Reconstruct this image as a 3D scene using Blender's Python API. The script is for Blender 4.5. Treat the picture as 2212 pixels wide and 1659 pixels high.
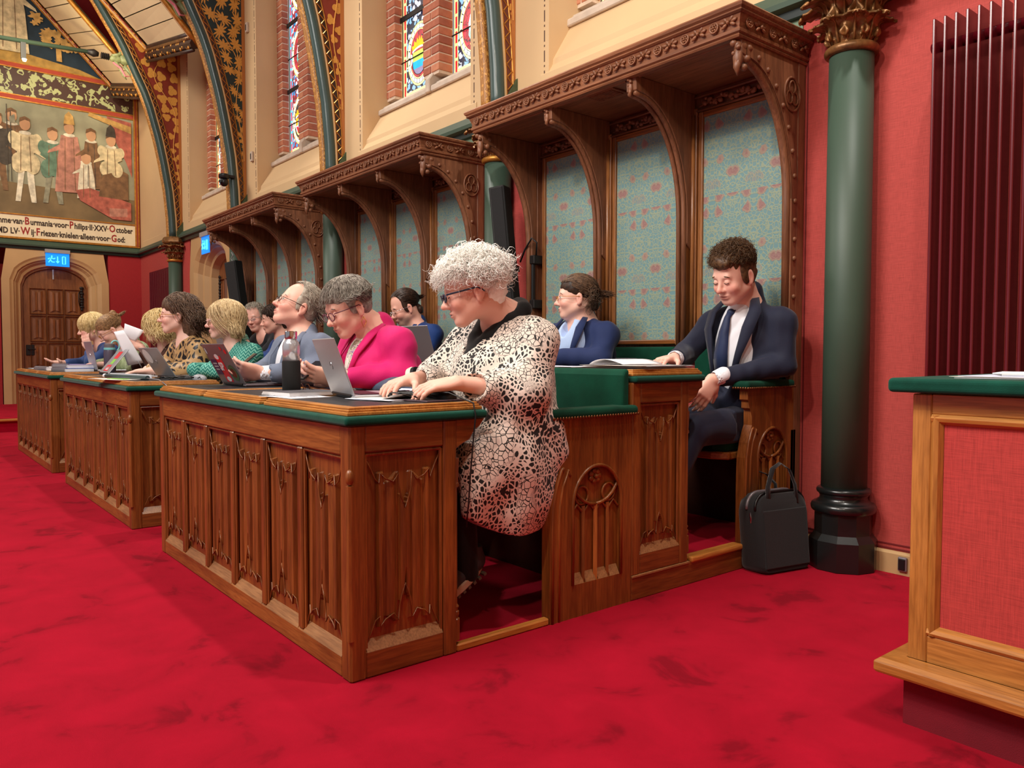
import bpy, math, random
import numpy as np
from mathutils import Vector, Matrix, Euler
random.seed(7); np.random.seed(7)
scene = bpy.context.scene
for o in list(bpy.data.objects): bpy.data.objects.remove(o)
COL = scene.collection
PI = math.pi

# ------------------------------------------------------------------ camera
YAW, PITCH, ROLL, FPX = 0.887699, -0.040081, 0.001225, 1676.78
cam = bpy.data.cameras.new('camera'); camo = bpy.data.objects.new('camera', cam); COL.objects.link(camo)
cam.sensor_fit = 'HORIZONTAL'; cam.sensor_width = 36.0; cam.lens = 36.0*FPX/2212.0
cam.clip_start = 0.05; cam.clip_end = 100
_f = Vector((-math.sin(YAW)*math.cos(PITCH), math.cos(YAW)*math.cos(PITCH), math.sin(PITCH)))
_r = _f.cross(Vector((0, 0, 1))).normalized(); _u = _r.cross(_f)
_r2 = math.cos(ROLL)*_r + math.sin(ROLL)*_u; _u2 = -math.sin(ROLL)*_r + math.cos(ROLL)*_u
camo.matrix_world = Matrix(((_r2.x, _u2.x, -_f.x, 2.0927), (_r2.y, _u2.y, -_f.y, -1.0783), (_r2.z, _u2.z, -_f.z, 0.9986), (0, 0, 0, 1)))
scene.camera = camo

# ------------------------------------------------------------------ light
scene.view_settings.view_transform = 'Standard'; scene.view_settings.look = 'None'
scene.view_settings.gamma = 1.0; scene.view_settings.exposure = 0.0
scene.view_settings.use_curve_mapping = False
world = bpy.data.worlds.new('world'); scene.world = world; world.use_nodes = True
world.node_tree.nodes['Background'].inputs[0].default_value = (0.94, 0.96, 1.0, 1)
world.node_tree.nodes['Background'].inputs[1].default_value = 0.30

def area_light(name, loc, target, size, power, color, shape='SQUARE', size_y=None):
    l = bpy.data.lights.new(name, 'AREA'); l.energy = power; l.color = color; l.shape = shape; l.size = size
    if size_y: l.shape = 'RECTANGLE'; l.size_y = size_y
    o = bpy.data.objects.new(name, l); COL.objects.link(o); o.location = loc
    o.rotation_euler = (Vector(target)-Vector(loc)).to_track_quat('-Z', 'Y').to_euler()
    return o
def spot_light(name, loc, target, power, color, angle=60, blend=0.6, radius=0.15):
    l = bpy.data.lights.new(name, 'SPOT'); l.energy = power; l.color = color; l.spot_size = math.radians(angle)
    l.spot_blend = blend; l.shadow_soft_size = radius
    o = bpy.data.objects.new(name, l); COL.objects.link(o); o.location = loc
    o.rotation_euler = (Vector(target)-Vector(loc)).to_track_quat('-Z', 'Y').to_euler()
    return o
area_light('hall_light', (-1.0, -3.0, 5.2), (-1.6, 0.8, 0.6), 2.2, 320, (1.0, 0.96, 0.90))
spot_light('ceiling_spot', (1.6, 1.25, 6.2), (-0.6, -0.2, 0), 500, (1.0, 0.95, 0.88), 120, 0.5, 0.10)
spot_light('ceiling_spot', (-4.6, 1.2, 6.4), (-4.6, -0.2, 0), 420, (1.0, 0.95, 0.88), 110, 0.6, 0.10)
area_light('hall_light', (-8.5, -2.4, 6.2), (-8.6, 0.8, 0), 2.6, 260, (1.0, 0.92, 0.80))
spot_light('ceiling_spot', (0.9, -2.2, 4.4), (0.3, 2.5, 1.6), 290, (1.0, 0.86, 0.72), 75, 0.7, 0.12)
spot_light('ceiling_spot', (2.6, -1.8, 4.6), (0.8, 2.5, 1.4), 160, (1.0, 0.86, 0.72), 75, 0.7, 0.12)
spot_light('ceiling_spot', (-8.2, 0.2, 5.6), (-12.54, 1.4, 4.1), 420, (1.0, 0.86, 0.62), 55, 0.8, 0.1)
spot_light('ceiling_spot', (-9.0, 0.4, 4.3), (-11.6, 1.7, 5.6), 160, (1.0, 0.84, 0.55), 70, 0.8, 0.1)

# ------------------------------------------------------------------ colour and materials
def lin(c):
    return tuple(((v/255.0)/12.92 if v/255.0 <= 0.04045 else ((v/255.0+0.055)/1.055)**2.4) for v in c)
def newmat(name):
    m = bpy.data.materials.new(name); m.use_nodes = True
    nt = m.node_tree; b = nt.nodes['Principled BSDF']
    return m, nt, b
def N(nt, typ, **kw):
    n = nt.nodes.new(typ)
    for k, v in kw.items():
        if k.startswith('i_'):
            key = k[2:]
            key = int(key) if key.isdigit() else key
            n.inputs[key].default_value = v
        else: setattr(n, k, v)
    return n
def L(nt, a, ao, b, bi): nt.links.new(a.outputs[ao], b.inputs[bi])
def coords(nt, scale=(1, 1, 1), rot=(0, 0, 0), loc=(0, 0, 0)):
    tc = N(nt, 'ShaderNodeTexCoord'); mp = N(nt, 'ShaderNodeMapping')
    mp.inputs['Scale'].default_value = scale; mp.inputs['Rotation'].default_value = rot; mp.inputs['Location'].default_value = loc
    L(nt, tc, 'Object', mp, 'Vector'); return mp
def ramp(nt, stops, interp='LINEAR'):
    r = N(nt, 'ShaderNodeValToRGB'); r.color_ramp.interpolation = interp
    el = r.color_ramp.elements
    while len(el) < len(stops): el.new(0.5)
    for e, (p, c) in zip(el, stops):
        e.position = p; e.color = tuple(c)+(1,) if len(c) == 3 else c
    return r
def bump(nt, b, src, out, strength, dist=0.01):
    bp = N(nt, 'ShaderNodeBump'); bp.inputs['Strength'].default_value = strength; bp.inputs['Distance'].default_value = dist
    L(nt, src, out, bp, 'Height'); L(nt, bp, 'Normal', b, 'Normal')
def plain(name, c, rough=0.6, metal=0.0, var=0.0, vscale=6.0, bmp=0.0, bscale=80.0, sheen=0.0, spec=0.5, coat=0.0, trans=0.0, emit=None, estr=0):
    m, nt, b = newmat(name); c = lin(c)
    b.inputs['Base Color'].default_value = c+(1,)
    b.inputs['Roughness'].default_value = rough; b.inputs['Metallic'].default_value = metal
    b.inputs['Specular IOR Level'].default_value = spec
    if sheen: b.inputs['Sheen Weight'].default_value = sheen; b.inputs['Sheen Roughness'].default_value = 0.4
    if coat: b.inputs['Coat Weight'].default_value = coat; b.inputs['Coat Roughness'].default_value = 0.1
    if trans: b.inputs['Transmission Weight'].default_value = trans
    if emit: b.inputs['Emission Color'].default_value = lin(emit)+(1,); b.inputs['Emission Strength'].default_value = estr
    if var or bmp:
        mp = coords(nt)
        if var:
            n = N(nt, 'ShaderNodeTexNoise', i_Scale=vscale, i_Detail=4.0); L(nt, mp, 0, n, 'Vector')
            r = ramp(nt, [(0.3, tuple(v*(1-var) for v in c)), (0.7, tuple(min(1, v*(1+var)) for v in c))])
            L(nt, n, 'Fac', r, 'Fac'); L(nt, r, 'Color', b, 'Base Color')
        if bmp:
            n2 = N(nt, 'ShaderNodeTexNoise', i_Scale=bscale, i_Detail=3.0); L(nt, mp, 0, n2, 'Vector')
            bump(nt, b, n2, 'Fac', bmp, 0.004)
    return m
def wood(name, c1, c2, axis='z', rough=0.38, s=1.0, coat=0.15):
    m, nt, b = newmat(name)
    sc = {'z': (16, 16, 1.1), 'x': (1.1, 16, 16), 'y': (16, 1.1, 16)}[axis]
    mp = coords(nt, tuple(v*s for v in sc))
    n = N(nt, 'ShaderNodeTexNoise', i_Scale=1.6, i_Detail=6.0, i_Roughness=0.62, i_Distortion=0.6); L(nt, mp, 0, n, 'Vector')
    r = ramp(nt, [(0.28, lin(c1)), (0.72, lin(c2))]); L(nt, n, 'Fac', r, 'Fac')
    mp2 = coords(nt, tuple(v*s*5 for v in sc))
    n2 = N(nt, 'ShaderNodeTexNoise', i_Scale=2.0, i_Detail=3.0); L(nt, mp2, 0, n2, 'Vector')
    mx = N(nt, 'ShaderNodeMix', data_type='RGBA', blend_type='MULTIPLY'); mx.inputs[0].default_value = 0.55
    r2 = ramp(nt, [(0.35, (0.48, 0.42, 0.38)), (0.6, (1, 1, 1))]); L(nt, n2, 'Fac', r2, 'Fac')
    L(nt, r, 'Color', mx, 6); L(nt, r2, 'Color', mx, 7)
    mp3 = coords(nt, (1, 1, 1)); n3 = N(nt, 'ShaderNodeTexNoise', i_Scale=2.2, i_Detail=2.0); L(nt, mp3, 0, n3, 'Vector')
    r3 = ramp(nt, [(0.3, (0.78, 0.72, 0.68)), (0.7, (1.08, 1.06, 1.0))]); L(nt, n3, 'Fac', r3, 'Fac')
    mx2 = N(nt, 'ShaderNodeMix', data_type='RGBA', blend_type='MULTIPLY'); mx2.inputs[0].default_value = 1.0
    L(nt, mx, 2, mx2, 6); L(nt, r3, 'Color', mx2, 7); L(nt, mx2, 2, b, 'Base Color')
    b.inputs['Roughness'].default_value = rough; b.inputs['Coat Weight'].default_value = coat; b.inputs['Coat Roughness'].default_value = 0.25
    bump(nt, b, n2, 'Fac', 0.12, 0.002)
    return m
def mathn(nt, op, a, bb=None, c=None):
    n = N(nt, 'ShaderNodeMath', operation=op)
    for i, v in enumerate((a, bb, c)):
        if v is None: continue
        if isinstance(v, tuple): L(nt, v[0], v[1], n, i)
        else: n.inputs[i].default_value = v
    return (n, 0)
def sepxyz(nt, src, out=0):
    s = N(nt, 'ShaderNodeSeparateXYZ'); L(nt, src, out, s, 0); return s
def comb(nt, x, y, z):
    c = N(nt, 'ShaderNodeCombineXYZ')
    for i, v in enumerate((x, y, z)):
        if isinstance(v, tuple): L(nt, v[0], v[1], c, i)
        else: c.inputs[i].default_value = v
    return c
def mixc(nt, fac, a, b_):
    n = N(nt, 'ShaderNodeMix', data_type='RGBA')
    for i, v in ((0, fac), (6, a), (7, b_)):
        if isinstance(v, tuple) and hasattr(v[0], 'outputs'): L(nt, v[0], v[1], n, i)
        elif i == 0: n.inputs[0].default_value = v
        else: n.inputs[i].default_value = tuple(v)+(1,)
    return (n, 2)
def step(nt, v, lo, hi):
    n = N(nt, 'ShaderNodeMapRange'); n.inputs['From Min'].default_value = lo; n.inputs['From Max'].default_value = hi
    L(nt, v[0], v[1], n, 'Value'); return (n, 0)

MT = {}
MT['oak'] = wood('oak_dark', (104, 55, 21), (166, 99, 44), 'z')
MT['oak_x'] = wood('oak_dark_x', (122, 70, 29), (182, 116, 56), 'x')
MT['oak_y'] = wood('oak_dark_y', (101, 53, 21), (160, 94, 42), 'y')
MT['carved'] = wood('oak_carved', (112, 70, 46), (166, 110, 76), 'x', 0.5, 1.0, .05)
MT['carved_z'] = wood('oak_carved_z', (106, 66, 44), (160, 106, 74), 'z', 0.5, 1.0, .05)
MT['honey'] = wood('oak_honey', (172, 112, 48), (214, 150, 78), 'z', 0.36)
MT['honey_x'] = wood('oak_honey_x', (176, 114, 48), (218, 154, 80), 'x', 0.34)
MT['honey_y'] = wood('oak_honey_y', (176, 108, 44), (214, 144, 70), 'y', 0.34)
MT['doorwood'] = wood('oak_door', (112, 66, 34), (156, 98, 56), 'z', 0.4)
MT['darkwood'] = plain('dark_timber', (52, 26, 14), 0.5, var=0.3, vscale=9)  # also stands in for shade on the boards behind the seats
MT['velvet'] = plain('green_velvet', (14, 72, 58), 0.85, var=0.2, vscale=16, bmp=0.15, bscale=300, sheen=0.15, spec=0.15)
MT['cushion'] = plain('green_cushion', (8, 66, 48), 0.8, var=0.3, vscale=7, bmp=0.15, bscale=300, sheen=0.08, spec=0.15)
MT['cream'] = plain('cream_plaster', (208, 176, 132), 0.7, var=0.05, vscale=1.5, bmp=0.05, bscale=60)
MT['creamboard'] = plain('cream_boards', (236, 214, 168), 0.6, var=0.05, vscale=3)  # paler cream for the vault boards
MT['stone'] = plain('grey_stone', (196, 180, 162), 0.85, var=0.12, vscale=10, bmp=0.3, bscale=60)
MT['sand'] = plain('tan_paint', (190, 154, 106), 0.55, var=0.05, vscale=3)
MT['greenpaint'] = plain('green_paint', (60, 80, 66), 0.5, var=0.06, vscale=4)
MT['greendark'] = plain('dark_green_paint', (46, 68, 64), 0.4, var=0.06, vscale=4, coat=0.2)
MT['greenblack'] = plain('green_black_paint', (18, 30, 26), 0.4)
MT['blackpaint'] = plain('black_paint', (20, 24, 24), 0.3, var=0.1, coat=0.3)
MT['radiator'] = plain('radiator_red', (100, 16, 28), 0.25, coat=0.4)
MT['gold'] = plain('gilded', (188, 128, 52), 0.38, metal=0.55, var=0.25, vscale=20, bmp=0.3, bscale=40)
MT['bronze'] = plain('gilded_bronze', (136, 96, 56), 0.4, metal=0.45, var=0.5, vscale=24, bmp=0.3, bscale=60)
MT['black'] = plain('black_plastic', (16, 16, 18), 0.4)
MT['blackmat'] = plain('black_matt', (14, 14, 15), 0.8)
MT['blackfab'] = plain('black_fabric', (22, 22, 24), 0.85, bmp=0.3, bscale=400, sheen=0.3)
MT['paper'] = plain('white_paper', (238, 238, 244), 0.7)
MT['silver'] = plain('silver_metal', (166, 166, 170), 0.34, metal=0.35)
MT['silverdk'] = plain('dark_silver', (120, 112, 116), 0.36, metal=0.3)
MT['chrome'] = plain('chrome', (220, 220, 224), 0.12, metal=1.0)
MT['iron'] = plain('black_iron', (34, 30, 30), 0.5, metal=0.4)
MT['leather'] = plain('black_leather_pad', (30, 32, 34), 0.42, bmp=0.2, bscale=300)
MT['lead'] = plain('lead_came', (20, 20, 22), 0.6)
MT['nail'] = plain('brass_nail', (120, 74, 44), 0.3, metal=0.7)

def carpet_mat():
    m, nt, b = newmat('red_carpet')
    mp = coords(nt)
    n = N(nt, 'ShaderNodeTexNoise', i_Scale=4.2, i_Detail=5.0, i_Roughness=0.6, i_Distortion=0.5); L(nt, mp, 0, n, 'Vector')
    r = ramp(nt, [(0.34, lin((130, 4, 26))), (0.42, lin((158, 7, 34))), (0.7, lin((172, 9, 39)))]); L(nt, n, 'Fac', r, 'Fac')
    n2 = N(nt, 'ShaderNodeTexNoise', i_Scale=500.0, i_Detail=2.0); L(nt, mp, 0, n2, 'Vector')
    bump(nt, b, n2, 'Fac', 0.5, 0.004)
    L(nt, r, 'Color', b, 'Base Color'); b.inputs['Roughness'].default_value = 0.95
    b.inputs['Sheen Weight'].default_value = 0.07; b.inputs['Sheen Roughness'].default_value = 0.5
    b.inputs['Sheen Tint'].default_value = (1, .25, .3, 1); b.inputs['Specular IOR Level'].default_value = 0.1
    return m
MT['carpet'] = carpet_mat()
def linen_mat(name, c, k=1.0):
    m, nt, b = newmat(name); c = lin(c)
    a = N(nt, 'ShaderNodeTexNoise', i_Scale=1.0, i_Detail=3.0); L(nt, coords(nt, (22*k, 22*k, 600*k)), 0, a, 'Vector')
    d = N(nt, 'ShaderNodeTexNoise', i_Scale=1.0, i_Detail=3.0); L(nt, coords(nt, (600*k, 600*k, 22*k)), 0, d, 'Vector')
    s = mathn(nt, 'ADD', (a, 'Fac'), (d, 'Fac'))
    r = ramp(nt, [(0.8, tuple(v*0.80 for v in c)), (1.0, c), (1.0, tuple(min(1, v*1.2) for v in c))])
    r.color_ramp.elements[0].position = 0.38; r.color_ramp.elements[1].position = 0.5; r.color_ramp.elements[2].position = 0.64
    h = mathn(nt, 'MULTIPLY', s, 0.5); L(nt, h[0], 0, r, 'Fac'); L(nt, r, 'Color', b, 'Base Color')
    b.inputs['Roughness'].default_value = 0.75; b.inputs['Specular IOR Level'].default_value = 0.25
    bump(nt, b, h[0], 0, 0.2, 0.002)
    return m
MT['linen'] = linen_mat('red_linen', (180, 74, 68))
MT['linen_dk'] = linen_mat('red_linen_lectern', (184, 66, 62), 0.8)

def damask_mat():
    # mirrored arabesque: teal ground, olive foliage, salmon flowers
    m, nt, b = newmat('damask')
    tc = N(nt, 'ShaderNodeTexCoord'); s = sepxyz(nt, tc, 'Object')
    x = mathn(nt, 'PINGPONG', mathn(nt, 'ADD', (s, 0), 10.0), 0.131)
    v = comb(nt, x, 0.0, (s, 2))
    zz = mathn(nt, 'MODULO', mathn(nt, 'ADD', (s, 2), 10.0), 0.47)
    v = comb(nt, x, 0.0, zz)
    wn = N(nt, 'ShaderNodeTexNoise', i_Scale=16.0, i_Detail=2.0); L(nt, v, 0, wn, 'Vector')
    wv = N(nt, 'ShaderNodeVectorMath', operation='MULTIPLY_ADD'); L(nt, wn, 'Color', wv, 0); wv.inputs[1].default_value = (0.05, 0.05, 0.05); L(nt, v, 0, wv, 2)
    v1 = N(nt, 'ShaderNodeTexVoronoi', feature='DISTANCE_TO_EDGE', i_Scale=48.0); L(nt, wv, 0, v1, 'Vector')
    vine = step(nt, (v1, 'Distance'), 0.13, 0.07)
    v2 = N(nt, 'ShaderNodeTexVoronoi', feature='F1', i_Scale=13.0); L(nt, wv, 0, v2, 'Vector')
    fl = step(nt, (v2, 'Distance'), 0.42, 0.38)
    rc = sepxyz(nt, v2, 'Color'); pick = step(nt, (rc, 0), 0.62, 0.64)
    fl = mathn(nt, 'MULTIPLY', fl, pick)
    core = step(nt, (v2, 'Distance'), 0.28, 0.25)
    ring = mathn(nt, 'MULTIPLY', fl, mathn(nt, 'SUBTRACT', 1.0, core))
    c0 = mixc(nt, vine, lin((108, 146, 150)), lin((144, 158, 134)))
    c1 = mixc(nt, fl, c0, lin((150, 112, 108)))
    c2 = mixc(nt, ring, c1, lin((158, 136, 120)))
    n3 = N(nt, 'ShaderNodeTexNoise', i_Scale=900.0); L(nt, tc, 'Object', n3, 'Vector')
    L(nt, c2[0], 2, b, 'Base Color'); b.inputs['Roughness'].default_value = 0.55
    b.inputs['Sheen Weight'].default_value = 0.3
    hsum = mathn(nt, 'ADD', vine, fl); bump(nt, b, hsum[0], 0, 0.35, 0.002)
    return m
MT['damask'] = damask_mat()

def brickcol_mat():
    m, nt, b = newmat('red_brick')
    oi = N(nt, 'ShaderNodeObjectInfo'); mp = coords(nt); n = N(nt, 'ShaderNodeTexNoise', i_Scale=18.0, i_Detail=5.0); L(nt, mp, 0, n, 'Vector')
    f = mathn(nt, 'MULTIPLY', mathn(nt, 'ADD', (oi, 'Random'), (n, 'Fac')), 0.5)
    r = ramp(nt, [(0.2, lin((148, 82, 62))), (0.5, lin((178, 106, 78))), (0.8, lin((196, 132, 98)))]); L(nt, f[0], 0, r, 'Fac')
    L(nt, r, 'Color', b, 'Base Color'); b.inputs['Roughness'].default_value = 0.85; bump(nt, b, n, 'Fac', 0.4, 0.004)
    return m
MT['brick'] = brickcol_mat()
MT['mortar'] = plain('lime_mortar', (212, 190, 166), 0.9, var=0.1, vscale=30, bmp=0.4, bscale=90)

def foliage_mat(name, bg, fg, scale=9.0, thr=0.10, plane='yz'):
    m, nt, b = newmat(name)
    mp = coords(nt)
    n = N(nt, 'ShaderNodeTexNoise', i_Scale=scale*0.6, i_Detail=1.0); L(nt, mp, 0, n, 'Vector')
    wv = N(nt, 'ShaderNodeVectorMath', operation='MULTIPLY_ADD'); L(nt, n, 'Color', wv, 0); wv.inputs[1].default_value = (1.8/scale,)*3; L(nt, mp, 0, wv, 2)
    v = N(nt, 'ShaderNodeTexVoronoi', feature='SMOOTH_F1', i_Scale=scale); v.inputs['Smoothness'].default_value = 0.25; L(nt, wv, 0, v, 'Vector')
    e = N(nt, 'ShaderNodeTexVoronoi', feature='DISTANCE_TO_EDGE', i_Scale=scale); L(nt, wv, 0, e, 'Vector')
    leaf = step(nt, (v, 'Distance'), 0.40, 0.37)
    wave = N(nt, 'ShaderNodeTexWave', i_Scale=scale*1.2, i_Distortion=9.0, i_Detail=1.0); L(nt, mp, 0, wave, 'Vector')
    vein = step(nt, (wave, 'Fac'), 0.06, 0.12)
    stem = step(nt, (wave, 'Fac'), 0.86, 0.90)
    f = mathn(nt, 'MAXIMUM', mathn(nt, 'MULTIPLY', leaf, vein), stem)
    c = mixc(nt, f, lin(bg), lin(fg)); L(nt, c[0], 2, b, 'Base Color'); b.inputs['Roughness'].default_value = 0.45
    return m
MT['fol_red'] = foliage_mat('painted_foliage_red', (132, 40, 26), (206, 142, 60), 10)
MT['fol_green'] = foliage_mat('painted_foliage_green', (24, 44, 46), (204, 142, 58), 10)
MT['fol_rope'] = foliage_mat('gilded_rope_paint', (146, 92, 34), (214, 156, 72), 34)

# ------------------------------------------------------------------ mesh helpers
ORG = Vector((0, 0, 0))
class MB:
    def __init__(s): s.v = []; s.f = []; s.m = []; s.cur = 0
    def add(s, vs, fs):
        b = len(s.v); s.v.extend([tuple(map(float, p)) for p in vs]); s.f.extend([tuple(b+i for i in f) for f in fs]); s.m.extend([s.cur]*len(fs)); return s
    def mat(s, i): s.cur = i; return s
    def box(s, x0, x1, y0, y1, z0, z1):
        return s.add([(x0,y0,z0),(x1,y0,z0),(x1,y1,z0),(x0,y1,z0),(x0,y0,z1),(x1,y0,z1),(x1,y1,z1),(x0,y1,z1)],
                     [(0,3,2,1),(4,5,6,7),(0,1,5,4),(1,2,6,5),(2,3,7,6),(3,0,4,7)])
    def prism(s, poly, axis, a, b):
        # poly: 2d points in the plane normal to axis ('x': (y,z), 'y': (x,z), 'z': (x,y))
        def P(p, t):
            return {'x': (t, p[0], p[1]), 'y': (p[0], t, p[1]), 'z': (p[0], p[1], t)}[axis]
        n = len(poly)
        ar = sum(poly[i][0]*poly[(i+1) % n][1]-poly[(i+1) % n][0]*poly[i][1] for i in range(n))
        if (ar < 0) != (axis == 'y'): poly = poly[::-1]
        vs = [P(p, a) for p in poly]+[P(p, b) for p in poly]
        fs = [tuple(range(n-1, -1, -1)), tuple(range(n, 2*n))]+[(i, (i+1) % n, n+(i+1) % n, n+i) for i in range(n)]
        if b < a: fs = [f[::-1] for f in fs]
        return s.add(vs, fs)
    def lathe(s, prof, c=(0, 0, 0), n=24, ang=(0, 2*PI), sq=None):
        full = abs(ang[1]-ang[0]-2*PI) < 1e-6; m = n if full else n+1
        vs = []
        for (r, z) in prof:
            for i in range(m):
                a = ang[0]+(ang[1]-ang[0])*i/n
                vs.append((c[0]+r*math.cos(a), c[1]+r*math.sin(a), c[2]+z))
        fs = []
        for j in range(len(prof)-1):
            for i in range(n):
                i2 = (i+1) % m
                fs.append((j*m+i, j*m+i2, (j+1)*m+i2, (j+1)*m+i))
        if full:
            fs.append(tuple(range(m-1, -1, -1))); fs.append(tuple((len(prof)-1)*m+i for i in range(m)))
        return s.add(vs, fs)
    def tube(s, pts, r, n=8, caps=True):
        pts = [Vector(p) for p in pts]; k = len(pts)
        rs = r if isinstance(r, (list, tuple)) else [r]*k
        t0 = (pts[1]-pts[0]).normalized(); up = Vector((0, 0, 1)) if abs(t0.z) < 0.9 else Vector((1, 0, 0))
        nx = t0.cross(up).normalized(); vs = []
        for i, p in enumerate(pts):
            t = (pts[min(i+1, k-1)]-pts[max(i-1, 0)])
            t = t.normalized() if t.length > 1e-9 else t0
            nx = (nx-t*nx.dot(t)); nx = nx.normalized() if nx.length > 1e-6 else t.orthogonal().normalized()
            ny = t.cross(nx)
            for j in range(n):
                a = 2*PI*j/n; vs.append(p+(nx*math.cos(a)+ny*math.sin(a))*rs[i])
        fs = [(i*n+j, i*n+(j+1) % n, (i+1)*n+(j+1) % n, (i+1)*n+j) for i in range(k-1) for j in range(n)]
        if caps: fs += [tuple(range(n-1, -1, -1)), tuple((k-1)*n+j for j in range(n))]
        return s.add(vs, fs)
    def grid(s, fn, nu, nv, flip=False):
        vs = [fn(i/nu, j/nv) for j in range(nv+1) for i in range(nu+1)]
        w = nu+1; fs = [(j*w+i, j*w+i+1, (j+1)*w+i+1, (j+1)*w+i) for j in range(nv) for i in range(nu)]
        if flip: fs = [f[::-1] for f in fs]
        return s.add(vs, fs)
    def ell(s, c, r, n=12, k=8, M=None):
        vs = []; c = Vector(c)
        for j in range(k+1):
            th = PI*j/k
            for i in range(n):
                a = 2*PI*i/n; p = Vector((r[0]*math.sin(th)*math.cos(a), r[1]*math.sin(th)*math.sin(a), -r[2]*math.cos(th)))
                if M: p = M @ p
                vs.append(c+p)
        return s.add(vs, [(j*n+i, j*n+(i+1) % n, (j+1)*n+(i+1) % n, (j+1)*n+i) for j in range(k) for i in range(n)])
    def sweep(s, prof, path, closed=False):
        # prof: (d, z) d = outward offset; path: horizontal xy polyline, outward = right of travel
        n = len(path); vs = []; m = len(prof)
        for i, p in enumerate(path):
            a = Vector(path[i-1]) if (i > 0 or closed) else None; c = Vector(path[(i+1) % n]) if (i < n-1 or closed) else None
            p = Vector(p); ds = []
            if a is not None: ds.append((p-a).normalized())
            if c is not None: ds.append((c-p).normalized())
            nr = [Vector((d.y, -d.x)) for d in ds]
            if len(nr) == 2:
                nn = (nr[0]+nr[1]).normalized(); nn = nn/max(0.2, nn.dot(nr[0]))
            else: nn = nr[0]
            for (d, z) in prof: vs.append((p.x+nn.x*d, p.y+nn.y*d, z))
        fs = [(i*m+j, i*m+(j+1) % m, ((i+1) % n)*m+(j+1) % m, ((i+1) % n)*m+j) for i in range(n if closed else n-1) for j in range(m)]
        if not closed: fs += [tuple(range(m-1, -1, -1)), tuple((n-1)*m+j for j in range(m))]
        return s.add(vs, fs)
    def xf(s, M, i0=0):
        for i in range(i0, len(s.v)): s.v[i] = tuple(M @ Vector(s.v[i]))
        return s
    def build(s, name, mat, parent=None, smooth=False, bevel=0.0, recalc=False, seg=1):
        me = bpy.data.meshes.new(name)
        o3 = ORG; me.from_pydata([(a-o3.x, b-o3.y, c-o3.z) for a, b, c in s.v], [], s.f)
        mats = mat if isinstance(mat, (list, tuple)) else [mat]
        for m in mats: me.materials.append(m)
        if len(mats) > 1: me.polygons.foreach_set('material_index', s.m)
        if recalc:
            import bmesh
            bm = bmesh.new(); bm.from_mesh(me); bmesh.ops.recalc_face_normals(bm, faces=bm.faces); bm.to_mesh(me); bm.free()
        if smooth: me.polygons.foreach_set('use_smooth', [True]*len(me.polygons))
        me.update()
        o = bpy.data.objects.new(name, me); COL.objects.link(o)
        if parent: o.parent = parent
        else: o.location = ORG
        if bevel:
            b = o.modifiers.new('bevel', 'BEVEL'); b.width = bevel; b.segments = seg; b.limit_method = 'ANGLE'; b.angle_limit = math.radians(50)
        if smooth == 'auto':
            me.polygons.foreach_set('use_smooth', [True]*len(me.polygons))
            w = o.modifiers.new('ws', 'EDGE_SPLIT'); w.split_angle = math.radians(38)
        return o
def tag(o, label=None, cat=None, group=None, kind=None):
    if label: o['label'] = label
    if cat: o['category'] = cat
    if group: o['group'] = group
    if kind: o['kind'] = kind
    return o
def thing(name, loc, label=None, cat=None, group=None, kind=None):
    global ORG
    o = bpy.data.objects.new(name, None); o.empty_display_size = 0.1; COL.objects.link(o); o.location = loc
    ORG = Vector(loc); return tag(o, label, cat, group, kind)
def free(loc=(0, 0, 0)):
    global ORG
    ORG = Vector(loc)
def copy_tree(o, parent=None, off=None):
    c = o.copy(); COL.objects.link(c)
    if parent is not None: c.parent = parent
    if off is not None: c.location = Vector(o.location)+Vector(off)
    for ch in list(KIDS.get(o.name, [])): copy_tree(ch, c)
    return c
KIDS = {}
def index_kids():
    KIDS.clear()
    for o in bpy.data.objects:
        if o.parent: KIDS.setdefault(o.parent.name, []).append(o)
def lerp(a, b, t): return a+(b-a)*t
def smoothst(t): t = min(1, max(0, t)); return t*t*(3-2*t)
def text_mesh(name, body, size, mat, M, parent=None, extrude=0.0005, align='LEFT', shear=0.0, bold=0.0):
    cu = bpy.data.curves.new(name, 'FONT'); cu.body = body; cu.size = size; cu.extrude = extrude; cu.align_x = align; cu.shear = shear; cu.offset = bold
    cu.resolution_u = 2
    tmp = bpy.data.objects.new(name+'_tmp', cu); COL.objects.link(tmp)
    me = bpy.data.meshes.new_from_object(tmp); bpy.data.objects.remove(tmp)
    me.transform(M); me.transform(Matrix.Translation(-ORG)); me.materials.clear(); me.materials.append(mat)
    o = bpy.data.objects.new(name, me); COL.objects.link(o)
    if parent: o.parent = parent
    else: o.location = ORG
    return o
# ------------------------------------------------------------------ the room
W = 2.49; T = 2.62; XC = [0.275-T*k for k in range(5)]; XE = -12.54; BC = [0.275-T*(k+.5) for k in range(4)]
BC[0] = -1.04; BC[1] = -3.66; BC[2] = -6.28; BC[3] = -8.9
def struct(o): o['kind'] = 'structure'; return o
free()
struct(MB().box(-14.5, 5, -7, 3.2, -0.12, 0).build('floor', MT['carpet']))
dais = thing('platform_step', (-11, 0.5, 0), kind='structure')
MB().box(XE, -9.42, -2.0, 2.49, 0, 0.135).build('step_riser', MT['carpet'], dais)
MB().box(XE, -9.36, -2.0, 2.49, 0.135, 0.165).build('nosing', MT['honey_y'], dais, bevel=.008)
MB().box(XE, -9.44, -2.0, 2.49, 0.165, 0.172).build('step_carpet', MT['carpet'], dais)
free()
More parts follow.
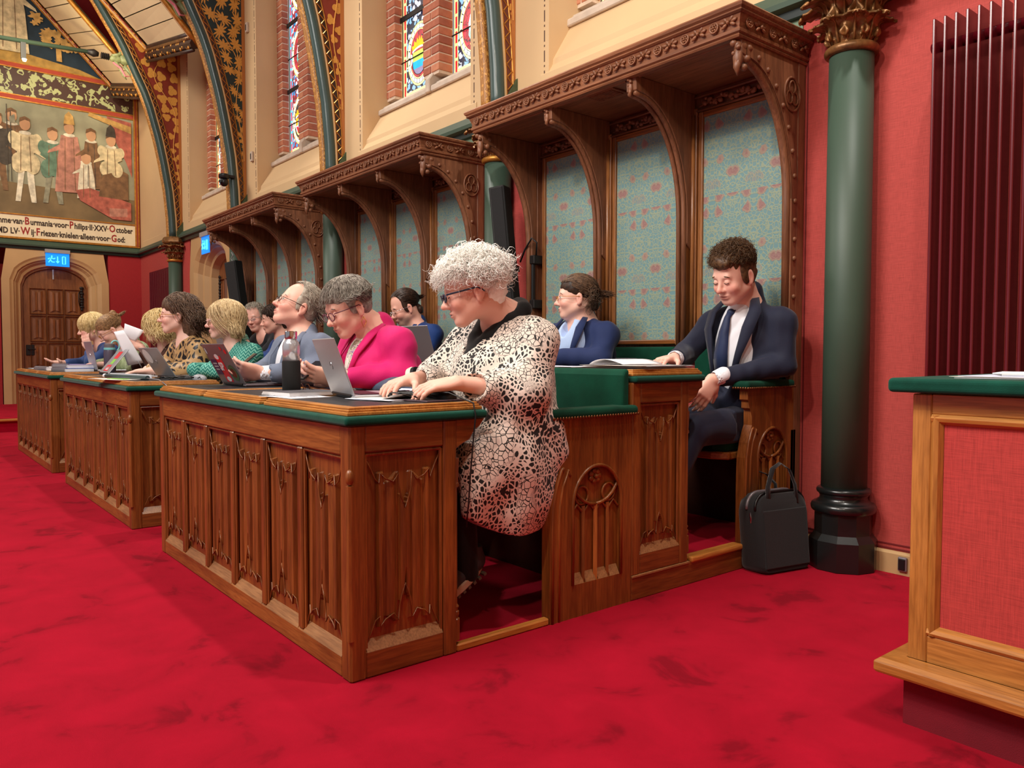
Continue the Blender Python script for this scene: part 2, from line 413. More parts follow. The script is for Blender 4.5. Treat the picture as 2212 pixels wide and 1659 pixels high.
# main wall, lower red linen part and upper cream part with window openings
wn = struct(MB().box(-8.02, 4.6, W, W+.25, 0, 2.68).box(XE-.2, -9.78, W, W+.25, 0, 2.68).box(-9.78, -8.02, W+.3, W+.5, 0, 2.68).build('wall_north', MT['linen']))
up = MB()
edges = [4.6]+[v for c in [BC[0]+T]+BC for v in (c+.86, c-.86)]+[XE-.2]
for i in range(0, len(edges), 2): up.box(edges[i+1], edges[i], W, W+.55, 2.74, 6.9)
up.build('upper_wall', MT['cream'], wn)
# painted dash-and-dot border lines on the piers
db = MB()
def dashes(b, x, y0, z0, z1, w, nx=0):
    z = z0
    while z < z1:
        b.box(x-w/2, x+w/2, y0-.0015, y0, z, z+.075); b.box(x-w/2, x+w/2, y0-.0015, y0, z+.1, z+.113); z += .135
for c in BC:
    for sx in (-1, 1):
        dashes(db, c+sx*(.86+.045), W, 2.85, 6.4, .010)
db.build('painted_dash', plain('dash_paint', (92, 66, 52), .7), wn)['kind'] = 'stuff'
# green fields of wall above each canopy, with the thin red and black lines of the linen panels
g = MB()
for k in range(3): g.box(-2.20-T*k, -.02-T*k, W-.006, W, 2.2, 2.68)
g.build('green_wall_field', plain('grey_green_wall', (104, 128, 104), .6, var=.08), wn)
ln = MB()
for k in range(4):
    x0 = -.02-T*k
    for d, y in ((0.006, .004), (.026, .003)):
        if k < 3: ln.box(x0+d, x0+d+.006, W-y, W, .12, 2.55-d).box(x0+.1-d*1.5, x0+.56, W-y, W, 2.64-d, 2.646-d)
for x0, x1 in ((.02, 4.4),): ln.box(x0, x1, W-.004, W, .105, .111).box(x0, x1, W-.004, W, .125, .131)
ln.build('panel_line', plain('line_dark_red', (110, 24, 26), .6), wn)
tr = struct(MB().sweep([(0, 2.66), (.03, 2.665), (.035, 2.69), (.075, 2.70), (.08, 2.725), (.02, 2.80), (0, 2.80)], [(XE, W), (4.6, W)]).build('trim_1', MT['greenpaint']))
MB().sweep([(0, 2.645), (.034, 2.65), (.037, 2.692), (0, 2.692)], [(XE, W), (4.6, W)]).build('black_mould', MT['greenblack'], tr)  # black strip along the bottom of the green trim
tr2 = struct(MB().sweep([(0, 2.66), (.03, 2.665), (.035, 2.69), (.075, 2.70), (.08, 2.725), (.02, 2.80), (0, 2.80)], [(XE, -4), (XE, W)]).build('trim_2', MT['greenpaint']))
MB().sweep([(0, 2.645), (.034, 2.65), (.037, 2.692), (0, 2.692)], [(XE, -4), (XE, W)]).build('black_mould', MT['greenblack'], tr2)
bb = struct(MB().sweep([(0, 0), (.025, 0), (.025, .09), (.012, .1), (0, .1)], [(-.02, W), (4.6, W)]).build('baseboard_north', MT['sand']))
struct(MB().sweep([(0, .17), (.025, .17), (.025, .3), (.012, .31), (0, .31)], [(XE, W), (-9.78, W)]).build('baseboard_2', MT['sand']))
struct(MB().sweep([(0, .17), (.025, .17), (.025, .3), (.012, .31), (0, .31)], [(XE, 1.95), (XE, W)]).build('baseboard_west', MT['sand']))
struct(MB().box(XE-.22, XE, -7, .42, 0, 2.68).box(XE-.22, XE, 1.97, 2.8, 0, 2.68).box(XE-.4, XE-.3, .3, 2.1, 0, 2.68).box(XE-.22, XE, -7, 2.8, 2.68, 7.2).build('wall_west', linen_mat('red_linen_far', (158, 40, 44))))
struct(MB().box(4.6, 4.8, -7, 2.8, 0, 6.9).build('wall_east', MT['cream']))
out = thing('power_socket', (.53, W-.03, .055), 'black floor-level power socket on the tan skirting beside the lectern', 'socket')
MB().box(.505, .545, W-.04, W-.024, .02, .085).build('socket_plate', MT['silverdk'], out, bevel=.006, seg=2)
MB().box(.51, .54, W-.045, W-.039, .027, .078).build('socket_flap', MT['black'], out, bevel=.004)

# ---------------------------------------------------------------- windows
def glassmat(name, c, s=1.35, rough=.3):
    m, nt, b = newmat('glass_'+name); c = lin(c)
    n = N(nt, 'ShaderNodeTexNoise', i_Scale=14.0, i_Detail=3.0); L(nt, coords(nt), 0, n, 'Vector')
    r = ramp(nt, [(0.3, tuple(v*.72 for v in c)), (0.7, tuple(min(1, v*1.15) for v in c))]); L(nt, n, 'Fac', r, 'Fac')
    b.inputs['Base Color'].default_value = c+(1,); b.inputs['Roughness'].default_value = .2
    L(nt, r, 'Color', b, 'Emission Color'); b.inputs['Emission Strength'].default_value = s
    return m
G = {k: glassmat(k, c) for k, c in dict(white=(235, 238, 248), red=(205, 24, 44), blue=(20, 150, 225), navy=(26, 42, 76), gold=(248, 166, 30), yellow=(246, 226, 140),
     green=(172, 200, 84), grey=(120, 112, 142), pink=(224, 130, 190), teal=(80, 160, 150), dark=(30, 30, 44), sky=(90, 200, 240)).items()}
def leafglass(name, bgc, c2, c3):
    m, nt, b = newmat('glass_'+name)
    mp = coords(nt); n = N(nt, 'ShaderNodeTexNoise', i_Scale=22.0, i_Detail=1.0); L(nt, mp, 0, n, 'Vector')
    wv = N(nt, 'ShaderNodeVectorMath', operation='MULTIPLY_ADD'); L(nt, n, 'Color', wv, 0); wv.inputs[1].default_value = (.07,)*3; L(nt, mp, 0, wv, 2)
    v = N(nt, 'ShaderNodeTexVoronoi', feature='F1', i_Scale=17.0); L(nt, wv, 0, v, 'Vector')
    e = N(nt, 'ShaderNodeTexVoronoi', feature='DISTANCE_TO_EDGE', i_Scale=17.0); L(nt, wv, 0, e, 'Vector')
    s = sepxyz(nt, v, 'Color'); leaf = step(nt, (v, 'Distance'), .5, .44)
    pick = step(nt, (s, 0), .5, .52); a = mixc(nt, pick, lin(c2), lin(c3)); c = mixc(nt, leaf, lin(bgc), a)
    ed = step(nt, (e, 'Distance'), .05, .03); c = mixc(nt, ed, c, (0.01, .01, .012))
    L(nt, c[0], 2, b, 'Emission Color'); b.inputs['Emission Strength'].default_value = 1.3; b.inputs['Base Color'].default_value = (.05, .05, .05, 1)
    return m
G['leafb'] = leafglass('leaf_blue', (24, 36, 66), (235, 236, 250), (150, 200, 240))
G['leafr'] = leafglass('leaf_red', (190, 20, 40), (236, 240, 250), (40, 150, 210))
G['fieldr'] = leafglass('field_red', (200, 20, 44), (176, 16, 40), (214, 40, 60))
G['fieldd'] = leafglass('field_dark', (30, 26, 40), (22, 22, 40), (60, 50, 80))
def ring(b, cx, cz, y, r0, r1, asp, n=36, t=.004, a0=0, a1=2*PI):
    def fn(u, v):
        a = a0+(a1-a0)*u; r = lerp(r0, r1, v); return (cx+r*math.cos(a), y, cz+r*asp*math.sin(a))
    return b.grid(fn, n, 1)
def disc(b, cx, cz, y, r, asp, n=36): return b.add([(cx+r*math.cos(2*PI*i/n), y, cz+r*asp*math.sin(2*PI*i/n)) for i in range(n)], [tuple(range(n))])
def poly(b, pts, y): return b.add([(p[0], y, p[1]) for p in pts], [tuple(range(len(pts)))])
SY = 2.85
def roundel(w, cx, cz, style):
    R = .215; A = 1.36; y = SY-.004
    disc(MB(), cx, cz, y, R, A).build('pane', G['lead'] if 'lead' in G else MT['lead'], w)
    disc(MB(), cx, cz, y-.001, R*.985, A).build('pane', G['yellow'], w)
    disc(MB(), cx, cz, y-.002, R*.92, A).build('pane', MT['lead'], w)
    rb = MB()
    for i in range(24):
        a0 = 2*PI*i/24+.02; a1 = 2*PI*(i+1)/24-.02
        ring(rb, cx, cz, y-.003, R*.79, R*.905, A, 2, 0, a0, a1)
    rb.build('pane_ring', G['white'], w)
    disc(MB(), cx, cz, y-.0035, R*.775, A).build('pane', G['yellow'], w)
    disc(MB(), cx, cz, y-.004, R*.74, A).build('pane', G[{0: 'fieldr', 1: 'fieldd', 2: 'fieldr'}[style]], w)
    y -= .005
    if style == 2:   # a seated figure with white drapery
        for nm, pts, c in (('drapery', [(-.10, .02), (-.06, .12), (.0, .1), (.07, .16), (.12, .05), (.1, -.14), (.05, -.2), (-.02, -.1), (-.08, -.06)], 'white'),
                       ('mantle', [(.0, .26), (.06, .27), (.09, .1), (.03, .02), (-.01, .1)], 'sky'), ('sleeve', [(-.09, -.02), (-.03, .0), (.0, -.12), (-.06, -.16), (-.1, -.1)], 'teal'),
                       ('cushion', [(-.07, -.2), (.12, -.2), (.1, -.26), (-.04, -.26)], 'gold'), ('sash', [(-.03, -.12), (.03, -.13), (.02, -.22), (-.03, -.2)], 'blue')):
            poly(MB(), [(cx+p[0]*R/.29*.95, cz+p[1]*A*R/.29*.75) for p in pts], y).build('pane', G[c], w)
        return
    cr = MB(); zz = cz+R*A*.28; ww = R*.55
    pts = [(-1, -.1), (-1.08, .34), (-.8, .2), (-.72, .55), (-.45, .28), (-.3, .66), (-.12, .34), (0, .75), (.12, .34), (.3, .66), (.45, .28), (.72, .55), (.8, .2), (1.08, .34), (1, -.1)]
    poly(cr, [(cx+p[0]*ww, zz+p[1]*ww*.95-.18*ww*(p[0]**2)) for p in pts], y); cr.build('pane', G['gold'], w)
    poly(MB(), [(cx+(-1+.2*i)*ww, zz-.12*ww-.2*ww*((-1+.2*i)**2)) for i in range(11)]+[(cx+(1-.2*i)*ww, zz-.26*ww-.2*ww*((1-.2*i)**2)) for i in range(11)], y-.001).build('pane', G['white'], w)
    cols = {0: ('green', 'blue', 'grey'), 1: ('gold', 'white', 'yellow')}[style]
    sw = R*.5; zt = cz+R*A*.10; zb = cz-R*A*.64
    def hw(t): return sw*(1 if t < .45 else math.sqrt(max(0, 1-((t-.45)/.55)**2)))
    poly(MB(), [(cx-hw(t/16)*1.1, lerp(zt, zb-.006, t/16)) for t in range(17)]+[(cx+hw(t/16)*1.1, lerp(zt, zb-.006, t/16)) for t in range(15, -1, -1)], y-.001).build('pane', MT['lead'], w)
    for j, (t0, t1) in enumerate(((0, .4), (.4, .72), (.72, 1))):
        n = 6; q = [(cx-hw(lerp(t0, t1, i/n)), lerp(zt, zb, lerp(t0, t1, i/n))) for i in range(n+1)]+[(cx+hw(lerp(t0, t1, i/n)), lerp(zt, zb, lerp(t0, t1, i/n))) for i in range(n, -1, -1)]
        poly(MB(), q, y-.002).build('pane', G[cols[j]], w)
    if style == 1:
        disc(MB(), cx, zt-.07, y-.003, .05, 1.5).build('pane', G['sky'], w)
        poly(MB(), [(cx-sw*.9, cz-R*A*.25), (cx-.005, cz-R*A*.25), (cx-.005, cz-R*A*.6), (cx-sw*.5, cz-R*A*.5)], y-.003).build('pane', G['red'], w)
    for sx in (-1, 1):
        poly(MB(), [(cx+sx*R*.56, cz+R*A*.05), (cx+sx*R*.68, cz+R*A*.1), (cx+sx*R*.66, cz-R*A*.3), (cx+sx*R*.5, cz-R*A*.12)], y-.001).build('pane', G['white'], w)

brick_mesh = {}
def brick(w, x0, x1, y0, y1, z, h):
    key = (round(x1-x0, 3), round(y1-y0, 3), round(h, 3))
    if key not in brick_mesh:
        b = MB(); d = .004; X, Y, H = key
        b.box(0, X, 0, Y, 0, H)
        o = b.build('brick', MT['brick'], w, bevel=.004); o.location = Vector((x0, y0, z))-ORG
        o.data.transform(Matrix.Translation(ORG)); brick_mesh[key] = o; return
    o = brick_mesh[key].copy(); COL.objects.link(o); o.parent = w; o.location = Vector((x0, y0, z))-ORG
def window(idx, c, zmax, sty, detail=True):
    w = thing('window_%d' % idx, (c, SY, 3.4), kind='structure')
    rv = MB()
    for sx in (-1, 1):
        rv.add([(c+sx*.86, W, 2.8), (c+sx*.86, W, 6.9), (c+sx*.93, 2.78, 6.9), (c+sx*.93, 2.78, 2.8)], [(0, 1, 2, 3)])
    rv.build('reveal', MT['cream'], w)
    # splayed plaster sill in two slopes, stone sill with stop-ends
    MB().prism([(W-.005, 2.78), (W-.005, 2.90), (W+.035, 2.96), (W+.04, 3.00), (2.70, 3.27), (2.95, 3.27), (2.95, 2.78)], 'x', c-.94, c+.94).build('splayed_sill', MT['cream'], w)
    for a, b_ in ((c-.93, c-.01), (c+.01, c+.93)):
        MB().prism([(2.66, 3.25), (2.66, 3.30), (2.70, 3.315), (2.72, 3.345), (2.80, 3.38), (2.86, 3.42), (2.92, 3.42), (2.92, 3.25)], 'x', a+.03, b_-.03).build('stone_sill', MT['stone'], w, bevel=.008)
    for xs in (c-.91, c, c+.91):
        MB().prism([(2.65, 3.25), (2.65, 3.36), (2.70, 3.43), (2.92, 3.43), (2.92, 3.25)], 'x', xs-.035, xs+.035).build('sill_stop', MT['stone'], w, bevel=.008)
    MB().box(c-.94, c-.72, 2.757, 2.84, 3.40, 6.9).box(c+.72, c+.94, 2.757, 2.84, 3.40, 6.9).box(c-.118, c+.118, 2.697, 2.84, 3.40, 6.9).build('mortar', MT['mortar'], w)
    z = 3.425; k = 0; h = .062
    while z < zmax:
        e = .006*((k*7) % 3-1)
        brick(w, c-.93, c-.715, 2.75, 2.83, z, h) if k % 2 else (brick(w, c-.93, c-.83, 2.75, 2.83, z, h), brick(w, c-.82, c-.71, 2.752, 2.83, z, h))
        brick(w, c-.13, c+.13, 2.69, 2.83, z, h) if k % 2 else (brick(w, c-.125, c-.005, 2.69, 2.83, z, h), brick(w, c+.005, c+.125, 2.69, 2.83, z, h))
        brick(w, c+.715, c+.93, 2.75, 2.83, z, h)
        z += .076; k += 1
    rest = MB()
    while z < 6.8: rest.box(c-.93, c-.715, 2.75, 2.83, z, z+h).box(c-.13, c+.13, 2.69, 2.83, z, z+h).box(c+.715, c+.93, 2.75, 2.83, z, z+h); z += .076
    if rest.v: rest.build('upper_bricks', MT['brick'], w)['kind'] = 'stuff'
    for li, (x0, x1) in enumerate(((c-.71, c-.13), (c+.13, c+.71))):
        m = (x0+x1)/2
        MB().box(x0, x1, SY, SY+.01, 3.40, 6.9).build('pane', G[('leafb', 'leafr', 'leafb')[sty[0] % 3] if li == 0 else 'leafb'], w)
        for sx, xa in ((-1, x0), (1, x1)):
            MB().box(min(xa, xa-sx*.055), max(xa, xa-sx*.055), SY-.001, SY, 3.40, 6.9).build('pane', G['yellow' if sty[0] != 1 else 'sky'], w)
            sg = MB(); z = 3.42
            while z < min(zmax, 6.8): sg.box(*sorted((xa-sx*.018, xa-sx*.045)), SY-.003, SY-.001, z, z+.10); z += .125
            sg.build('pane_border', G['red'], w)
        MB().box(x0, x1, SY-.002, SY, 3.42, 3.445).build('pane', G['yellow'], w)
        for q in range(4):
            cz = 3.755+.785*q
            if cz > zmax+.3: break
            roundel(w, m, cz, (sty[0] if q % 2 == 0 else 2) if li == 0 else (2 if q % 2 == 0 else 0))
            MB().box(x0-.01, x1+.01, SY-.035, SY-.02, cz+.355, cz+.405).build('iron_bar', MT['iron'], w, bevel=.003)
            MB().tube([(x0-.01, SY-.02, cz-.02), (x1+.01, SY-.02, cz-.02)], .006, 6).build('saddle_bar', MT['iron'], w)
    return w
window(1, BC[0], 3.9, (0,)); window(2, BC[1], 4.4, (0,)); window(3, BC[2], 5.3, (1,)); window(4, BC[3], 5.2, (0,))
w5 = window(5, -11.42, 3.5, (1,))

# ---------------------------------------------------------------- columns
def leaf_fn(s=1.0, curl=1.0):
    def fn(u, v):
        a = (u-.5)*2; t = v
        lob = 1-.34*(0.5+0.5*math.cos(t*PI*8))*(t > .2)
        wdt = (.026+.044*math.sin(PI*min(1, t*.95)))*lob*(1-.45*t**6)
        y = a*wdt; r = .012*t+.020*math.sin(t*2.2)+.062*curl*max(0, t-.35)**1.6*2.2-.016*(1-a*a)*(t < .9)+.010*abs(a)*math.sin(t*14+abs(a)*3); z = .17*t-.30*curl*max(0, t-.72)**1.3+.012*abs(a)*math.sin(t*14)
        return (r*s, y*s, z*s)
    return fn
def column(k, x, cap_only=False):
    c = thing('column', (x, 2.40, 0))
    P = lambda pr: [(r, z) for r, z in pr]
    ctr = (x, 2.40, 0)
    def octo(r0, z0, r1, z1): return MB().lathe([(r0, z0), (r1, z1)], ctr, 10)
    b = MB(); b.lathe([(.150, 0), (.150, .135), (.126, .165), (.126, .262)], ctr, 10)
    b.build('plinth', MT['blackpaint'], c, bevel=.003)
    prof = [(.10, .255)]+[(.124+.020*math.sin(a), .283-.024*math.cos(a)) for a in [PI*i/8 for i in range(9)]]+[(.118, .312), (.106, .322), (.104, .335), (.110, .345)]+[(.108+.012*math.sin(a), .36-.014*math.cos(a)) for a in [PI*i/6 for i in range(7)]]+[(.10, .378)]
    MB().lathe(prof, ctr, 40).build('base_moulding', MT['blackpaint'], c, smooth=True)
    MB().lathe([(.1005, .37), (.0995, 1.2), (.096, 2.372)], ctr, 40).build('shaft', MT['greenpaint'], c, smooth=True)
    MB().lathe([(.09, 2.35)]+[(.100+.018*math.sin(a), 2.372-.02*math.cos(a)) for a in [PI*i/8 for i in range(9)]]+[(.09, 2.392)], ctr, 40).build('neck_ring', MT['gold' if k else 'bronze'], c, smooth=True)
    MB().lathe([(.083, 2.385), (.080, 2.44), (.086, 2.52), (.11, 2.60), (.14, 2.64)], ctr, 24).build('bell', MT['bronze'], c, smooth=True)
    MB().lathe([(.165, 2.62), (.185, 2.64), (.185, 2.665), (.17, 2.70), (.15, 2.72)], ctr, 8).build('abacus', MT['bronze'], c)
    first = None
    for tier, (n, s, z, r, cu, off) in enumerate(((8, .92, 2.385, .080, 1.25, 0), (8, 1.22, 2.445, .082, 1.45, .5))):
        mesh = None
        for i in range(n):
            a = 2*PI*(i+off)/n-.2
            M = Matrix.Translation(Vector((x, 2.40, z))-ORG) @ Matrix.Rotation(a, 4, 'Z') @ Matrix.Translation((r, 0, 0))
            if mesh is None:
                q = MB().grid(leaf_fn(s, cu), 10, 28)
                q.tube([(s*.004, 0, .01), (s*.022, 0, s*.06), (s*.035, 0, s*.11), (s*.06*cu, 0, s*.14)], [.006, .006, .005, .003], 6)
                O2 = Vector(ORG); 
                o = q.build('leaf', MT['bronze'], c, smooth=True); o.data.transform(Matrix.Translation(O2)); mesh = o.data
                sm = o.modifiers.new('thick', 'SOLIDIFY'); sm.thickness = .010; mesh0 = o
                o.matrix_local = M
            else:
                o = mesh0.copy(); COL.objects.link(o); o.parent = c; o.matrix_local = M
    return c
CL = ['green round column with gilded leaf capital and black base beside the radiator', 'green round column between first and second canopy, carrying a black loudspeaker',
      'green round column between the middle and the farthest canopy', 'green round column at the near side of the far side doorway', 'green round column with carved capital between side doorway and far corner']
for k, x in enumerate(XC): tag(column(k, x), CL[k], 'column', 'columns along the wall')

# ---------------------------------------------------------------- ribs of the vault
RC = [(2.70, 2.345), (3.0, 2.335), (3.4, 2.30), (3.8, 2.235), (4.13, 2.17), (4.57, 2.055), (4.8, 1.975), (5.0, 1.88), (5.4, 1.70), (5.95, 1.37), (6.4, 1.05), (6.8, .70), (7.2, .30)]
def rib_y(z):
    for (a, ya), (b, yb) in zip(RC, RC[1:]):
        if z <= b: return lerp(ya, yb, (z-a)/(b-a))
    return RC[-1][1]
MT['goldpaint'] = plain('gold_paint', (204, 146, 64), .5, var=.2, vscale=12); MT['fol_red_bg'] = plain('rib_red', (128, 44, 28), .55, var=.12); MT['fol_green_bg'] = plain('rib_green', (26, 46, 46), .55, var=.15)
zs = [2.70+i*.098 for i in range(46)]
def rib(k, x, mat, bandbg):
    r = thing('arch_rib', (x, 2.4, 2.7))
    xs = .085
    pl = [(rib_y(z)+.03, z) for z in zs]+[(W-.001, zs[-1]), (W-.001, 2.70)]
    MB().prism(pl, 'x', x-xs, x+xs).build('painted_web', MT[mat+'_bg'], r)
    side = 'leaf_red' if mat == 'fol_red' else 'leaf_green'
    stem = []; leaf0 = None
    for i in range(120):
        z = 3.05+i*.034
        if z > 6.7: break
        a = rib_y(z)+.15; b_ = min(W-.02, a+.62)
        if b_-a > .015: stem.append((x+xs+.003, lerp(a, b_, .5+.28*math.sin(z*6.0)), z))
    MB().tube(stem, .006, 5).build('painted_stem', MT['goldpaint'], r)
    rn = random.Random(k+9); z = 3.3; i = 0
    while z < 6.5:
        a = rib_y(z)+.15; b_ = min(W-.02, a+.62); wd = b_-a; L_ = min(.13, .035+wd*.32)
        for row in range(1 if wd < .22 else 2 if wd < .42 else 3):
            yy = lerp(a, b_, ((.5+.25*(-1)**i) if wd < .22 else (row+.5)/(2 if wd < .42 else 3))+rn.uniform(-.05, .05)); ang = rn.uniform(-.7, .7)+(PI if i % 2 else 0)*.25
            M = Matrix.Translation(Vector((x+xs+.0035, yy, z+rn.uniform(-.03, .03)))-ORG) @ Matrix.Rotation(ang, 4, 'X') @ Matrix.Scale(L_, 4)
            if leaf0 is None:
                lobes = 5 if mat == 'fol_green' else 3; q = []
                for j in range(40):
                    t = 2*PI*j/40; rr = (.75+.30*math.cos(lobes*2*t)) if mat == 'fol_green' else (.62+.38*abs(math.cos(1.5*t)))
                    q.append((0, rr*.52*math.sin(t), rr*(.95 if mat == 'fol_green' else .62)*math.cos(t)))
                leaf0 = MB().add(q, [tuple(range(40))]).build('painted_leaf', MT['goldpaint'], r); leaf0.data.transform(Matrix.Translation(ORG)); leaf0.matrix_local = M
            else:
                o = leaf0.copy(); COL.objects.link(o); o.parent = r; o.matrix_local = M
        z += L_*1.25; i += 1
    def band(d0, d1, xo):
        return MB().grid(lambda u, v: (x+xo, min(W, rib_y(zs[int(round(v*45))])+lerp(d0, d1, u)), zs[int(round(v*45))]), 1, 45)
    band(.045, .066, xs+.006).build('light_bead', MT['cream'], r)
    MB().tube([(x+xs+.004, rib_y(z)+.069, z) for z in zs], .005, 6).build('gilt_bead', MT['gold'], r)
    band(.073, .126, xs+.003).build('band_ground', plain('band_ground_%d' % k, bandbg, .5), r)
    zz = MB(); z = 2.86
    while z < 6.9:
        y0, y1, y2 = rib_y(z)+.078, rib_y(z+.045)+.120, rib_y(z+.09)+.078
        zz.tube([(x+xs+.005, y0, z), (x+xs+.005, y1, z+.045), (x+xs+.005, y2, z+.09)], .0055, 4, caps=False); z += .09
    zz.build('zigzag', MT['gold'], r)['kind'] = 'stuff'
    MB().tube([(x+xs+.004, rib_y(z)+.131, z) for z in zs], .006, 6).build('gilt_bead', MT['gold'], r)
    MB().tube([(x+.055, rib_y(z)+.012, z) for z in zs], .052, 14).build('green_roll', MT['greendark'], r, smooth=True)
    MB().tube([(x-.045, rib_y(z)-.005, z) for z in zs], .045, 12).build('gilded_rope', MT['fol_rope'], r, smooth=True)
    # chamfered foot
    MB().prism([(2.40, 2.66), (2.40, 2.80), (W, 2.95), (W, 2.66)], 'x', x-.10, x+.115).build('foot_block', plain('foot_paint_%d' % k, (70, 84, 52), .6, var=.4, vscale=12), r)
    MB().box(x+xs, x+xs+.004, W-.04, W-.002, 2.9, 6.9).build('edge_stripe', plain('stripe_%d' % k, (176, 108, 50), .5), r)
    return r
RL = ['painted vault rib with zigzag border rising beside the first canopy', 'red painted vault rib with gold leaves rising above the middle canopy',
      'dark green painted vault rib with gold oak leaves, dome camera in front', 'red painted vault rib with gold clover leaves nearest the mural']
for k, (x, m, bg) in enumerate(((XC[1], 'fol_red', (96, 40, 26)), (XC[2], 'fol_red', (44, 20, 16)), (XC[3], 'fol_green', (60, 34, 20)), (XC[4], 'fol_red', (60, 24, 18)))):
    tag(rib(k, x, m, bg), RL[k], 'arch', 'ribs of the vault')

# boarded ceiling between the last ribs, with moulded frames and carved corbel cornices
free()
ceil = struct(MB().box(-14.5, 5, -7, 3.2, 7.25, 7.4).build('ceiling', MT['cream']))
def vault_bay(x0, x1, A0, A1, B0, B1, nb):
    # ruled surface between lower edge A0(x0)..A1(x1) and upper edge B0..B1, points (y,z)
    a0, a1, b0, b1 = [Vector((x, p[0], p[1])) for x, p in ((x0, A0), (x1, A1), (x0, B0), (x1, B1))]
    nrm = (a1-a0).cross(b0-a0).normalized()
    if nrm.y > 0: nrm = -nrm
    def S(u, v): return a0.lerp(a1, u).lerp(b0.lerp(b1, u), v)
    for i in range(nb):
        v0, v1 = i/nb+.004, (i+1)/nb-.004
        q = MB(); P = [S(.08, v0), S(.92, v0), S(.92, v1), S(.08, v1)]
        q.add([p for p in P]+[p-nrm*.02 for p in P], [(0, 1, 2, 3), (7, 6, 5, 4), (0, 4, 5, 1), (1, 5, 6, 2), (2, 6, 7, 3), (3, 7, 4, 0)])
        q.build('board', MT['creamboard'], ceil)
    bk = MB(); P = [S(0, -.02), S(1, -.02), S(1, 1), S(0, 1)]; bk.add([p-nrm*.03 for p in P], [(0, 1, 2, 3)]); bk.build('board_backing', MT['darkwood'], ceil)
    for u in (.0, 1.0):
        sg = 1 if u == 0 else -1
        for j, (d, r, m) in enumerate(((.0, .035, 'gold'), (.045, .014, 'darkwood'), (.07, .022, 'cream'), (.10, .016, 'fol_red'))):
            MB().tube([S(u+sg*d/2.2, v/10)+nrm*.02 for v in range(-1, 11)], r, 8).build('frame_moulding', MT[m], ceil, smooth=True)
    # corbel cornice under the lower edge
    for d, r, m in ((-.02, .035, 'darkwood'), (-.055, .028, 'bronze'), (.02, .03, 'greendark'), (.055, .018, 'gold')):
        MB().tube([S(t/4, 0)+Vector((0, .02, d)) for t in range(5)], r, 8).build('cornice_moulding', MT[m], ceil, smooth=True)
    cv = MB()
    for i in range(26):
        p = S((i+.5)/26, 0)+Vector((0, .03, -.14)); cv.ell(p+Vector((0, 0, .02*math.sin(i*2.1))), (.035, .03, .035), 8, 5); cv.ell(p+Vector((.02, -.02, .04*math.cos(i*1.7))), (.02, .02, .028), 6, 4)
    cv.build('carved_foliage', MT['gold'], ceil, smooth=True)['kind'] = 'stuff'
    MB().tube([S(t/4, 0)+Vector((0, .05, -.13)) for t in range(5)], .06, 8).build('cornice_core', MT['darkwood'], ceil)
    MB().tube([S(t/4, 0)+Vector((0, .03, -.21)) for t in range(5)], .022, 8).build('cornice_moulding', MT['darkwood'], ceil, smooth=True)
vault_bay(-12.40, -10.36, (2.02, 5.50), (2.02, 4.96), (.60, 6.95), (.70, 6.35), 9)
vault_bay(-10.10, -7.74, (2.0, 5.42), (1.92, 4.86), (.60, 6.75), (.70, 6.2), 9)
ff = MB().box(-12.3, -10.5, 2.0, 2.01, 5.5, 5.6)

# end-wall arch edge (moulded) and mural
free()
def band3(x, pts, w, mat, name, par, r):
    MB().tube([(x, p[0], p[1]) for p in pts], r, 8).build(name, mat, par, smooth=True)
mural = thing('wall_mural', (XE+.02, 1.0, 4.2), 'painted mural with a gold frame, costumed figures and a lettered band over the door', 'mural')
X = XE+.012
FC = [0]
def flat(pts, mat, name='painted_shape', d=0.0, par=None):
    FC[0] += 1; d = d+FC[0]*.0002; b = MB()
    if sum(p[0]*q[1]-q[0]*p[1] for p, q in zip(pts, list(pts[1:])+[pts[0]])) < 0: pts = list(pts)[::-1]
    b.add([(X+d, p[0], p[1]) for p in pts], [tuple(range(len(pts)))]); return b.build(name, mat, par or mural, recalc=False)
PM = lambda n, c, v=.3, s=7: plain('paint_'+n, c, .75, var=v, vscale=s)
Y0, Y1 = -3.5, 2.40
flat([(Y0, 3.20), (Y1, 3.20), (Y1, 5.0), (Y0, 5.0)], PM('sky', (150, 148, 122), .3, 2.0), 'picture_ground')
flat([(Y0, 3.20), (Y1, 3.20), (Y1, 3.62), (Y0, 3.86)], PM('ground', (118, 98, 66), .25, 3), 'picture_floor', .002)
flat([(Y0, 2.83), (Y1, 2.83), (Y1, 3.19), (Y0, 3.19)], PM('script', (226, 212, 180), .05), 'lettered_band', .002)
flat([(Y0, 5.06), (Y1, 5.06), (Y1, 5.50), (Y0, 5.50)], foliage_mat('painted_frieze', (70, 42, 34), (178, 184, 128), 7), 'leaf_frieze', .002)
arcp = [(2.40, 5.55), (2.15, 5.55), (1.94, 5.6), (1.46, 6.15), (.98, 6.62), (.5, 7.0), (Y0, 7.2), (Y0, 5.56)]
flat(arcp, PM('navy', (28, 48, 62), .2), 'upper_picture', .001)
flat([(Y0, 5.56), (1.95, 5.56), (1.6, 5.66), (.9, 5.74), (.3, 5.78), (Y0, 5.8)], PM('grass', (172, 136, 66), .25, 9), 'painted_grass', .004)
for z in (5.03, 5.53): MB().box(XE, XE+.03, Y0, Y1, z-.03, z+.03).build('red_border', PM('red_border%d' % z, (170, 66, 44), .1), mural)
for z in (5.068, 4.992, 5.568, 5.492, 3.195): MB().box(XE, XE+.034, Y0, Y1, z-.008, z+.008).build('gold_line', MT['gold'], mural)
MB().box(XE, XE+.04, Y0, 2.47, 2.80, 2.835).box(XE, XE+.04, Y1, 2.47, 2.835, 5.6).build('gold_frame', MT['gold'], mural, bevel=.006)
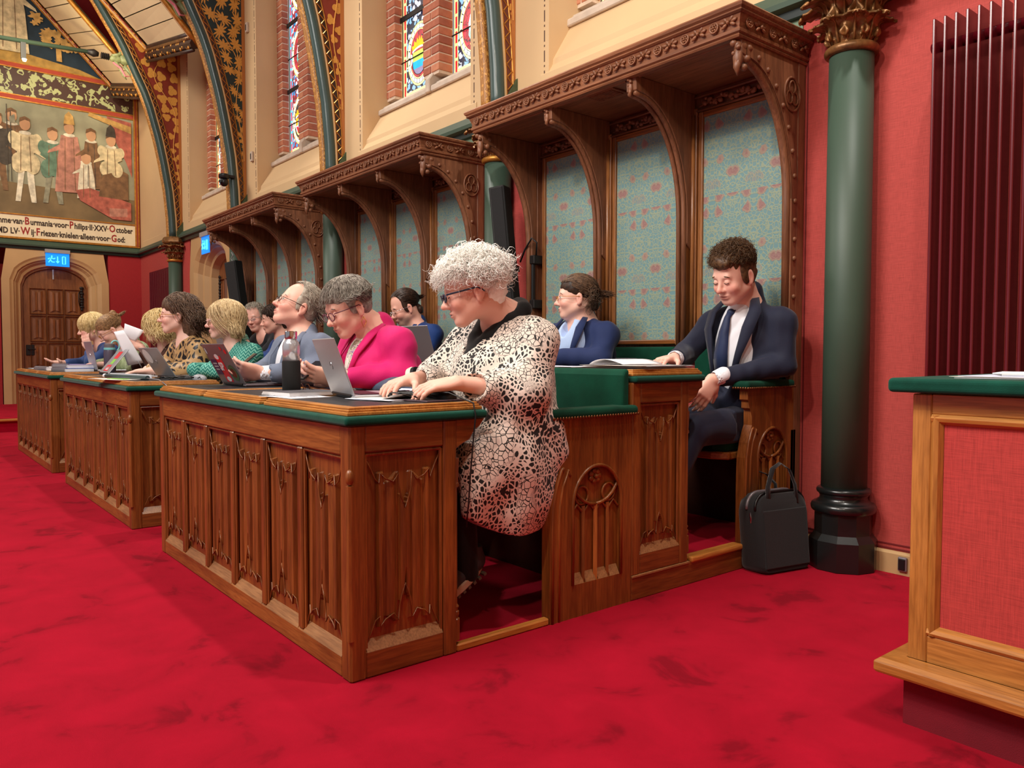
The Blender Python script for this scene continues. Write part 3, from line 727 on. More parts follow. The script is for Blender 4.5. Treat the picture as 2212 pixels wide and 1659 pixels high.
MB().box(XE, XE+.045, Y1+.02, Y1+.045, 2.82, 5.6).build('frame_line', plain('rust', (150, 62, 34), .6), mural)
# robed figures (flat paint on the wall)
skin = PM('skin', (196, 150, 112), .08); C = {n: PM(n, c, .34, 12) for n, c in dict(cream=(206, 190, 150), green=(96, 126, 104), red=(170, 92, 76), rose=(176, 122, 104), brown=(120, 88, 58), grey=(140, 138, 116), white=(214, 206, 182), dark=(70, 62, 52), gold=(190, 150, 84)).items()}
def figure(y, z0, h, robe, leg=None, hat=None, w=.2, face=1):
    sh = z0+h*.80; hz = z0+h*.91
    if leg:
        for s in (-1, 1): flat([(y+s*.05-.04, z0+h*.45), (y+s*.05+.05, z0+h*.45), (y+s*.11+.03, z0), (y+s*.11-.04, z0), (y+s*.07-.045, z0+h*.22)], C[leg], 'painted_leg', .006)
        body = [(y-w*.7, sh), (y+w*.7, sh), (y+w*1.0, z0+h*.62), (y+w*.6, z0+h*.58), (y+w*.9, z0+h*.36), (y-w*.9, z0+h*.36), (y-w*.6, z0+h*.58), (y-w*1.05, z0+h*.62)]
    else: body = [(y-w*.6, sh), (y+w*.6, sh), (y+w*.9, z0+h*.5), (y+w*1.1, z0+.02), (y-w*1.1, z0), (y-w*.85, z0+h*.5)]
    flat(body, C[robe], 'painted_robe', .008)
    flat([(y+face*w*.3, z0+h*.72), (y+face*w*1.5, z0+h*.56), (y+face*w*1.6, z0+h*.52), (y+face*w*.2, z0+h*.62)], C[robe], 'painted_arm', .009)
    el = lambda cy_, cz_, ry, rz, m, d, nm: flat([(cy_+ry*math.cos(a), cz_+rz*math.sin(a)) for a in [2*PI*i/16 for i in range(16)]], C[m], nm, d)
    if leg:
        for s in (-1, 1): el(y+s*w*.5, z0+h*.45, w*.55, h*.12, robe, .0085, 'painted_breeches'); el(y+s*w*.85, sh-h*.07, w*.38, h*.085, robe, .0088, 'painted_sleeve')
    el(y, sh+.012, .085, .030, 'white', .0095, 'painted_ruff')
    for i in (1, 3):
        yy = y+w*(-.6+.3*i); lo_ = z0+h*(.36 if leg else .04)
        flat([(yy-.004, sh-.04), (yy+.004, sh-.04), (yy+w*.08*(i-2)+.007, lo_), (yy+w*.08*(i-2)-.004, lo_)], C['brown' if robe not in ('brown', 'dark') else 'dark'], 'painted_fold', .0092)
    flat([(y+.075*math.cos(a), hz+.10*math.sin(a)) for a in [2*PI*i/14 for i in range(14)]], skin, 'painted_head', .010)
    flat([(y-.08, hz+.02), (y-.07, hz+.09), (y, hz+.125), (y+.07, hz+.09), (y+.07, hz+.05), (y, hz+.07)], C['brown'], 'painted_hair', .012)
    if hat: flat([(y-.08, hz+.06), (y+.08, hz+.06), (y+.06, hz+.2), (y, hz+.27), (y-.06, hz+.2)], C[hat], 'painted_hat', .013)
figure(.62, 3.62, 1.22, 'brown', 'grey', w=.15); figure(.42, 3.55, 1.2, 'dark', 'brown')
figure(.80, 3.40, 1.35, 'cream', 'white', w=.19); figure(1.18, 3.42, 1.22, 'green', 'grey', w=.17)
figure(1.42, 3.62, 1.16, 'rose', None, 'gold', .2, -1); figure(1.74, 3.72, .98, 'brown', None, None, .15, -1); figure(1.66, 3.55, .74, 'white', None, None, .13, -1)
figure(2.04, 3.62, 1.05, 'cream', 'white', 'dark', .17, -1)
flat([(1.98, 4.98), (2.36, 4.93), (2.36, 4.0), (2.27, 4.25), (2.05, 4.7)], C['red'], 'painted_curtain', .007)
flat([(1.72, 4.99), (2.36, 4.86), (2.36, 4.74), (1.70, 4.93)], C['gold'], 'painted_fringe', .009)
flat([(1.56, 3.52), (2.05, 3.26), (2.34, 3.26), (2.34, 3.56), (1.72, 3.74), (1.50, 3.68)], C['red'], 'painted_step', .005)
flat([(2.0, 3.30), (2.28, 3.32), (2.28, 3.46), (2.0, 3.44)], C['rose'], 'painted_step_panel', .006)
flat([(1.84, 3.62), (2.3, 3.6), (2.3, 4.05), (2.2, 4.1), (1.9, 3.98)], C['brown'], 'painted_chair', .006)
for yy, zt in ((.55, 4.9), (.60, 4.8)): flat([(yy, 3.7), (yy+.012, 3.7), (yy+.012, zt), (yy, zt)], C['dark'], 'painted_spear', .005)
flat([(.585, 4.7), (.66, 4.76), (.67, 4.62), (.6, 4.62)], C['grey'], 'painted_axe', .006)
figure(.62, 5.72, 1.35, 'cream', None, None, .24)
rnd = random.Random(3)
for i in range(30):
    yy = rnd.uniform(.95, 1.65); top = 6.45-(yy-.95)*.95; zz = rnd.uniform(5.95, max(6.0, top)); a = rnd.uniform(0, PI); s = rnd.uniform(.05, .09)
    pts = [(yy+s*math.cos(a+t)*(1+.35*math.cos(5*t)), zz+s*.7*math.sin(a+t)*(1+.35*math.cos(5*t))) for t in [2*PI*j/18 for j in range(18)]]
    flat(pts, C['gold'], 'painted_leaf', .005)
flat([(1.26, 5.72), (1.34, 5.72), (1.32, 6.1), (1.36, 6.3), (1.30, 6.3), (1.25, 6.1)], C['gold'], 'painted_trunk', .004)
MYZ = Matrix(((0, 0, 1, 0), (1, 0, 0, 0), (0, 1, 0, 0), (0, 0, 0, 1)))
def wall_text(s, y, z, size, c, w=1.0):
    M = Matrix.Translation((XE+.018, y, z)) @ MYZ @ Matrix.Diagonal((w, 1.25, 1, 1))
    return text_mesh('lettering', s, size, c, M, mural, bold=.003)
ink = plain('ink', (52, 34, 26), .7); red = plain('red_ink', (150, 34, 32), .7)
y = 2.34
def measure(o): xs = [v.co.y for v in o.data.vertices]; return max(xs)-min(xs) if xs else 0
def line_text(parts, yr, z, size, w):
    y = yr; objs = []
    for s, c in reversed(parts):
        o = wall_text(s, 0, z, size*(1.25 if c is red else 1), c, w); wd = measure(o); y -= wd+.012
        mn = min(v.co.y for v in o.data.vertices)+ORG.y
        o.data.transform(Matrix.Translation((0, y-mn, 0)))
line_text([('Gemme·van·', ink), ('B', red), ('urmania·voor·', ink), ('P', red), ('hilips·II·XXV·', ink), ('O', red), ('ctober', ink)], 2.375, 3.045, .105, .92)
line_text([('MD LV·', ink), ('W', red), ('ij·', ink), ('F', red), ('riezen·knielen·alleen·voor·', ink), ('G', red), ('od:', ink)], 2.25, 2.885, .105, .92)
for i, p in enumerate(((.0, .0, 'gold', .03), (.05, .04, 'darkwood', .022), (.10, .06, 'cream', .02), (.15, .08, 'gold', .018))):
    pts = [(yy+p[0]*.7, zz+p[0]*.7) for yy, zz in arcp[2:6]]
    MB().tube([(XE+.03+p[1], a, b_) for a, b_ in pts], p[3], 8).build('arch_moulding', MT[p[2]], mural, smooth=True)

# ---------------------------------------------------------------- doors
def arch_curve(hw, zs_, zt, z0, n=9, m=20):
    pts = [(-hw, z0+(zs_-z0)*i/n) for i in range(n)]
    for i in range(m+1):
        u = -1+2*i/m; pts.append((hw*u, zs_+(zt-zs_)*max(0, 1-abs(u)**2.3)**.5*(1-.08*abs(u))))
    return pts+[(hw, zs_+(z0-zs_)*(i+1)/n) for i in range(n)]
def door_surround(par, TR, z0, levels, outer, mat):
    # levels: (half width, spring z, top z, depth); TR maps (u, depth, z) to world
    cs = [(arch_curve(h, s, t, z0), d) for h, s, t, d in levels]
    HW, HT = outer; base = []
    for (u, z) in cs[0][0]:
        h, s, t, d = levels[0]
        if z <= s+1e-6 and abs(abs(u)-h) < 1e-6: base.append((math.copysign(HW, u), z))
        else: base.append((u/h*HW, HT))
    allc = [(base, levels[0][3])]+cs
    b = MB()
    for (c0, d0), (c1, d1) in zip(allc, allc[1:]):
        n = len(c0); vs = [TR(u, d0, z) for u, z in c0]+[TR(u, d1, z) for u, z in c1]
        b.add(vs, [(i, i+1, n+i+1, n+i) for i in range(n-1)])
    return b.build('door_surround', mat, par)
def door_leaf(par, TR, z0, hw, zs_, zt, d, th, cols, rows, mat, ztop_panel):
    c = arch_curve(hw, zs_, zt, z0); n = len(c); b = MB()
    b.add([TR(u, d, z) for u, z in c]+[TR(u, d+th, z) for u, z in c], [tuple(range(n)), tuple(range(2*n-1, n-1, -1))]+[(i, (i+1) % n, n+(i+1) % n, n+i) for i in range(n)])
    leaf = b.build('door_leaf', mat, par)
    st = .05; wd = (2*hw-.16)/cols
    hts = [(z0+.10, z0+.10+(ztop_panel-z0-.1)/rows*1) for _ in range(1)]
    ph = (ztop_panel-z0-.10)/rows
    for j in range(rows):
        for i in range(cols):
            u0 = -hw+.08+wd*i+st/2; u1 = u0+wd-st; a = z0+.1+ph*j+.03; e = a+ph-.06
            # frame moulding round a recessed-looking raised panel
            q = MB(); o_ = d-.012; q_ = d-.028
            ring_ = [(u0-.02, a-.02), (u1+.02, a-.02), (u1+.02, e+.02), (u0-.02, e+.02)]; rin = [(u0, a), (u1, a), (u1, e), (u0, e)]
            vs = [TR(u, d, z) for u, z in ring_]+[TR(u, q_, z) for u, z in [(lerp(x1, x2, .4), lerp(z1, z2, .4)) for (x1, z1), (x2, z2) in zip(ring_, rin)]]+[TR(u, d-.001, z) for u, z in rin]
            q.add(vs, [(k, (k+1) % 4, 4+(k+1) % 4, 4+k) for k in range(4)]+[(4+k, 4+(k+1) % 4, 8+(k+1) % 4, 8+k) for k in range(4)])
            q.build('panel_moulding', mat, par)
            q = MB(); cc = (u0+u1)/2; iw = (u1-u0)/2-.02
            pts = [(-iw, a+.02), (iw, a+.02), (iw, e-.02), (iw*.6, e-.035), (-iw*.6, e-.035), (-iw, e-.02)]
            for sx in (-1, 1):
                q.add([TR(cc+sx*iw*.05, d-.016, a+.05), TR(cc+sx*iw*.5, d-.022, a+.04), TR(cc+sx*iw*.95, d-.006, a+.02), TR(cc+sx*iw*.95, d-.006, e-.02), TR(cc+sx*iw*.5, d-.022, e-.04), TR(cc+sx*iw*.05, d-.016, e-.05)], [(0, 1, 4, 5), (1, 2, 3, 4)])
            q.build('door_panel', mat, par)
    return leaf
def exit_sign(par_label, loc, TR, w, h):
    s = thing('exit_sign', loc, par_label, 'exit sign', 'blue lit exit signs')
    blue = plain('sign_blue', (10, 120, 220), .4, emit=(0, 128, 240), estr=1.1); cy = plain('sign_cyan', (80, 220, 250), .4, emit=(90, 220, 255), estr=1.3)
    def bx(u0, u1, d0, d1, z0, z1, nm, m):
        q = MB().box(u0, u1, d0, d1, z0, z1); q.v = [tuple(TR(a, b_, c)) for a, b_, c in q.v]; return q.build(nm, m, s, bevel=.003)
    bx(-w/2, w/2, -.06, .0, h*.55, h*.85, 'housing', MT['silver']); bx(-w/2+.01, w/2-.01, -.035, -.02, -h*.5, h*.55, 'lit_panel', blue)
    def tb(pts, r=.008): q = MB().tube([TR(a, -.037, c) for a, c in pts], r, 5); return q.v, q.f
    q = MB()
    for pts in ([(-.10, .05), (-.12, 0), (-.09, -.04), (-.05, -.04)], [(-.12, 0), (-.15, -.05)], [(-.13, .035), (-.16, .01)], [(-.10, .04), (-.06, .02), (-.04, .04)],
                [(0, .07), (0, -.055)], [(-.025, -.02), (0, -.055), (.025, -.02)], [(.08, .07), (.13, .07), (.13, -.07), (.08, -.07), (.08, .07)]):
        v, f = tb([(a*w/.42, c*h/.24) for a, c in pts]); q.add(v, f)
    v = MB().ell(TR(-.095*w/.42, -.037, .07*h/.24), (.012, .012, .012), 8, 6); q.add(v.v, v.f)
    q.build('pictogram', cy, s)
    return s
# door 1 in the end wall (faces +x)
cy1 = 1.20
d1 = thing('door_1', (XE, cy1, .17), kind='structure')
TR1 = lambda u, d, z: Vector((XE-d, cy1+u, z))
door_surround(d1, TR1, .17, [(.66, 2.16, 2.58, -.02), (.63, 2.15, 2.55, 0), (.60, 2.14, 2.52, .01), (.585, 2.13, 2.50, .05), (.57, 2.13, 2.49, .05), (.53, 2.11, 2.46, .10), (.50, 2.09, 2.42, .11), (.485, 2.08, 2.40, .16)], (.77, 2.67), MT['sand'])
door_surround(d1, TR1, .17, [(.50, 2.09, 2.42, .15), (.465, 2.07, 2.38, .15), (.455, 2.06, 2.37, .2)], (.51, 2.44), MT['doorwood']).name = 'door_frame'
door_leaf(d1, TR1, .17, .455, 2.06, 2.37, .19, .05, 3, 4, MT['doorwood'], 2.06)
MB().box(XE-.19+.0, XE-.17, cy1-.43, cy1-.31, .95, 1.12).build('lock_plate', MT['iron'], d1, bevel=.006)
MB().tube([(XE-.17, cy1-.40, 1.05), (XE-.13, cy1-.40, 1.05), (XE-.13, cy1-.30, 1.05)], .010, 8).build('door_handle', MT['iron'], d1)
hb = MB()
for i in range(9): hb.ell((XE-.165, cy1+.39, 1.72+.045*i), (.012, .02+.018*abs(math.sin(i*1.3)), .026), 10, 6)
hb.tube([(XE-.16, cy1+.36, 1.78), (XE-.13, cy1+.34, 1.85), (XE-.13, cy1+.34, 1.98), (XE-.16, cy1+.36, 2.02)], .009, 8)
hb.build('ornate_handle', MT['iron'], d1, smooth=True)
MB().tube([(XE-.12, cy1-.03, 2.36), (XE-.12, cy1-.03, 2.20)], .014, 8).build('door_closer', MT['silver'], d1)
exit_sign('blue lit exit sign hanging over the panelled end-wall door', (XE, cy1+.01, 2.53), lambda u, d, z: Vector((XE+.03-d, cy1+.01+u, 2.50+z)), .36, .20)
# door 2 in the long wall (faces -y)
cx2 = -8.90
d2 = thing('door_2', (cx2, W, .17), kind='structure')
TR2 = lambda u, d, z: Vector((cx2+u, W+d, z))
door_surround(d2, TR2, .17, [(.70, 2.16, 2.56, -.01), (.66, 2.15, 2.53, .01), (.63, 2.14, 2.50, .03), (.60, 2.12, 2.48, .09), (.57, 2.11, 2.46, .10), (.52, 2.09, 2.42, .16), (.48, 2.08, 2.38, .17), (.45, 2.07, 2.35, .27)], (.88, 2.67), MT['sand'])
door_leaf(d2, TR2, .17, .46, 2.06, 2.36, .265, .04, 3, 4, MT['doorwood'], 2.06)
hb = MB()
for i in range(9): hb.ell((cx2-.36, W+.245, 1.72+.045*i), (.02+.018*abs(math.sin(i*1.3)), .012, .026), 10, 6)
hb.build('ornate_handle', MT['iron'], d2, smooth=True)
exit_sign('blue lit exit sign over the side doorway, half behind the farthest canopy', (cx2, W, 2.50), lambda u, d, z: Vector((cx2+.0+d*0+u*1.0, W-.03+d, 2.47+z)), .34, .22)

# ---------------------------------------------------------------- radiators
def radiator(x0, n, pitch, y0, y1, z0, z1, lab):
    r = thing('radiator', (x0, (y0+y1)/2, z0), lab, 'radiator')
    f0 = MB().box(x0-.006, x0+.006, y0, y1, z0, z1).build('fin', MT['radiator'], r, bevel=.003)
    for i in range(1, n):
        o = f0.copy(); COL.objects.link(o); o.parent = r; o.location = (i*pitch, 0, 0)
    for z in (z0+.10, z1-.10): MB().tube([(x0-.03, (y0+y1)/2+.02, z), (x0+n*pitch, (y0+y1)/2+.02, z)], .022, 12).build('header_pipe', MT['radiator'], r, smooth=True)
    MB().tube([(x0-.035, (y0+y1)/2+.02, z1-.10), (x0-.02, (y0+y1)/2+.02, z1-.10)], .010, 8).build('plug', MT['nail'], r)
    return r
radiator(.655, 26, .0427, 2.345, 2.435, .35, 2.385, 'tall dark red fin radiator on the wall behind the lectern')
radiator(-11.5, 22, .052, 2.36, 2.44, .8, 2.30, 'dark red fin radiator in the far corner by the last column')

# small things on the wall
for i, (z, lb) in enumerate(((4.94, 'upper small white box on the pier beside the dark green rib'), (3.37, 'lower small white box on the pier beside the dark green rib'))):
    x = -7.38+.11*i; s = thing('wall_sensor', (x, W, z), lb, 'sensor')
    MB().box(x-.03, x+.03, W-.03, W, z-.06, z+.06).build('case', MT['stone'], s, bevel=.008, seg=2); MB().box(x-.012, x+.012, W-.034, W-.029, z-.035, z+.035).build('lens', MT['black'], s, bevel=.003)
c = thing('dome_camera', (-7.46, 2.20, 3.1), 'black pan-tilt camera on a bracket in front of the dark green rib', 'camera')
MB().lathe([(.055, .04), (.062, .05), (.062, .085), (.05, .095)], (-7.46, 2.20, 3.06), 20).build('mount', MT['black'], c, smooth='auto')
MB().box(-7.50, -7.44, 2.18, 2.33, 3.12, 3.15).build('bracket', MT['black'], c)
MB().ell((-7.46, 2.20, 3.06), (.05, .05, .055), 18, 12).build('head', MT['black'], c, smooth=True)
MB().lathe([(.022, 0), (.022, .02), (.016, .022)], (0, 0, 0), 14).xf(Matrix.Translation((-7.44, 2.16, 3.06)) @ Euler((PI/2, 0, .6)).to_matrix().to_4x4()).build('lens', MT['blackpaint'], c)

def speaker(x, y, z0, z1, lean, lb, w=.095, yaw=.25):
    s = thing('column_speaker', (x, y, z0), lb, 'loudspeaker')
    M = Matrix.Translation((x, y, z0)) @ Matrix.Rotation(yaw, 4, 'Z') @ Matrix.Rotation(lean, 4, 'Y')
    h = z1-z0
    MB().box(-w/2, w/2, -.05, .06, 0, h).xf(M).build('cabinet', MT['blackmat'], s, bevel=.008, seg=2)
    MB().box(-w/2+.012, w/2-.012, -.056, -.05, .01, h-.01).xf(M).build('grille', MT['blackfab'], s, bevel=.003)
    MB().box(-.02, .01, -.0575, -.056, h*.42, h*.426).xf(M).build('name_plate', MT['silver'], s)
    return s, M, h
s, M, h = speaker(-1.98, 2.235, 1.15, 2.12, -.10, 'black slim loudspeaker leaning on the column right of the middle canopy', .115, .45)
b = MB().box(-.03, .03, .06, .15, h*.42, h*.46).xf(M); b.build('bracket', MT['iron'], s)
s, M, h = speaker(-6.73, 2.15, 1.10, 2.05, -.16, 'black slim loudspeaker leaning beside the side doorway', .17, .45)
b = MB().box(-.03, .03, .06, .2, h*.42, h*.46).xf(M); b.build('bracket', MT['iron'], s)
MB().tube([(0, 0, h), (-.02, 0, h+.04), (.02, 0, h+.07), (0, 0, h+.11)], .006, 6).xf(M).build('hanging_hook', MT['silver'], s)
a = thing('wall_bracket', (-1.93, 2.42, 1.55), 'black wall bracket with looped cable between column and first canopy', 'bracket')
MB().box(-1.955, -1.90, 2.36, 2.48, 1.60, 1.66).build('clamp', MT['iron'], a, bevel=.005); MB().box(-1.955, -1.90, 2.36, 2.48, 1.30, 1.36).build('clamp', MT['iron'], a, bevel=.005)
MB().tube([(-1.93, 2.38, 1.36), (-1.93, 2.38, 1.60)], .014, 8).build('rod', MT['black'], a)
MB().tube([(-1.90, 2.38, 1.66), (-1.87, 2.36, 1.74), (-1.90, 2.34, 1.77), (-1.97, 2.34, 1.70), (-2.02, 2.34, 1.62)], .006, 6).build('cable', MT['black'], a, smooth=True)

# tie rod with dragon head, near the end wall
def dragon(off, lb):
    d = thing('tie_rod', (-10.24+off, 1.6, 5.15), lb, 'tie rod', 'iron tie rods under the vault')
    x = -10.24+off
    MB().tube([(x, -3.0, 4.95), (x, 1.30, 5.21)], .028, 10).build('rod', MT['greenpaint'], d, smooth=True)
    MB().tube([(x, 1.28, 5.21), (x, 1.36, 5.21), (x, 1.42, 5.205)], [.03, .055, .03], 10).build('collar', MT['iron'], d, smooth=True)
    for i in range(5): MB().lathe([(.04, -.007), (.05, 0), (.04, .007)], (0, 0, 0), 14).xf(Matrix.Translation((x, 1.46+.022*i, 5.20)) @ Matrix.Rotation(PI/2, 4, 'X')).build('collar_ring', MT['iron'], d)
    hd = MB()
    hd.ell((x, 1.66, 5.19), (.05, .12, .05), 12, 8); hd.ell((x, 1.78, 5.20), (.075, .11, .075), 12, 8); hd.tube([(x, 1.60, 5.22), (x, 1.70, 5.27), (x, 1.74, 5.38), (x, 1.72, 5.44)], [.03, .025, .02, .005], 8)
    hd.tube([(x, 1.62, 5.15), (x, 1.70, 5.08), (x, 1.74, 4.98), (x, 1.78, 4.93)], [.03, .03, .02, .006], 8); hd.tube([(x, 1.75, 5.12), (x, 1.84, 5.02), (x, 1.88, 4.95)], [.03, .025, .006], 8)
    for i in range(5): hd.tube([(x+.03*(i % 2*2-1), 1.70+.04*i, 5.24), (x+.05*(i % 2*2-1), 1.69+.05*i, 5.31)], [.014, .003], 6)
    hd.build('dragon_head', plain('dragon_green', (132, 140, 96), .5, var=.4, vscale=20), d, smooth=True)
    MB().tube([(x+.02, 1.60, 5.13), (x+.02, 1.70, 5.07), (x+.02, 1.76, 4.97), (x+.02, 1.82, 4.98)], [.014, .018, .014, .004], 8).build('tongue', plain('tongue_pink', (210, 120, 130), .5), d)
    MB().prism([(1.80, 5.28), (2.10, 5.22), (2.12, 5.02), (1.98, 5.00), (1.94, 5.05), (1.86, 5.04)], 'x', x-.05, x+.05).build('wall_bracket', MT['greenpaint'], d, bevel=.01)
    MB().box(x-.02, x+.02, .48, .54, 4.93, 5.16).build('lamp_body', MT['black'], d)
    MB().lathe([(.02, 0), (.03, .03)], (x, .52, 4.90), 12).build('lamp_lens', plain('lamp_emit', (255, 255, 255), .3, emit=(255, 250, 235), estr=6), d)
dragon(0, 'green tie rod with a dragon head and small spot lamp crossing below the mural arch')
dragon(2.62, 'nearer tie rod with dragon head, cut by the top edge of the photo')
# ------------------------------------------------------------------ panelled oak furniture
def fold_h(u, v, asp):
    # relief of a linenfold panel, u -1..1 across, v 0..1 up
    a = abs(u)
    if a > .66: return 0.0
    e = .10/asp
    top = 1-e*(1.05 if a > .5 else (1.35-.25*math.cos((a-.14)/.36*PI)) if a > .14 else 2.0+.9*(1-a/.14))
    bot = e*(1.0 if a > .5 else (1.25-.2*math.cos((a-.14)/.36*PI)) if a > .14 else 1.9-.7*(1-a/.14)*-1)
    if v > top or v < bot: return 0.0
    if a > .52: return 1.0-.3*abs(a-.59)/.07
    if a > .44: return .25
    if a > .20: return .45+.35*math.sin((a-.20)/.24*PI)
    if a > .13: return .2
    return .75+.3*math.cos(a/.13*PI/2)
def linenfold(w, h, M, mat, parent, d=.018, name='panel', nu=56):
    asp = h/w/2.2; vs_ = []
    for a, b, n in ((0, .04, 1), (.04, .26/asp if asp > 1 else .26, 30), (.26/asp if asp > 1 else .26, 1-(.36/asp if asp > 1 else .36), 3), (1-(.36/asp if asp > 1 else .36), .97, 40), (.97, 1, 1)):
        vs_ += [lerp(a, b, i/n) for i in range(n)]
    vs_.append(1.0); nv = len(vs_)-1
    b = MB().grid(lambda u, t: (u*w-w/2, -fold_h(2*u-1, vs_[int(round(t*nv))], asp)*d, vs_[int(round(t*nv))]*h), nu, nv)
    pn = b.xf(M).build(name, mat, parent)
    e = .10/asp; half = [(.93, 1-e*.35), (.84, 1-e*.75), (.72, 1-e*1.35), (.64, 1-e*1.55), (.63, 1-e*1.05), (.50, 1-e*1.35), (.30, 1-e*1.55), (.17, 1-e*1.15), (.15, 1-e*1.9), (.10, 1-e*2.35), (0, 1-e*2.95)]
    for sg in (0, 1):
        pts = [(-a, v) for a, v in half]+[(a, v) for a, v in half[::-1][1:]]
        if sg: pts = [(a, 1-v) for a, v in pts]
        q = MB().tube([(a*w/2, -d*(.5 if abs(a) > .66 else .95), v*h) for a, v in pts], [.0016]+[.0027]*(len(pts)-2)+[.0016], 5).xf(M).build('carved_edge', mat, pn, smooth=True)
    return pn
def RX(x, y, z): return Matrix.Translation((x, y, z)) @ Matrix.Rotation(PI/2, 4, 'Z')   # local -y face -> +x
def framed(par, u0, u1, z0, z1, n, stile, toprail, botrail, TR, axis, M_at, endst, mats, depth=.022, sill=.03):
    """frame of rails and stiles with n linenfold panels; TR(u,d,z)->world, d = depth behind face"""
    def bx(name, a, b, za, zb, mat, d0=0, d1=.045, bev=.005):
        q = MB().box(a, b, d0, d1, za, zb); q.v = [tuple(TR(*p)) for p in q.v]; return q.build(name, mat, par, bevel=bev)
    mz, mx = mats
    bx('top_rail', u0+endst, u1-endst, z1-toprail, z1, mx); bx('bottom_rail', u0+endst, u1-endst, z0, z0+botrail, mx)
    for a in (u0, u1-endst): bx('corner_post', a, a+endst, z0, z1, mz, -.002, .055)
    pw = (u1-u0-2*endst-stile*(n-1))/n
    for i in range(n-1):
        a = u0+endst+pw*(i+1)+stile*i; bx('stile', a, a+stile, z0+botrail, z1-toprail, mz)
    for i in range(n):
        a = u0+endst+(pw+stile)*i
        linenfold(pw, z1-toprail-z0-botrail, M_at(a+pw/2, depth, z0+botrail), mz, par)
        # sloping sill and thin moulding round the opening
        q = MB().prism([(-.0, z0+botrail-.004), (depth, z0+botrail+sill), (depth, z0+botrail-.004)], 'x', a+.004, a+pw-.004); q.v = [tuple(TR(p[0], p[1], p[2])) for p in q.v]
        q.build('panel_sill', MT['sand_oak'], par)
        zt = z1-toprail; q = MB()
        for pts in ([(a+.006, z0+botrail), (a+.006, zt-.006)], [(a+.006, zt-.007), (a+pw-.006, zt-.007)], [(a+pw-.006, zt-.006), (a+pw-.006, z0+botrail)]):
            q.tube([TR(p[0], .012, p[1]) for p in pts], .006, 6)
        q.build('opening_moulding', mz, par)
MT['sand_oak'] = wood('oak_pale', (146, 100, 60), (176, 128, 84), 'x', .5)  # paler oak for the sloping sills and ledge beads
MZ = (MT['oak'], MT['oak_x'])
def velvet_slab(par, x0, x1, y0, y1, z0, z1, name='velvet_top'):
    return MB().box(x0, x1, y0, y1, z0, z1).build(name, MT['velvet'], par, bevel=.011, seg=4, smooth=False)
def board(par, x0, x1, y0, y1, z0, z1):
    b = MB().box(x0, x1, y0, y1, z0, z0+.012).box(x0+.006, x1-.006, y0+.006, y1-.006, z0+.012, z0+.019).box(x0+.011, x1-.011, y0+.011, y1-.011, z0+.019, z1)
    o = b.build('writing_board', MT['honey_x'], par, bevel=.003, seg=2)
    p = MB().box(x0+.045, x1-.045, y0+.045, y1-.045, z1-.0005, z1+.0008).build('leather_pad', MT['leather'], o, bevel=.0005); return o
def colonnette(par, x, y, z0, z1, r=.013):
    MB().lathe([(r*1.5, z0), (r*1.5, z0+.07), (r, z0+.075), (r*1.35, z0+.085), (r*1.35, z0+.095), (r*.9, z0+.10), (r*1.3, z0+.112), (r*.85, z0+.12), (r*.85, z1-.10), (r*1.3, z1-.095), (r*1.3, z1-.085), (r*1.1, z1-.08), (r*1.35, z1-.02), (r*1.35, z1)], (x, y, 0), 10).build('colonnette', MT['oak'], par)
def end_panel(par, x, y0, y1, z0, z1, over, sgn=1, d=.3):
    TR = lambda u, dd, z: Vector((x-sgn*dd, u if sgn > 0 else u, z))
    M_at = (lambda u, dd, z: Matrix.Translation((x-dd, u, z)) @ Matrix.Rotation(PI/2, 4, 'Z')) if sgn > 0 else (lambda u, dd, z: Matrix.Translation((x+dd, u, z)) @ Matrix.Rotation(-PI/2, 4, 'Z'))
    framed(par, y0, y1, z0, z1, 1, .04, .085, .085, TR, 'y', M_at, .052, (MT['oak'], MT['oak_y']))
    e = y1
    MB().prism([(e-.004, z1-.10), (e+.02, z1-.085), (e+.055, z1-.07), (e+.075, z1-.04), (e+.095, z1-.03), (e+over, z1), (e-.004, z1)], 'x', x-sgn*.045 if sgn > 0 else x, x if sgn > 0 else x+.045).build('bracket', MT['oak_y'], par, bevel=.004)
    colonnette(par, x-sgn*.02, e+.002, z0+.04, z1-.13)

def make_desk_front():
    d = thing('desk', (-1.01, .25, 0))
    TR = lambda u, dd, z: Vector((u, dd, z))
    framed(d, -2.02, 0, 0, .78, 6, .036, .095, .068, TR, 'x', lambda u, dd, z: Matrix.Translation((u, dd, z)), .058, MZ)
    end_panel(d, 0, .0, .39, 0, .78, .12); end_panel(d, -2.02, .0, .39, 0, .78, .12, -1)
    MB().tube([(.0, .0, .13), (.0, .0, .60)], .012, 8).build('corner_bead', MT['oak'], d)
    MB().ell((.0, .0, .625), (.014, .014, .025), 8, 6).build('bead_finial', MT['oak'], d, smooth=True)
    MB().box(-1.98, -.04, .36, .385, .62, .78).build('apron', MT['oak_x'], d)
    velvet_slab(d, -2.045, .022, -.022, .505, .78, .808)
    for x0, x1 in ((-.655, -.004), (-1.33, -.70), (-2.0, -1.375)): board(d, x0, x1, -.004, .498, .808, .834)
    return d
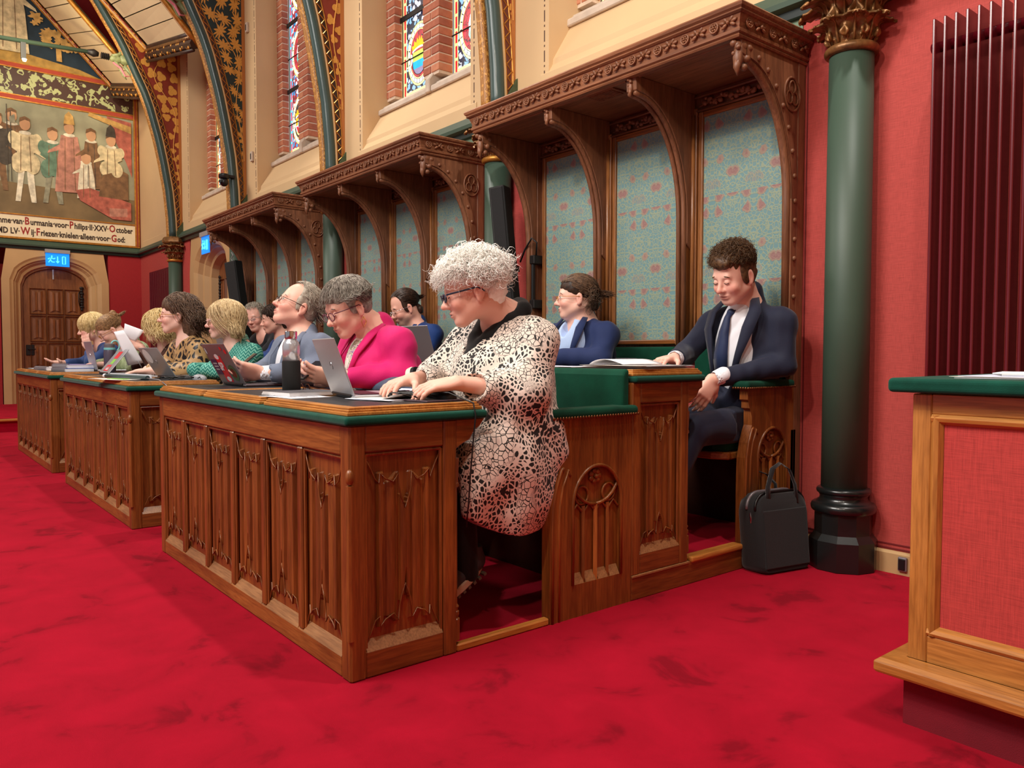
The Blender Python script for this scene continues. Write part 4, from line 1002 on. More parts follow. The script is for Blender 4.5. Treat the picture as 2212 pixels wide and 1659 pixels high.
def ringfill(b, outline, hole, x, sg=1, c=None):
    c = c or (sum(p[0] for p in hole)/len(hole), sum(p[1] for p in hole)/len(hole))
    def hit(poly, a):
        dx, dy = math.cos(a), math.sin(a); best = None
        for (x1, y1), (x2, y2) in zip(poly, poly[1:]+poly[:1]):
            ex, ey = x2-x1, y2-y1; den = dx*ey-dy*ex
            if abs(den) < 1e-12: continue
            t = ((x1-c[0])*ey-(y1-c[1])*ex)/den; s = ((x1-c[0])*dy-(y1-c[1])*dx)/den
            if t > 0 and -1e-9 <= s <= 1+1e-9 and (best is None or t > best): best = t
        return (c[0]+dx*best, c[1]+dy*best)
    an = sorted({round(math.atan2(p[1]-c[1], p[0]-c[0]), 6) for p in list(outline)+list(hole)})
    o = [hit(outline, a) for a in an]; h = [hit(hole, a) for a in an]; n = len(an)
    b.add([(x, p[0], p[1]) for p in o]+[(x, p[0], p[1]) for p in h]+[(x-sg*.026, p[0], p[1]) for p in h], [(i, (i+1) % n, n+(i+1) % n, n+i) for i in range(n)]+[(n+i, n+(i+1) % n, 2*n+(i+1) % n, 2*n+i) for i in range(n)])
def bench_end(par, x, yf, yb, z0, za, sg=1):
    """carved end of a bench with a round-headed tracery window; face at x looking along sg*x"""
    w = yb-yf
    out = [(yb, z0), (yb, za), (yf+.02, za), (yf+.02, za-.05), (yf+.035, za-.06), (yf+.035, za-.09), (yf+.055, za-.10), (yf+.055, za-.17), (yf+.045, za-.19), (yf+.02, za-.25), (yf+.004, za-.32), (yf, za-.40), (yf, z0)]
    xb = x-sg*.045
    cy = yf+w*.56; r = w*.30; zs_ = za-.265-r*.55; zb = z0+.125
    hole = [(cy-r, zb)]+[(cy+r*math.cos(PI-PI*i/24), zs_+r*1.15*math.sin(PI*i/24)) for i in range(25)]+[(cy+r, zb)]
    b = MB(); ringfill(b, out, hole, x, sg, (cy, (zb+zs_)/2))
    b.build('end_face', MT['oak'], par)
    MB().prism(out, 'x', min(xb, x-sg*.02), max(xb, x-sg*.02)).build('end_board', MT['oak'], par)
    e = MB(); n = len(out)
    e.add([(x, p[0], p[1]) for p in out]+[(x-sg*.02, p[0], p[1]) for p in out], [(i, (i+1) % n, n+(i+1) % n, n+i) for i in range(n)]); e.build('end_edge', MT['oak'], par)
    # mouldings following the front edge and the arch
    for off, rr in ((.012, .007), (.045, .006)):
        MB().tube([(x-sg*.001, p[0]+off, p[1]-(off if i == 0 else 0)) for i, p in enumerate(out[7:])], rr, 8).build('edge_moulding', MT['oak'], par, smooth=True)
    MB().tube([(x, p[0], p[1]) for p in hole], .007, 8).build('arch_moulding', MT['oak'], par, smooth=True)
    for sx, h in ((-.5, 'oak'), (0, 'honey'), (.5, 'oak')):
        MB().tube([(x-sg*.012, cy+r*sx, zb+.0), (x-sg*.012, cy+r*sx, zs_)], .009 if sx else .011, 4).build('mullion', MT[h if sx else 'oakmid'], par)
    for sx in (-1, 1):
        MB().tube([(x-sg*.01, cy+sx*r*(1-math.cos(t))*1.0*.98*0+sx*r*math.cos(t)*0+ (cy*0) + sx*r*(math.sin(t)) , zs_+r*1.0*(1-math.cos(t))) for t in [0, .25, .5, .75, 1.0, 1.2]], .007, 6).build('tracery_bar', MT['oak'], par, smooth=True)
        ccy = cy+sx*r*.55; ccz = zs_+r*.30
        MB().tube([(x-sg*.014, ccy+r*.26*math.cos(a), ccz+r*.26*math.sin(a)) for a in [2*PI*i/16 for i in range(17)]], .005, 6, caps=False).build('tracery_ring', MT['oak'], par, smooth=True)
        for hh in (-.25, .25):
            MB().tube([(x-sg*.014, cy+sx*r*.5+r*hh*1.0-r*.2, zs_-.02), (x-sg*.014, cy+sx*r*.5+r*hh, zs_+r*.05), (x-sg*.014, cy+sx*r*.5+r*hh+r*.2, zs_-.02)], .005, 6).build('cusp', MT['oak'], par)
    ro = MB()
    for i in range(7):
        a = 2*PI*i/7; ro.ell((x-sg*.014, cy+r*.17*math.cos(a), zs_+r*.82+r*.15*math.sin(a)), (.007, r*.10, r*.085), 8, 5)
    ro.ell((x-sg*.010, cy, zs_+r*.82), (.010, r*.08, r*.08), 8, 5); ro.build('carved_rosette', MT['oak'], par, smooth=True)
    for i in range(4):
        a = cy-r+r*.5*i+.006; q = MB().prism([(0, zb), (.024, zb+.045), (.024, zb)], 'x', a, a+r*.5-.012)
        q.v = [(x-sg*(p[1]), p[0], p[2]) for p in q.v]; q.build('tracery_sill', MT['sand_oak'], par)
MT['oakmid'] = wood('oak_mid', (150, 84, 36), (196, 122, 58), 'z')
def arm_pad(par, x, y0, y1, z, sg=1):
    o = MB().box(x-.075 if sg > 0 else x-.022, x+.022 if sg > 0 else x+.075, y0, y1, z, z+.037).build('arm_pad', MT['cushion'], par, bevel=.016, seg=4, smooth=False)
    q = MB(); n = int((y1-y0)/.0145)
    for i in range(n+1): q.ell((x+.022 if sg > 0 else x-.022, lerp(y0+.006, y1-.006, i/n), z+.004), (.004, .006, .006), 8, 5)
    for i in range(7): q.ell((lerp(x+.02, x-.06, i/6), y0-.001, z+.004), (.006, .004, .006), 8, 5)
    n_ = q.build('nail_heads', MT['nail'], par, smooth=True); n_['kind'] = 'stuff'
def bench_seats(par, y0, y1, z, xs):
    for x in xs:
        s = MB().prism([(x-.27, y1), (x-.27, y0+.05), (x-.2, y0+.01), (x, y0), (x+.2, y0+.01), (x+.27, y0+.05), (x+.27, y1)], 'z', z-.055, z-.02).build('seat_frame', MT['oak_x'], par, bevel=.006)
        MB().prism([(x-.26, y1), (x-.26, y0+.055), (x-.2, y0+.02), (x, y0+.01), (x+.2, y0+.02), (x+.26, y0+.055), (x+.26, y1)], 'z', z-.02, z+.035).build('seat', MT['cushion'], par, bevel=.02, seg=3)
def make_bench_front():
    d = thing('bench', (-1.01, 1.03, 0))
    bench_end(d, 0, .805, 1.243, 0, .755); bench_end(d, -2.02, .805, 1.243, 0, .755, -1)
    arm_pad(d, 0, .80, 1.262, .755); arm_pad(d, -2.02, .80, 1.262, .755, -1)
    q = MB().prism([(1.175, .50), (1.20, .91), (1.215, .935), (1.238, .935), (1.238, .50)], 'x', -1.995, -.01).build('back_cushion', MT['cushion'], d, bevel=.014, seg=3)
    MB().box(-1.98, -.045, 1.215, 1.238, 0, .52).build('back_board', MT['darkwood'], d)  # darker wood colour paints in the shade under the bench
    bench_seats(d, .80, 1.19, .455, (-.335, -1.01, -1.685))
    return d
def make_desk_back():
    d = thing('raised_desk', (-1.01, 1.45, .1))
    end_panel(d, 0, 1.243, 1.60, .10, .88, .095); end_panel(d, -2.02, 1.243, 1.60, .10, .88, .095, -1)
    MB().box(-1.98, -.04, 1.24, 1.265, .10, .88).build('front_board', MT['oak_x'], d)
    velvet_slab(d, -2.045, .022, 1.243, 1.69, .88, .906)
    for x0, x1 in ((-.655, -.004), (-1.33, -.70), (-2.0, -1.375)): board(d, x0, x1, 1.25, 1.695, .906, .932)
    return d
def scroll(par, x, y, z, s, mat, name='carved_leaf'):
    b = MB()
    b.ell((x, y+.035*s, z-.03*s), (.026*s, .045*s, .035*s), 12, 8); b.ell((x, y+.012*s, z-.085*s), (.024*s, .022*s, .05*s), 10, 8)
    b.tube([(x, y+.012*s, z-.09*s), (x, y+.004*s, z-.13*s), (x, y+.01*s, z-.165*s)], [.020*s, .016*s, .003*s], 8)
    for i, (dy, dz, r) in enumerate(((.07, -.035, .022), (.10, -.05, .018), (.055, -.085, .022), (.085, -.095, .02), (.04, -.125, .018), (.0, -.02, .02), (-.004, -.045, .013), (-.002, -.065, .012), (.12, -.075, .014))):
        b.ell((x+.012*s*(-1)**i, y+dy*s, z+dz*s), (r*s, r*s, r*s*.9), 8, 6)
    return b.build(name, mat, par, smooth=True)
def make_stall():
    d = thing('canopied_stall', (-1.0, 2.2, .1))
    CV, CZ = MT['carved'], MT['carved_z']; x0, x1, yf, zb = -1.985, 0.0, 1.925, 2.42
    # canopy
    MB().box(x0, x1, yf, 2.485, zb, zb+.02).build('soffit', CV, d)
    path = [(x0, 2.485), (x0, yf), (x1, yf), (x1, 2.485)]
    rp = path[::-1]
    for nm, pr in (('lower_moulding', [(-.03, zb-.012), (.004, zb-.012), (.009, zb-.004), (.004, zb+.004), (.014, zb+.010), (.016, zb+.022), (.006, zb+.030), (-.03, zb+.03)]),
                   ('frieze', [(-.03, zb+.028), (.008, zb+.028), (.012, zb+.05), (.026, zb+.085), (-.03, zb+.085)]),
                   ('top_moulding', [(-.03, zb+.083), (.030, zb+.083), (.040, zb+.090), (.036, zb+.098), (.046, zb+.106), (.050, zb+.118), (.044, zb+.126), (-.03, zb+.126)])):
        MB().sweep(pr, path).build(nm, CV, d, bevel=0)
    MB().box(x0, x1, yf, 2.485, zb+.10, zb+.124).build('canopy_top', CV, d)
    # carved frieze: rosettes alternating with leaf sprays, along the front and both ends
    ros = leafm = None
    def ornaments(P0, P1, nrm, n):
        nonlocal ros, leafm
        for i in range(n):
            for kind in (0, 1):
                t = (i+(.28 if kind == 0 else .75))/n; p = Vector(P0).lerp(Vector(P1), t); t2 = (Vector(P1)-Vector(P0)).normalized()
                M = Matrix.Translation(p-ORG) @ Matrix(((t2.x, -nrm[0], 0, 0), (t2.y, -nrm[1], 0, 0), (0, 0, 1, 0), (0, 0, 0, 1)))
                src = ros if kind == 0 else leafm
                if src is None:
                    q = MB()
                    if kind == 0:
                        q.tube([(.022*math.cos(a), -.004, .022*math.sin(a)) for a in [2*PI*j/12 for j in range(13)]], .005, 5, caps=False)
                        for j in range(6): a = 2*PI*j/6; q.ell((.012*math.cos(a), -.005, .012*math.sin(a)), (.006, .006, .006), 6, 4)
                        q.ell((0, -.008, 0), (.006, .006, .006), 6, 4)
                    else:
                        for j, (a, rr) in enumerate(((.2, .03), (.9, .026), (-.5, .026), (PI-.2, .034), (PI-.9, .026), (PI+.6, .026))):
                            q.ell((math.cos(a)*rr, -.004, math.sin(a)*rr*.8), (.018, .007, .008), 7, 5, Matrix.Rotation(-a, 3, 'Y'))
                        q.ell((0, -.009, 0), (.009, .009, .009), 7, 5)
                    o = q.build('rosette' if kind == 0 else 'leaf_spray', CV, d, smooth=True); o.data.transform(Matrix.Translation(ORG)); o.matrix_local = M
                    if kind == 0: ros = o
                    else: leafm = o
                else:
                    o = src.copy(); COL.objects.link(o); o.parent = d; o.matrix_local = M
    zo = zb+.057
    ornaments((x0, yf-.016, zo), (x1, yf-.016, zo), (0, -1), 12); ornaments((x1+.016, yf, zo), (x1+.016, 2.48, zo), (1, 0), 3); ornaments((x0-.016, 2.48, zo), (x0-.016, yf, zo), (-1, 0), 3)
    # arched brackets
    def arc(n=16, o=0.0): return [(1.99+(.385-o)*math.cos(t), 1.74+(.60-o)*math.sin(t)) for t in [PI/2*i/n for i in range(n+1)]]
    for j, xb in enumerate((-.025, -.665, -1.31, -1.96)):
        end = j in (0, 3); th = .022 if end else .034
        pl = [(2.44, 1.55), (2.375, 1.60)]+arc()+[(1.955, 2.345), (1.95, zb), (2.44, zb)]
        br = MB().prism(pl, 'x', xb-th, xb+th).build('bracket', CZ, d, bevel=.004)
        for xx in ((xb-th*.5, xb+th*.5) if not end else (xb,)):
            MB().tube([(xx, 2.375, 1.0)]+[(xx, p[0], p[1]) for p in arc(16, .008)]+[(xx, 1.96, 2.338)], .014 if not end else .02, 8).build('edge_roll', CZ, d, smooth=True)
        sg = 1 if j == 0 else -1
        scroll(d, xb, 1.945, zb-.005, 1.0 if end else .62, CZ)
        if end:
            xs_ = xb+sg*(th+.004)
            MB().grid(lambda u, v: (xs_, [(2.375+.05*u)]*1 and (1.99+(.385+.05*u)*math.cos(PI/2*v)), 1.74+(.60+.05*u)*math.sin(PI/2*v)), 1, 16).build('arc_strip', CZ, d)
            MB().box(xb-th-.003, xb+th+.003, 2.37, 2.425, .98, 1.75).build('post_strip', CZ, d, bevel=.004)
            scroll(d, xb, 2.35, 1.02, .5, CZ, 'strip_foot')
            bs = None
            pts = [(1.99+.41*math.cos(a), 1.74+.625*math.sin(a)) for a in [PI/2*.86-PI/2*.86*i/7 for i in range(8)]]+[(2.40, 1.74-.093*(i+1)) for i in range(8)]
            for (yy, zz) in pts:
                if bs is None: bs = MB().ell((xb+sg*(th+.006), 0, 0), (.010, .013, .013), 10, 6).build('boss', CZ, d, smooth=True); bs.data.transform(Matrix.Translation(Vector((0, ORG.y, ORG.z)))); bs.location = (0, yy-ORG.y, zz-ORG.z)
                else: o = bs.copy(); COL.objects.link(o); o.parent = d; o.location = (0, yy-ORG.y, zz-ORG.z)
            MB().box(xb-.025, xb+.025, 2.42, 2.485, .10, zb).build('wall_post', CZ, d, bevel=.004)
            for k in range(3):
                a = PI/2+2*PI*k/3; cyy, czz = 2.365+.028*math.cos(a), 2.245+.034*math.sin(a)
                MB().tube([(xs_, cyy+.026*math.cos(t), czz+.03*math.sin(t)) for t in [2*PI*i/12 for i in range(13)]], .005, 6, caps=False).build('trefoil_lobe', CZ, d, smooth=True)
            MB().tube([(xs_, 2.365+.066*math.cos(t), 2.245+.08*math.sin(t)) for t in [2*PI*i/18 for i in range(19)]], .006, 6, caps=False).build('trefoil_ring', CZ, d, smooth=True)
        else:
            MB().box(xb-.055, xb+.055, 2.425, 2.462, 1.03, 2.34).build('mullion', MT['oakz2'], d, bevel=.008, seg=2)
            for xx in (-.036, .036): MB().tube([(xb+xx, 2.42, 1.04), (xb+xx, 2.42, 2.30)], .013, 8).build('mullion_bead', MT['oakz2'], d, smooth=True)
            MB().box(xb-.02, xb+.02, 2.375, 2.43, 1.03, 1.60).build('mullion_rib', MT['oakz2'], d, bevel=.006)
    # framed damask panels
    MB().box(x0+.02, x1-.02, 2.462, 2.484, .95, zb).build('back_wall', CZ, d)
    for a, b in ((-.605, -.055), (-1.25, -.725), (-1.90, -1.37)):
        p = MB().box(a+.03, b-.03, 2.446, 2.462, 1.075, 2.285).build('damask_panel', MT['damask'], d)
        for q in ((a, a+.03, 1.045, 2.315), (b-.03, b, 1.045, 2.315)): MB().box(q[0], q[1], 2.432, 2.462, q[2], q[3]).build('frame_stile', MT['oakz2'], d, bevel=.006, seg=2)
        for q in ((1.05, 1.077), (2.285, 2.315)): MB().box(a+.028, b-.028, 2.434, 2.462, q[0], q[1]).build('frame_rail', MT['oak_x'], d, bevel=.006, seg=2)
        for i, z in enumerate((2.30, 2.322, 2.395)): MB().tube([(a-.02, 2.44-.008*i, z), (b+.02, 2.44-.008*i, z)], .007, 6).build('cove_bead', CV, d, smooth=True)
        cv = MB(); rn = random.Random(5)
        n = 15
        for i in range(n):
            xx = a+.02+(b-a-.04)*(i+.5)/n; ph = i*1.9
            cv.ell((xx, 2.436, 2.358+.012*math.sin(ph)), (.02, .012, .014), 8, 5, Matrix.Rotation(.8*math.cos(ph), 3, 'Y')); cv.ell((xx+.012, 2.430, 2.358+.022*math.cos(ph)), (.011, .010, .010), 6, 4)
        cv.build('carved_frieze', CV, d, smooth=True)['kind'] = 'stuff'
        MB().tube([(a, 2.437, 2.345), (lerp(a, b, .25), 2.437, 2.372), (lerp(a, b, .5), 2.437, 2.345), (lerp(a, b, .75), 2.437, 2.372), (b, 2.437, 2.345)], .006, 6).build('frieze_stem', CV, d, smooth=True)
        MB().box(a+.01, b-.01, 2.40, 2.46, .62, 1.035).build('back_cushion', MT['cushion'], d, bevel=.015, seg=3)
    for xc_ in (-.665, -1.31): 
        for dx in (-.32, 0, .32): pass
    for a, b in ((-.62, -.06), (-1.26, -.71), (-1.92, -1.36)):
        MB().tube([(a, 2.45, zb-.012), (b, 2.45, zb-.012)], .012, 8).build('soffit_bead', CV, d)
        MB().tube([(a, 1.965, zb-.006), (b, 1.965, zb-.006)], .010, 8).build('soffit_bead', CV, d)
    # seats, bench ends, arm pads
    bench_end(d, 0, 2.012, 2.42, .105, .833); bench_end(d, -2.02, 2.012, 2.42, .105, .833, -1)
    arm_pad(d, 0, 2.003, 2.40, .833); arm_pad(d, -2.02, 2.003, 2.40, .833, -1)
    bench_seats(d, 1.93, 2.40, .555, (-.335, -1.01, -1.685))
    MB().box(-2.0, 0, 2.40, 2.44, .1, .62).build('seat_back_board', MT['darkwood'], d)  # shade below the stall seats put into the board colour
    return d
MT['oakz2'] = wood('oak_frame', (126, 78, 40), (178, 120, 70), 'z', .36)
def vent(par):
    v = MB().box(-1.02, -.83, 1.985, 2.10, 2.408, 2.42).build('air_grille', MT['carved'], par, bevel=.003)
    for i in range(7): MB().box(-1.01, -.84, 1.995+.014*i, 2.002+.014*i, 2.402, 2.409).build('grille_slat', MT['carved_z'], v)
D1 = make_desk_front(); B1 = make_bench_front(); D2 = make_desk_back(); S1 = make_stall()
index_kids()
tr_ = [(D1, 'desk', 'front-row oak desks', ['nearest front-row oak linenfold desk with green velvet top, facing the carpet', 'middle front-row oak linenfold desk with green velvet top', 'farthest front-row oak linenfold desk with green velvet top']),
       (B1, 'bench', 'front-row benches', ['front-row green upholstered bench with carved oak end, behind the patterned tunic', 'front-row bench with green back behind the middle desk', 'front-row bench with green back behind the farthest desk']),
       (D2, 'desk', 'raised second-row desks', ['raised second-row oak desk with green edge, beside the nearest bench end', 'raised second-row oak desk behind the middle bench', 'raised second-row oak desk behind the farthest bench']),
       (S1, 'canopied bench', 'canopied stalls along the wall', ['largest nearest canopied oak stall with three blue-green damask panels', 'middle canopied oak stall with damask panels behind the front rows', 'farthest canopied oak stall with damask panels beside the side doorway'])]
for o, cat, grp, labs in tr_:
    for k in (1, 2): tag(copy_tree(o, None, (-T*k, 0, 0)), labs[k], cat, grp)
    tag(o, labs[0], cat, grp)
ORG = Vector(S1.location); vent(S1)
for k in range(3):
    x = -T*k; p = thing('platform', (x-1, 1.9, 0), kind='structure')
    MB().box(x-2.03, x-.002, 1.245, 2.49, 0, .10).build('platform_base', MT['darkwood'], p)
    MB().box(x-.03, x+.0, .392, .803, 0, .026).build('threshold', MT['honey_y'], p, bevel=.005)
    MB().box(x-.02, x+.001, 1.245, 2.49, 0, .098).build('side_board', MT['oak_y'], p, bevel=.003)
    MB().box(x-2.0, x-.03, 1.26, 2.49, .10, .106).build('platform_carpet', MT['carpet'], p)
    MB().box(x-.05, x+.012, 1.62, 2.0, .092, .118).build('nosing', MT['honey_y'], p, bevel=.009, seg=3)
    MB().box(x-.01, x+.006, 1.245, 1.61, .092, .102).build('ledge_bead', MT['sand_oak'], p, bevel=.002)

# ------------------------------------------------------------------ lectern at the right
l = thing('lectern', (1.9, 1.3, 0), 'honey oak lectern with red linen panels and green velvet top, cut by the right edge', 'lectern')
LX0, LX1, LY0, LY1 = 1.167, 2.65, 1.05, 1.75
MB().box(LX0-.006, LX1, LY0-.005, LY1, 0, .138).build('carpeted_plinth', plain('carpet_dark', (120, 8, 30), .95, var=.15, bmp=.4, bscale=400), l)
MB().sweep([(0, .138), (.058, .138), (.062, .146), (.062, .168), (.05, .178), (.012, .182), (0, .182)], [(LX0, LY1), (LX0, LY0), (LX1, LY0), (LX1, LY1)]).build('base_moulding', MT['honey_x'], l, bevel=.002)
MB().box(LX0, LX1, LY0+.02, LY1, .14, .89).build('carcass', MT['honey'], l)
for a, b in ((LX0, LX0+.048), (LX1-.05, LX1)): MB().box(a, b, LY0, LY0+.05, .18, .892).build('corner_post', MT['honey'], l, bevel=.003)
MB().box(LX0+.048, LX1-.05, LY0+.002, LY0+.03, .84, .892).build('top_rail', MT['honey_x'], l, bevel=.002)
MB().box(LX0+.048, LX1-.05, LY0+.002, LY0+.03, .18, .252).build('bottom_rail', MT['honey_x'], l, bevel=.002)
pa, pb = LX0+.048, LX1-.05
MB().box(pa+.028, pb-.028, LY0+.012, LY0+.02, .28, .815).build('linen_panel', MT['linen_dk'], l)
for nm, m, a in (('panel_moulding', 'honey', [(pa+.013, .255), (pa+.013, .838)]), ('panel_moulding', 'honey', [(pb-.013, .255), (pb-.013, .838)]), ('panel_moulding', 'honey_x', [(pa, .266), (pb, .266)]), ('panel_moulding', 'honey_x', [(pa, .827), (pb, .827)])):
    (x_a, z_a), (x_b, z_b) = a
    if x_a == x_b: MB().prism([(x_a-.013, LY0+.002), (x_a-.004, LY0-.006), (x_a+.006, LY0-.002), (x_a+.015, LY0+.012), (x_a-.013, LY0+.02)], 'z', z_a, z_b).build(nm, MT[m], l, bevel=.001)
    else: MB().prism([(LY0+.002, z_a-.013), (LY0-.006, z_a-.004), (LY0-.002, z_a+.006), (LY0+.012, z_a+.015), (LY0+.02, z_a-.013)] if z_a < .5 else [(LY0+.002, z_a+.013), (LY0-.006, z_a+.004), (LY0-.002, z_a-.006), (LY0+.012, z_a-.015), (LY0+.02, z_a+.013)], 'x', x_a, x_b).build(nm, MT[m], l, bevel=.001)
MB().box(1.12, LX1+.05, 1.0, LY1+.05, .896, .934).build('velvet_top', MT['velvet'], l, bevel=.012, seg=4)

# bag on the floor by the first bench end
def make_bag():
    b = thing('briefcase_bag', (.13, 2.12, 0), 'black fabric briefcase leaning open-topped on the carpet beside the bench end', 'bag')
    M = Matrix.Translation((.098, 2.125, .0)) @ Matrix.Rotation(math.radians(78), 4, 'Z') @ Matrix.Rotation(math.radians(-6), 4, 'X')
    w, h, t = .31, .36, .12
    def rr(ww, hh, r, n=6):
        pts = []
        for cx_, cz_, a0 in ((ww/2-r, hh-r, 0), (-ww/2+r, hh-r, PI/2), (-ww/2+.035, .035, PI), (ww/2-.035, .035, 1.5*PI)):
            rad = r if cz_ > .1 else .035
            pts += [(cx_+rad*math.cos(a0+PI/2*i/n), cz_+rad*math.sin(a0+PI/2*i/n)) for i in range(n+1)]
        return pts
    q = MB(); R0 = rr(w, h, .075); n = len(R0)
    for j, (yy, s) in enumerate(((-.075, .90), (-.062, .97), (-.03, 1.0), (.02, 1.0), (.05, .98), (.065, .92))):
        q.v += [((p[0])*s, yy-.006*math.sin(p[1]*8)*(j < 2), h/2*0+p[1]*s+(1-s)*.02) for p in R0]
    for j in range(5): q.f += [(j*n+i, j*n+(i+1) % n, (j+1)*n+(i+1) % n, (j+1)*n+i) for i in range(n)]
    q.f += [tuple(range(n-1, -1, -1)), tuple(5*n+i for i in range(n))]; q.m = [0]*len(q.f)
    q.xf(M).build('body', MT['blackfab'], b, smooth='auto')
    MB().tube([(p[0]*1.0, -.052, p[1]*1.0) for p in R0[:2*7]], .006, 6).xf(M).build('piping', MT['black'], b, smooth=True)
    MB().tube([(p[0]*.995, .0, p[1]*1.0+.001) for p in R0[:2*7]], .008, 6).xf(M).build('zip', MT['silverdk'], b, smooth=True)
    MB().box(-.135, .135, -.083, -.074, .02, .28).xf(M).build('front_pocket', MT['blackfab'], b, bevel=.004, seg=2)
    for s_, yy in ((1, -.07), (1, .05)):
        pts = [(-.09, yy, .30), (-.085, yy, .385), (-.05, yy-.02*0, .47), (.0, yy, .495), (.05, yy, .465), (.08, yy, .385), (.085, yy, .30)]
        if yy > 0: pts = [(p[0], p[1]+.03*max(0, p[2]-.38)*6, p[2]-.12*max(0, p[2]-.38)*3) for p in pts]
        q = MB()
        for dx in (-.011, .011): pass
        q2 = []
        for i, p in enumerate(pts): q2 += [(p[0]-.011*(1 if i < 3 else .6), p[1], p[2]), (p[0]+.011*(1 if i < 3 else .6), p[1]-.004, p[2]-.008*(i in (2, 3, 4)))]
        q.add(q2, [(2*i, 2*i+1, 2*i+3, 2*i+2) for i in range(len(pts)-1)])
        o = q.xf(M).build('handle', MT['blackfab'], b, smooth=True); sm = o.modifiers.new('t', 'SOLIDIFY'); sm.thickness = .006
    MB().ell((-.154, -.02, .25), (.003, .006, .028), 8, 6).xf(M).build('zip_pull', MT['chrome'], b, smooth=True)
    return b
make_bag()
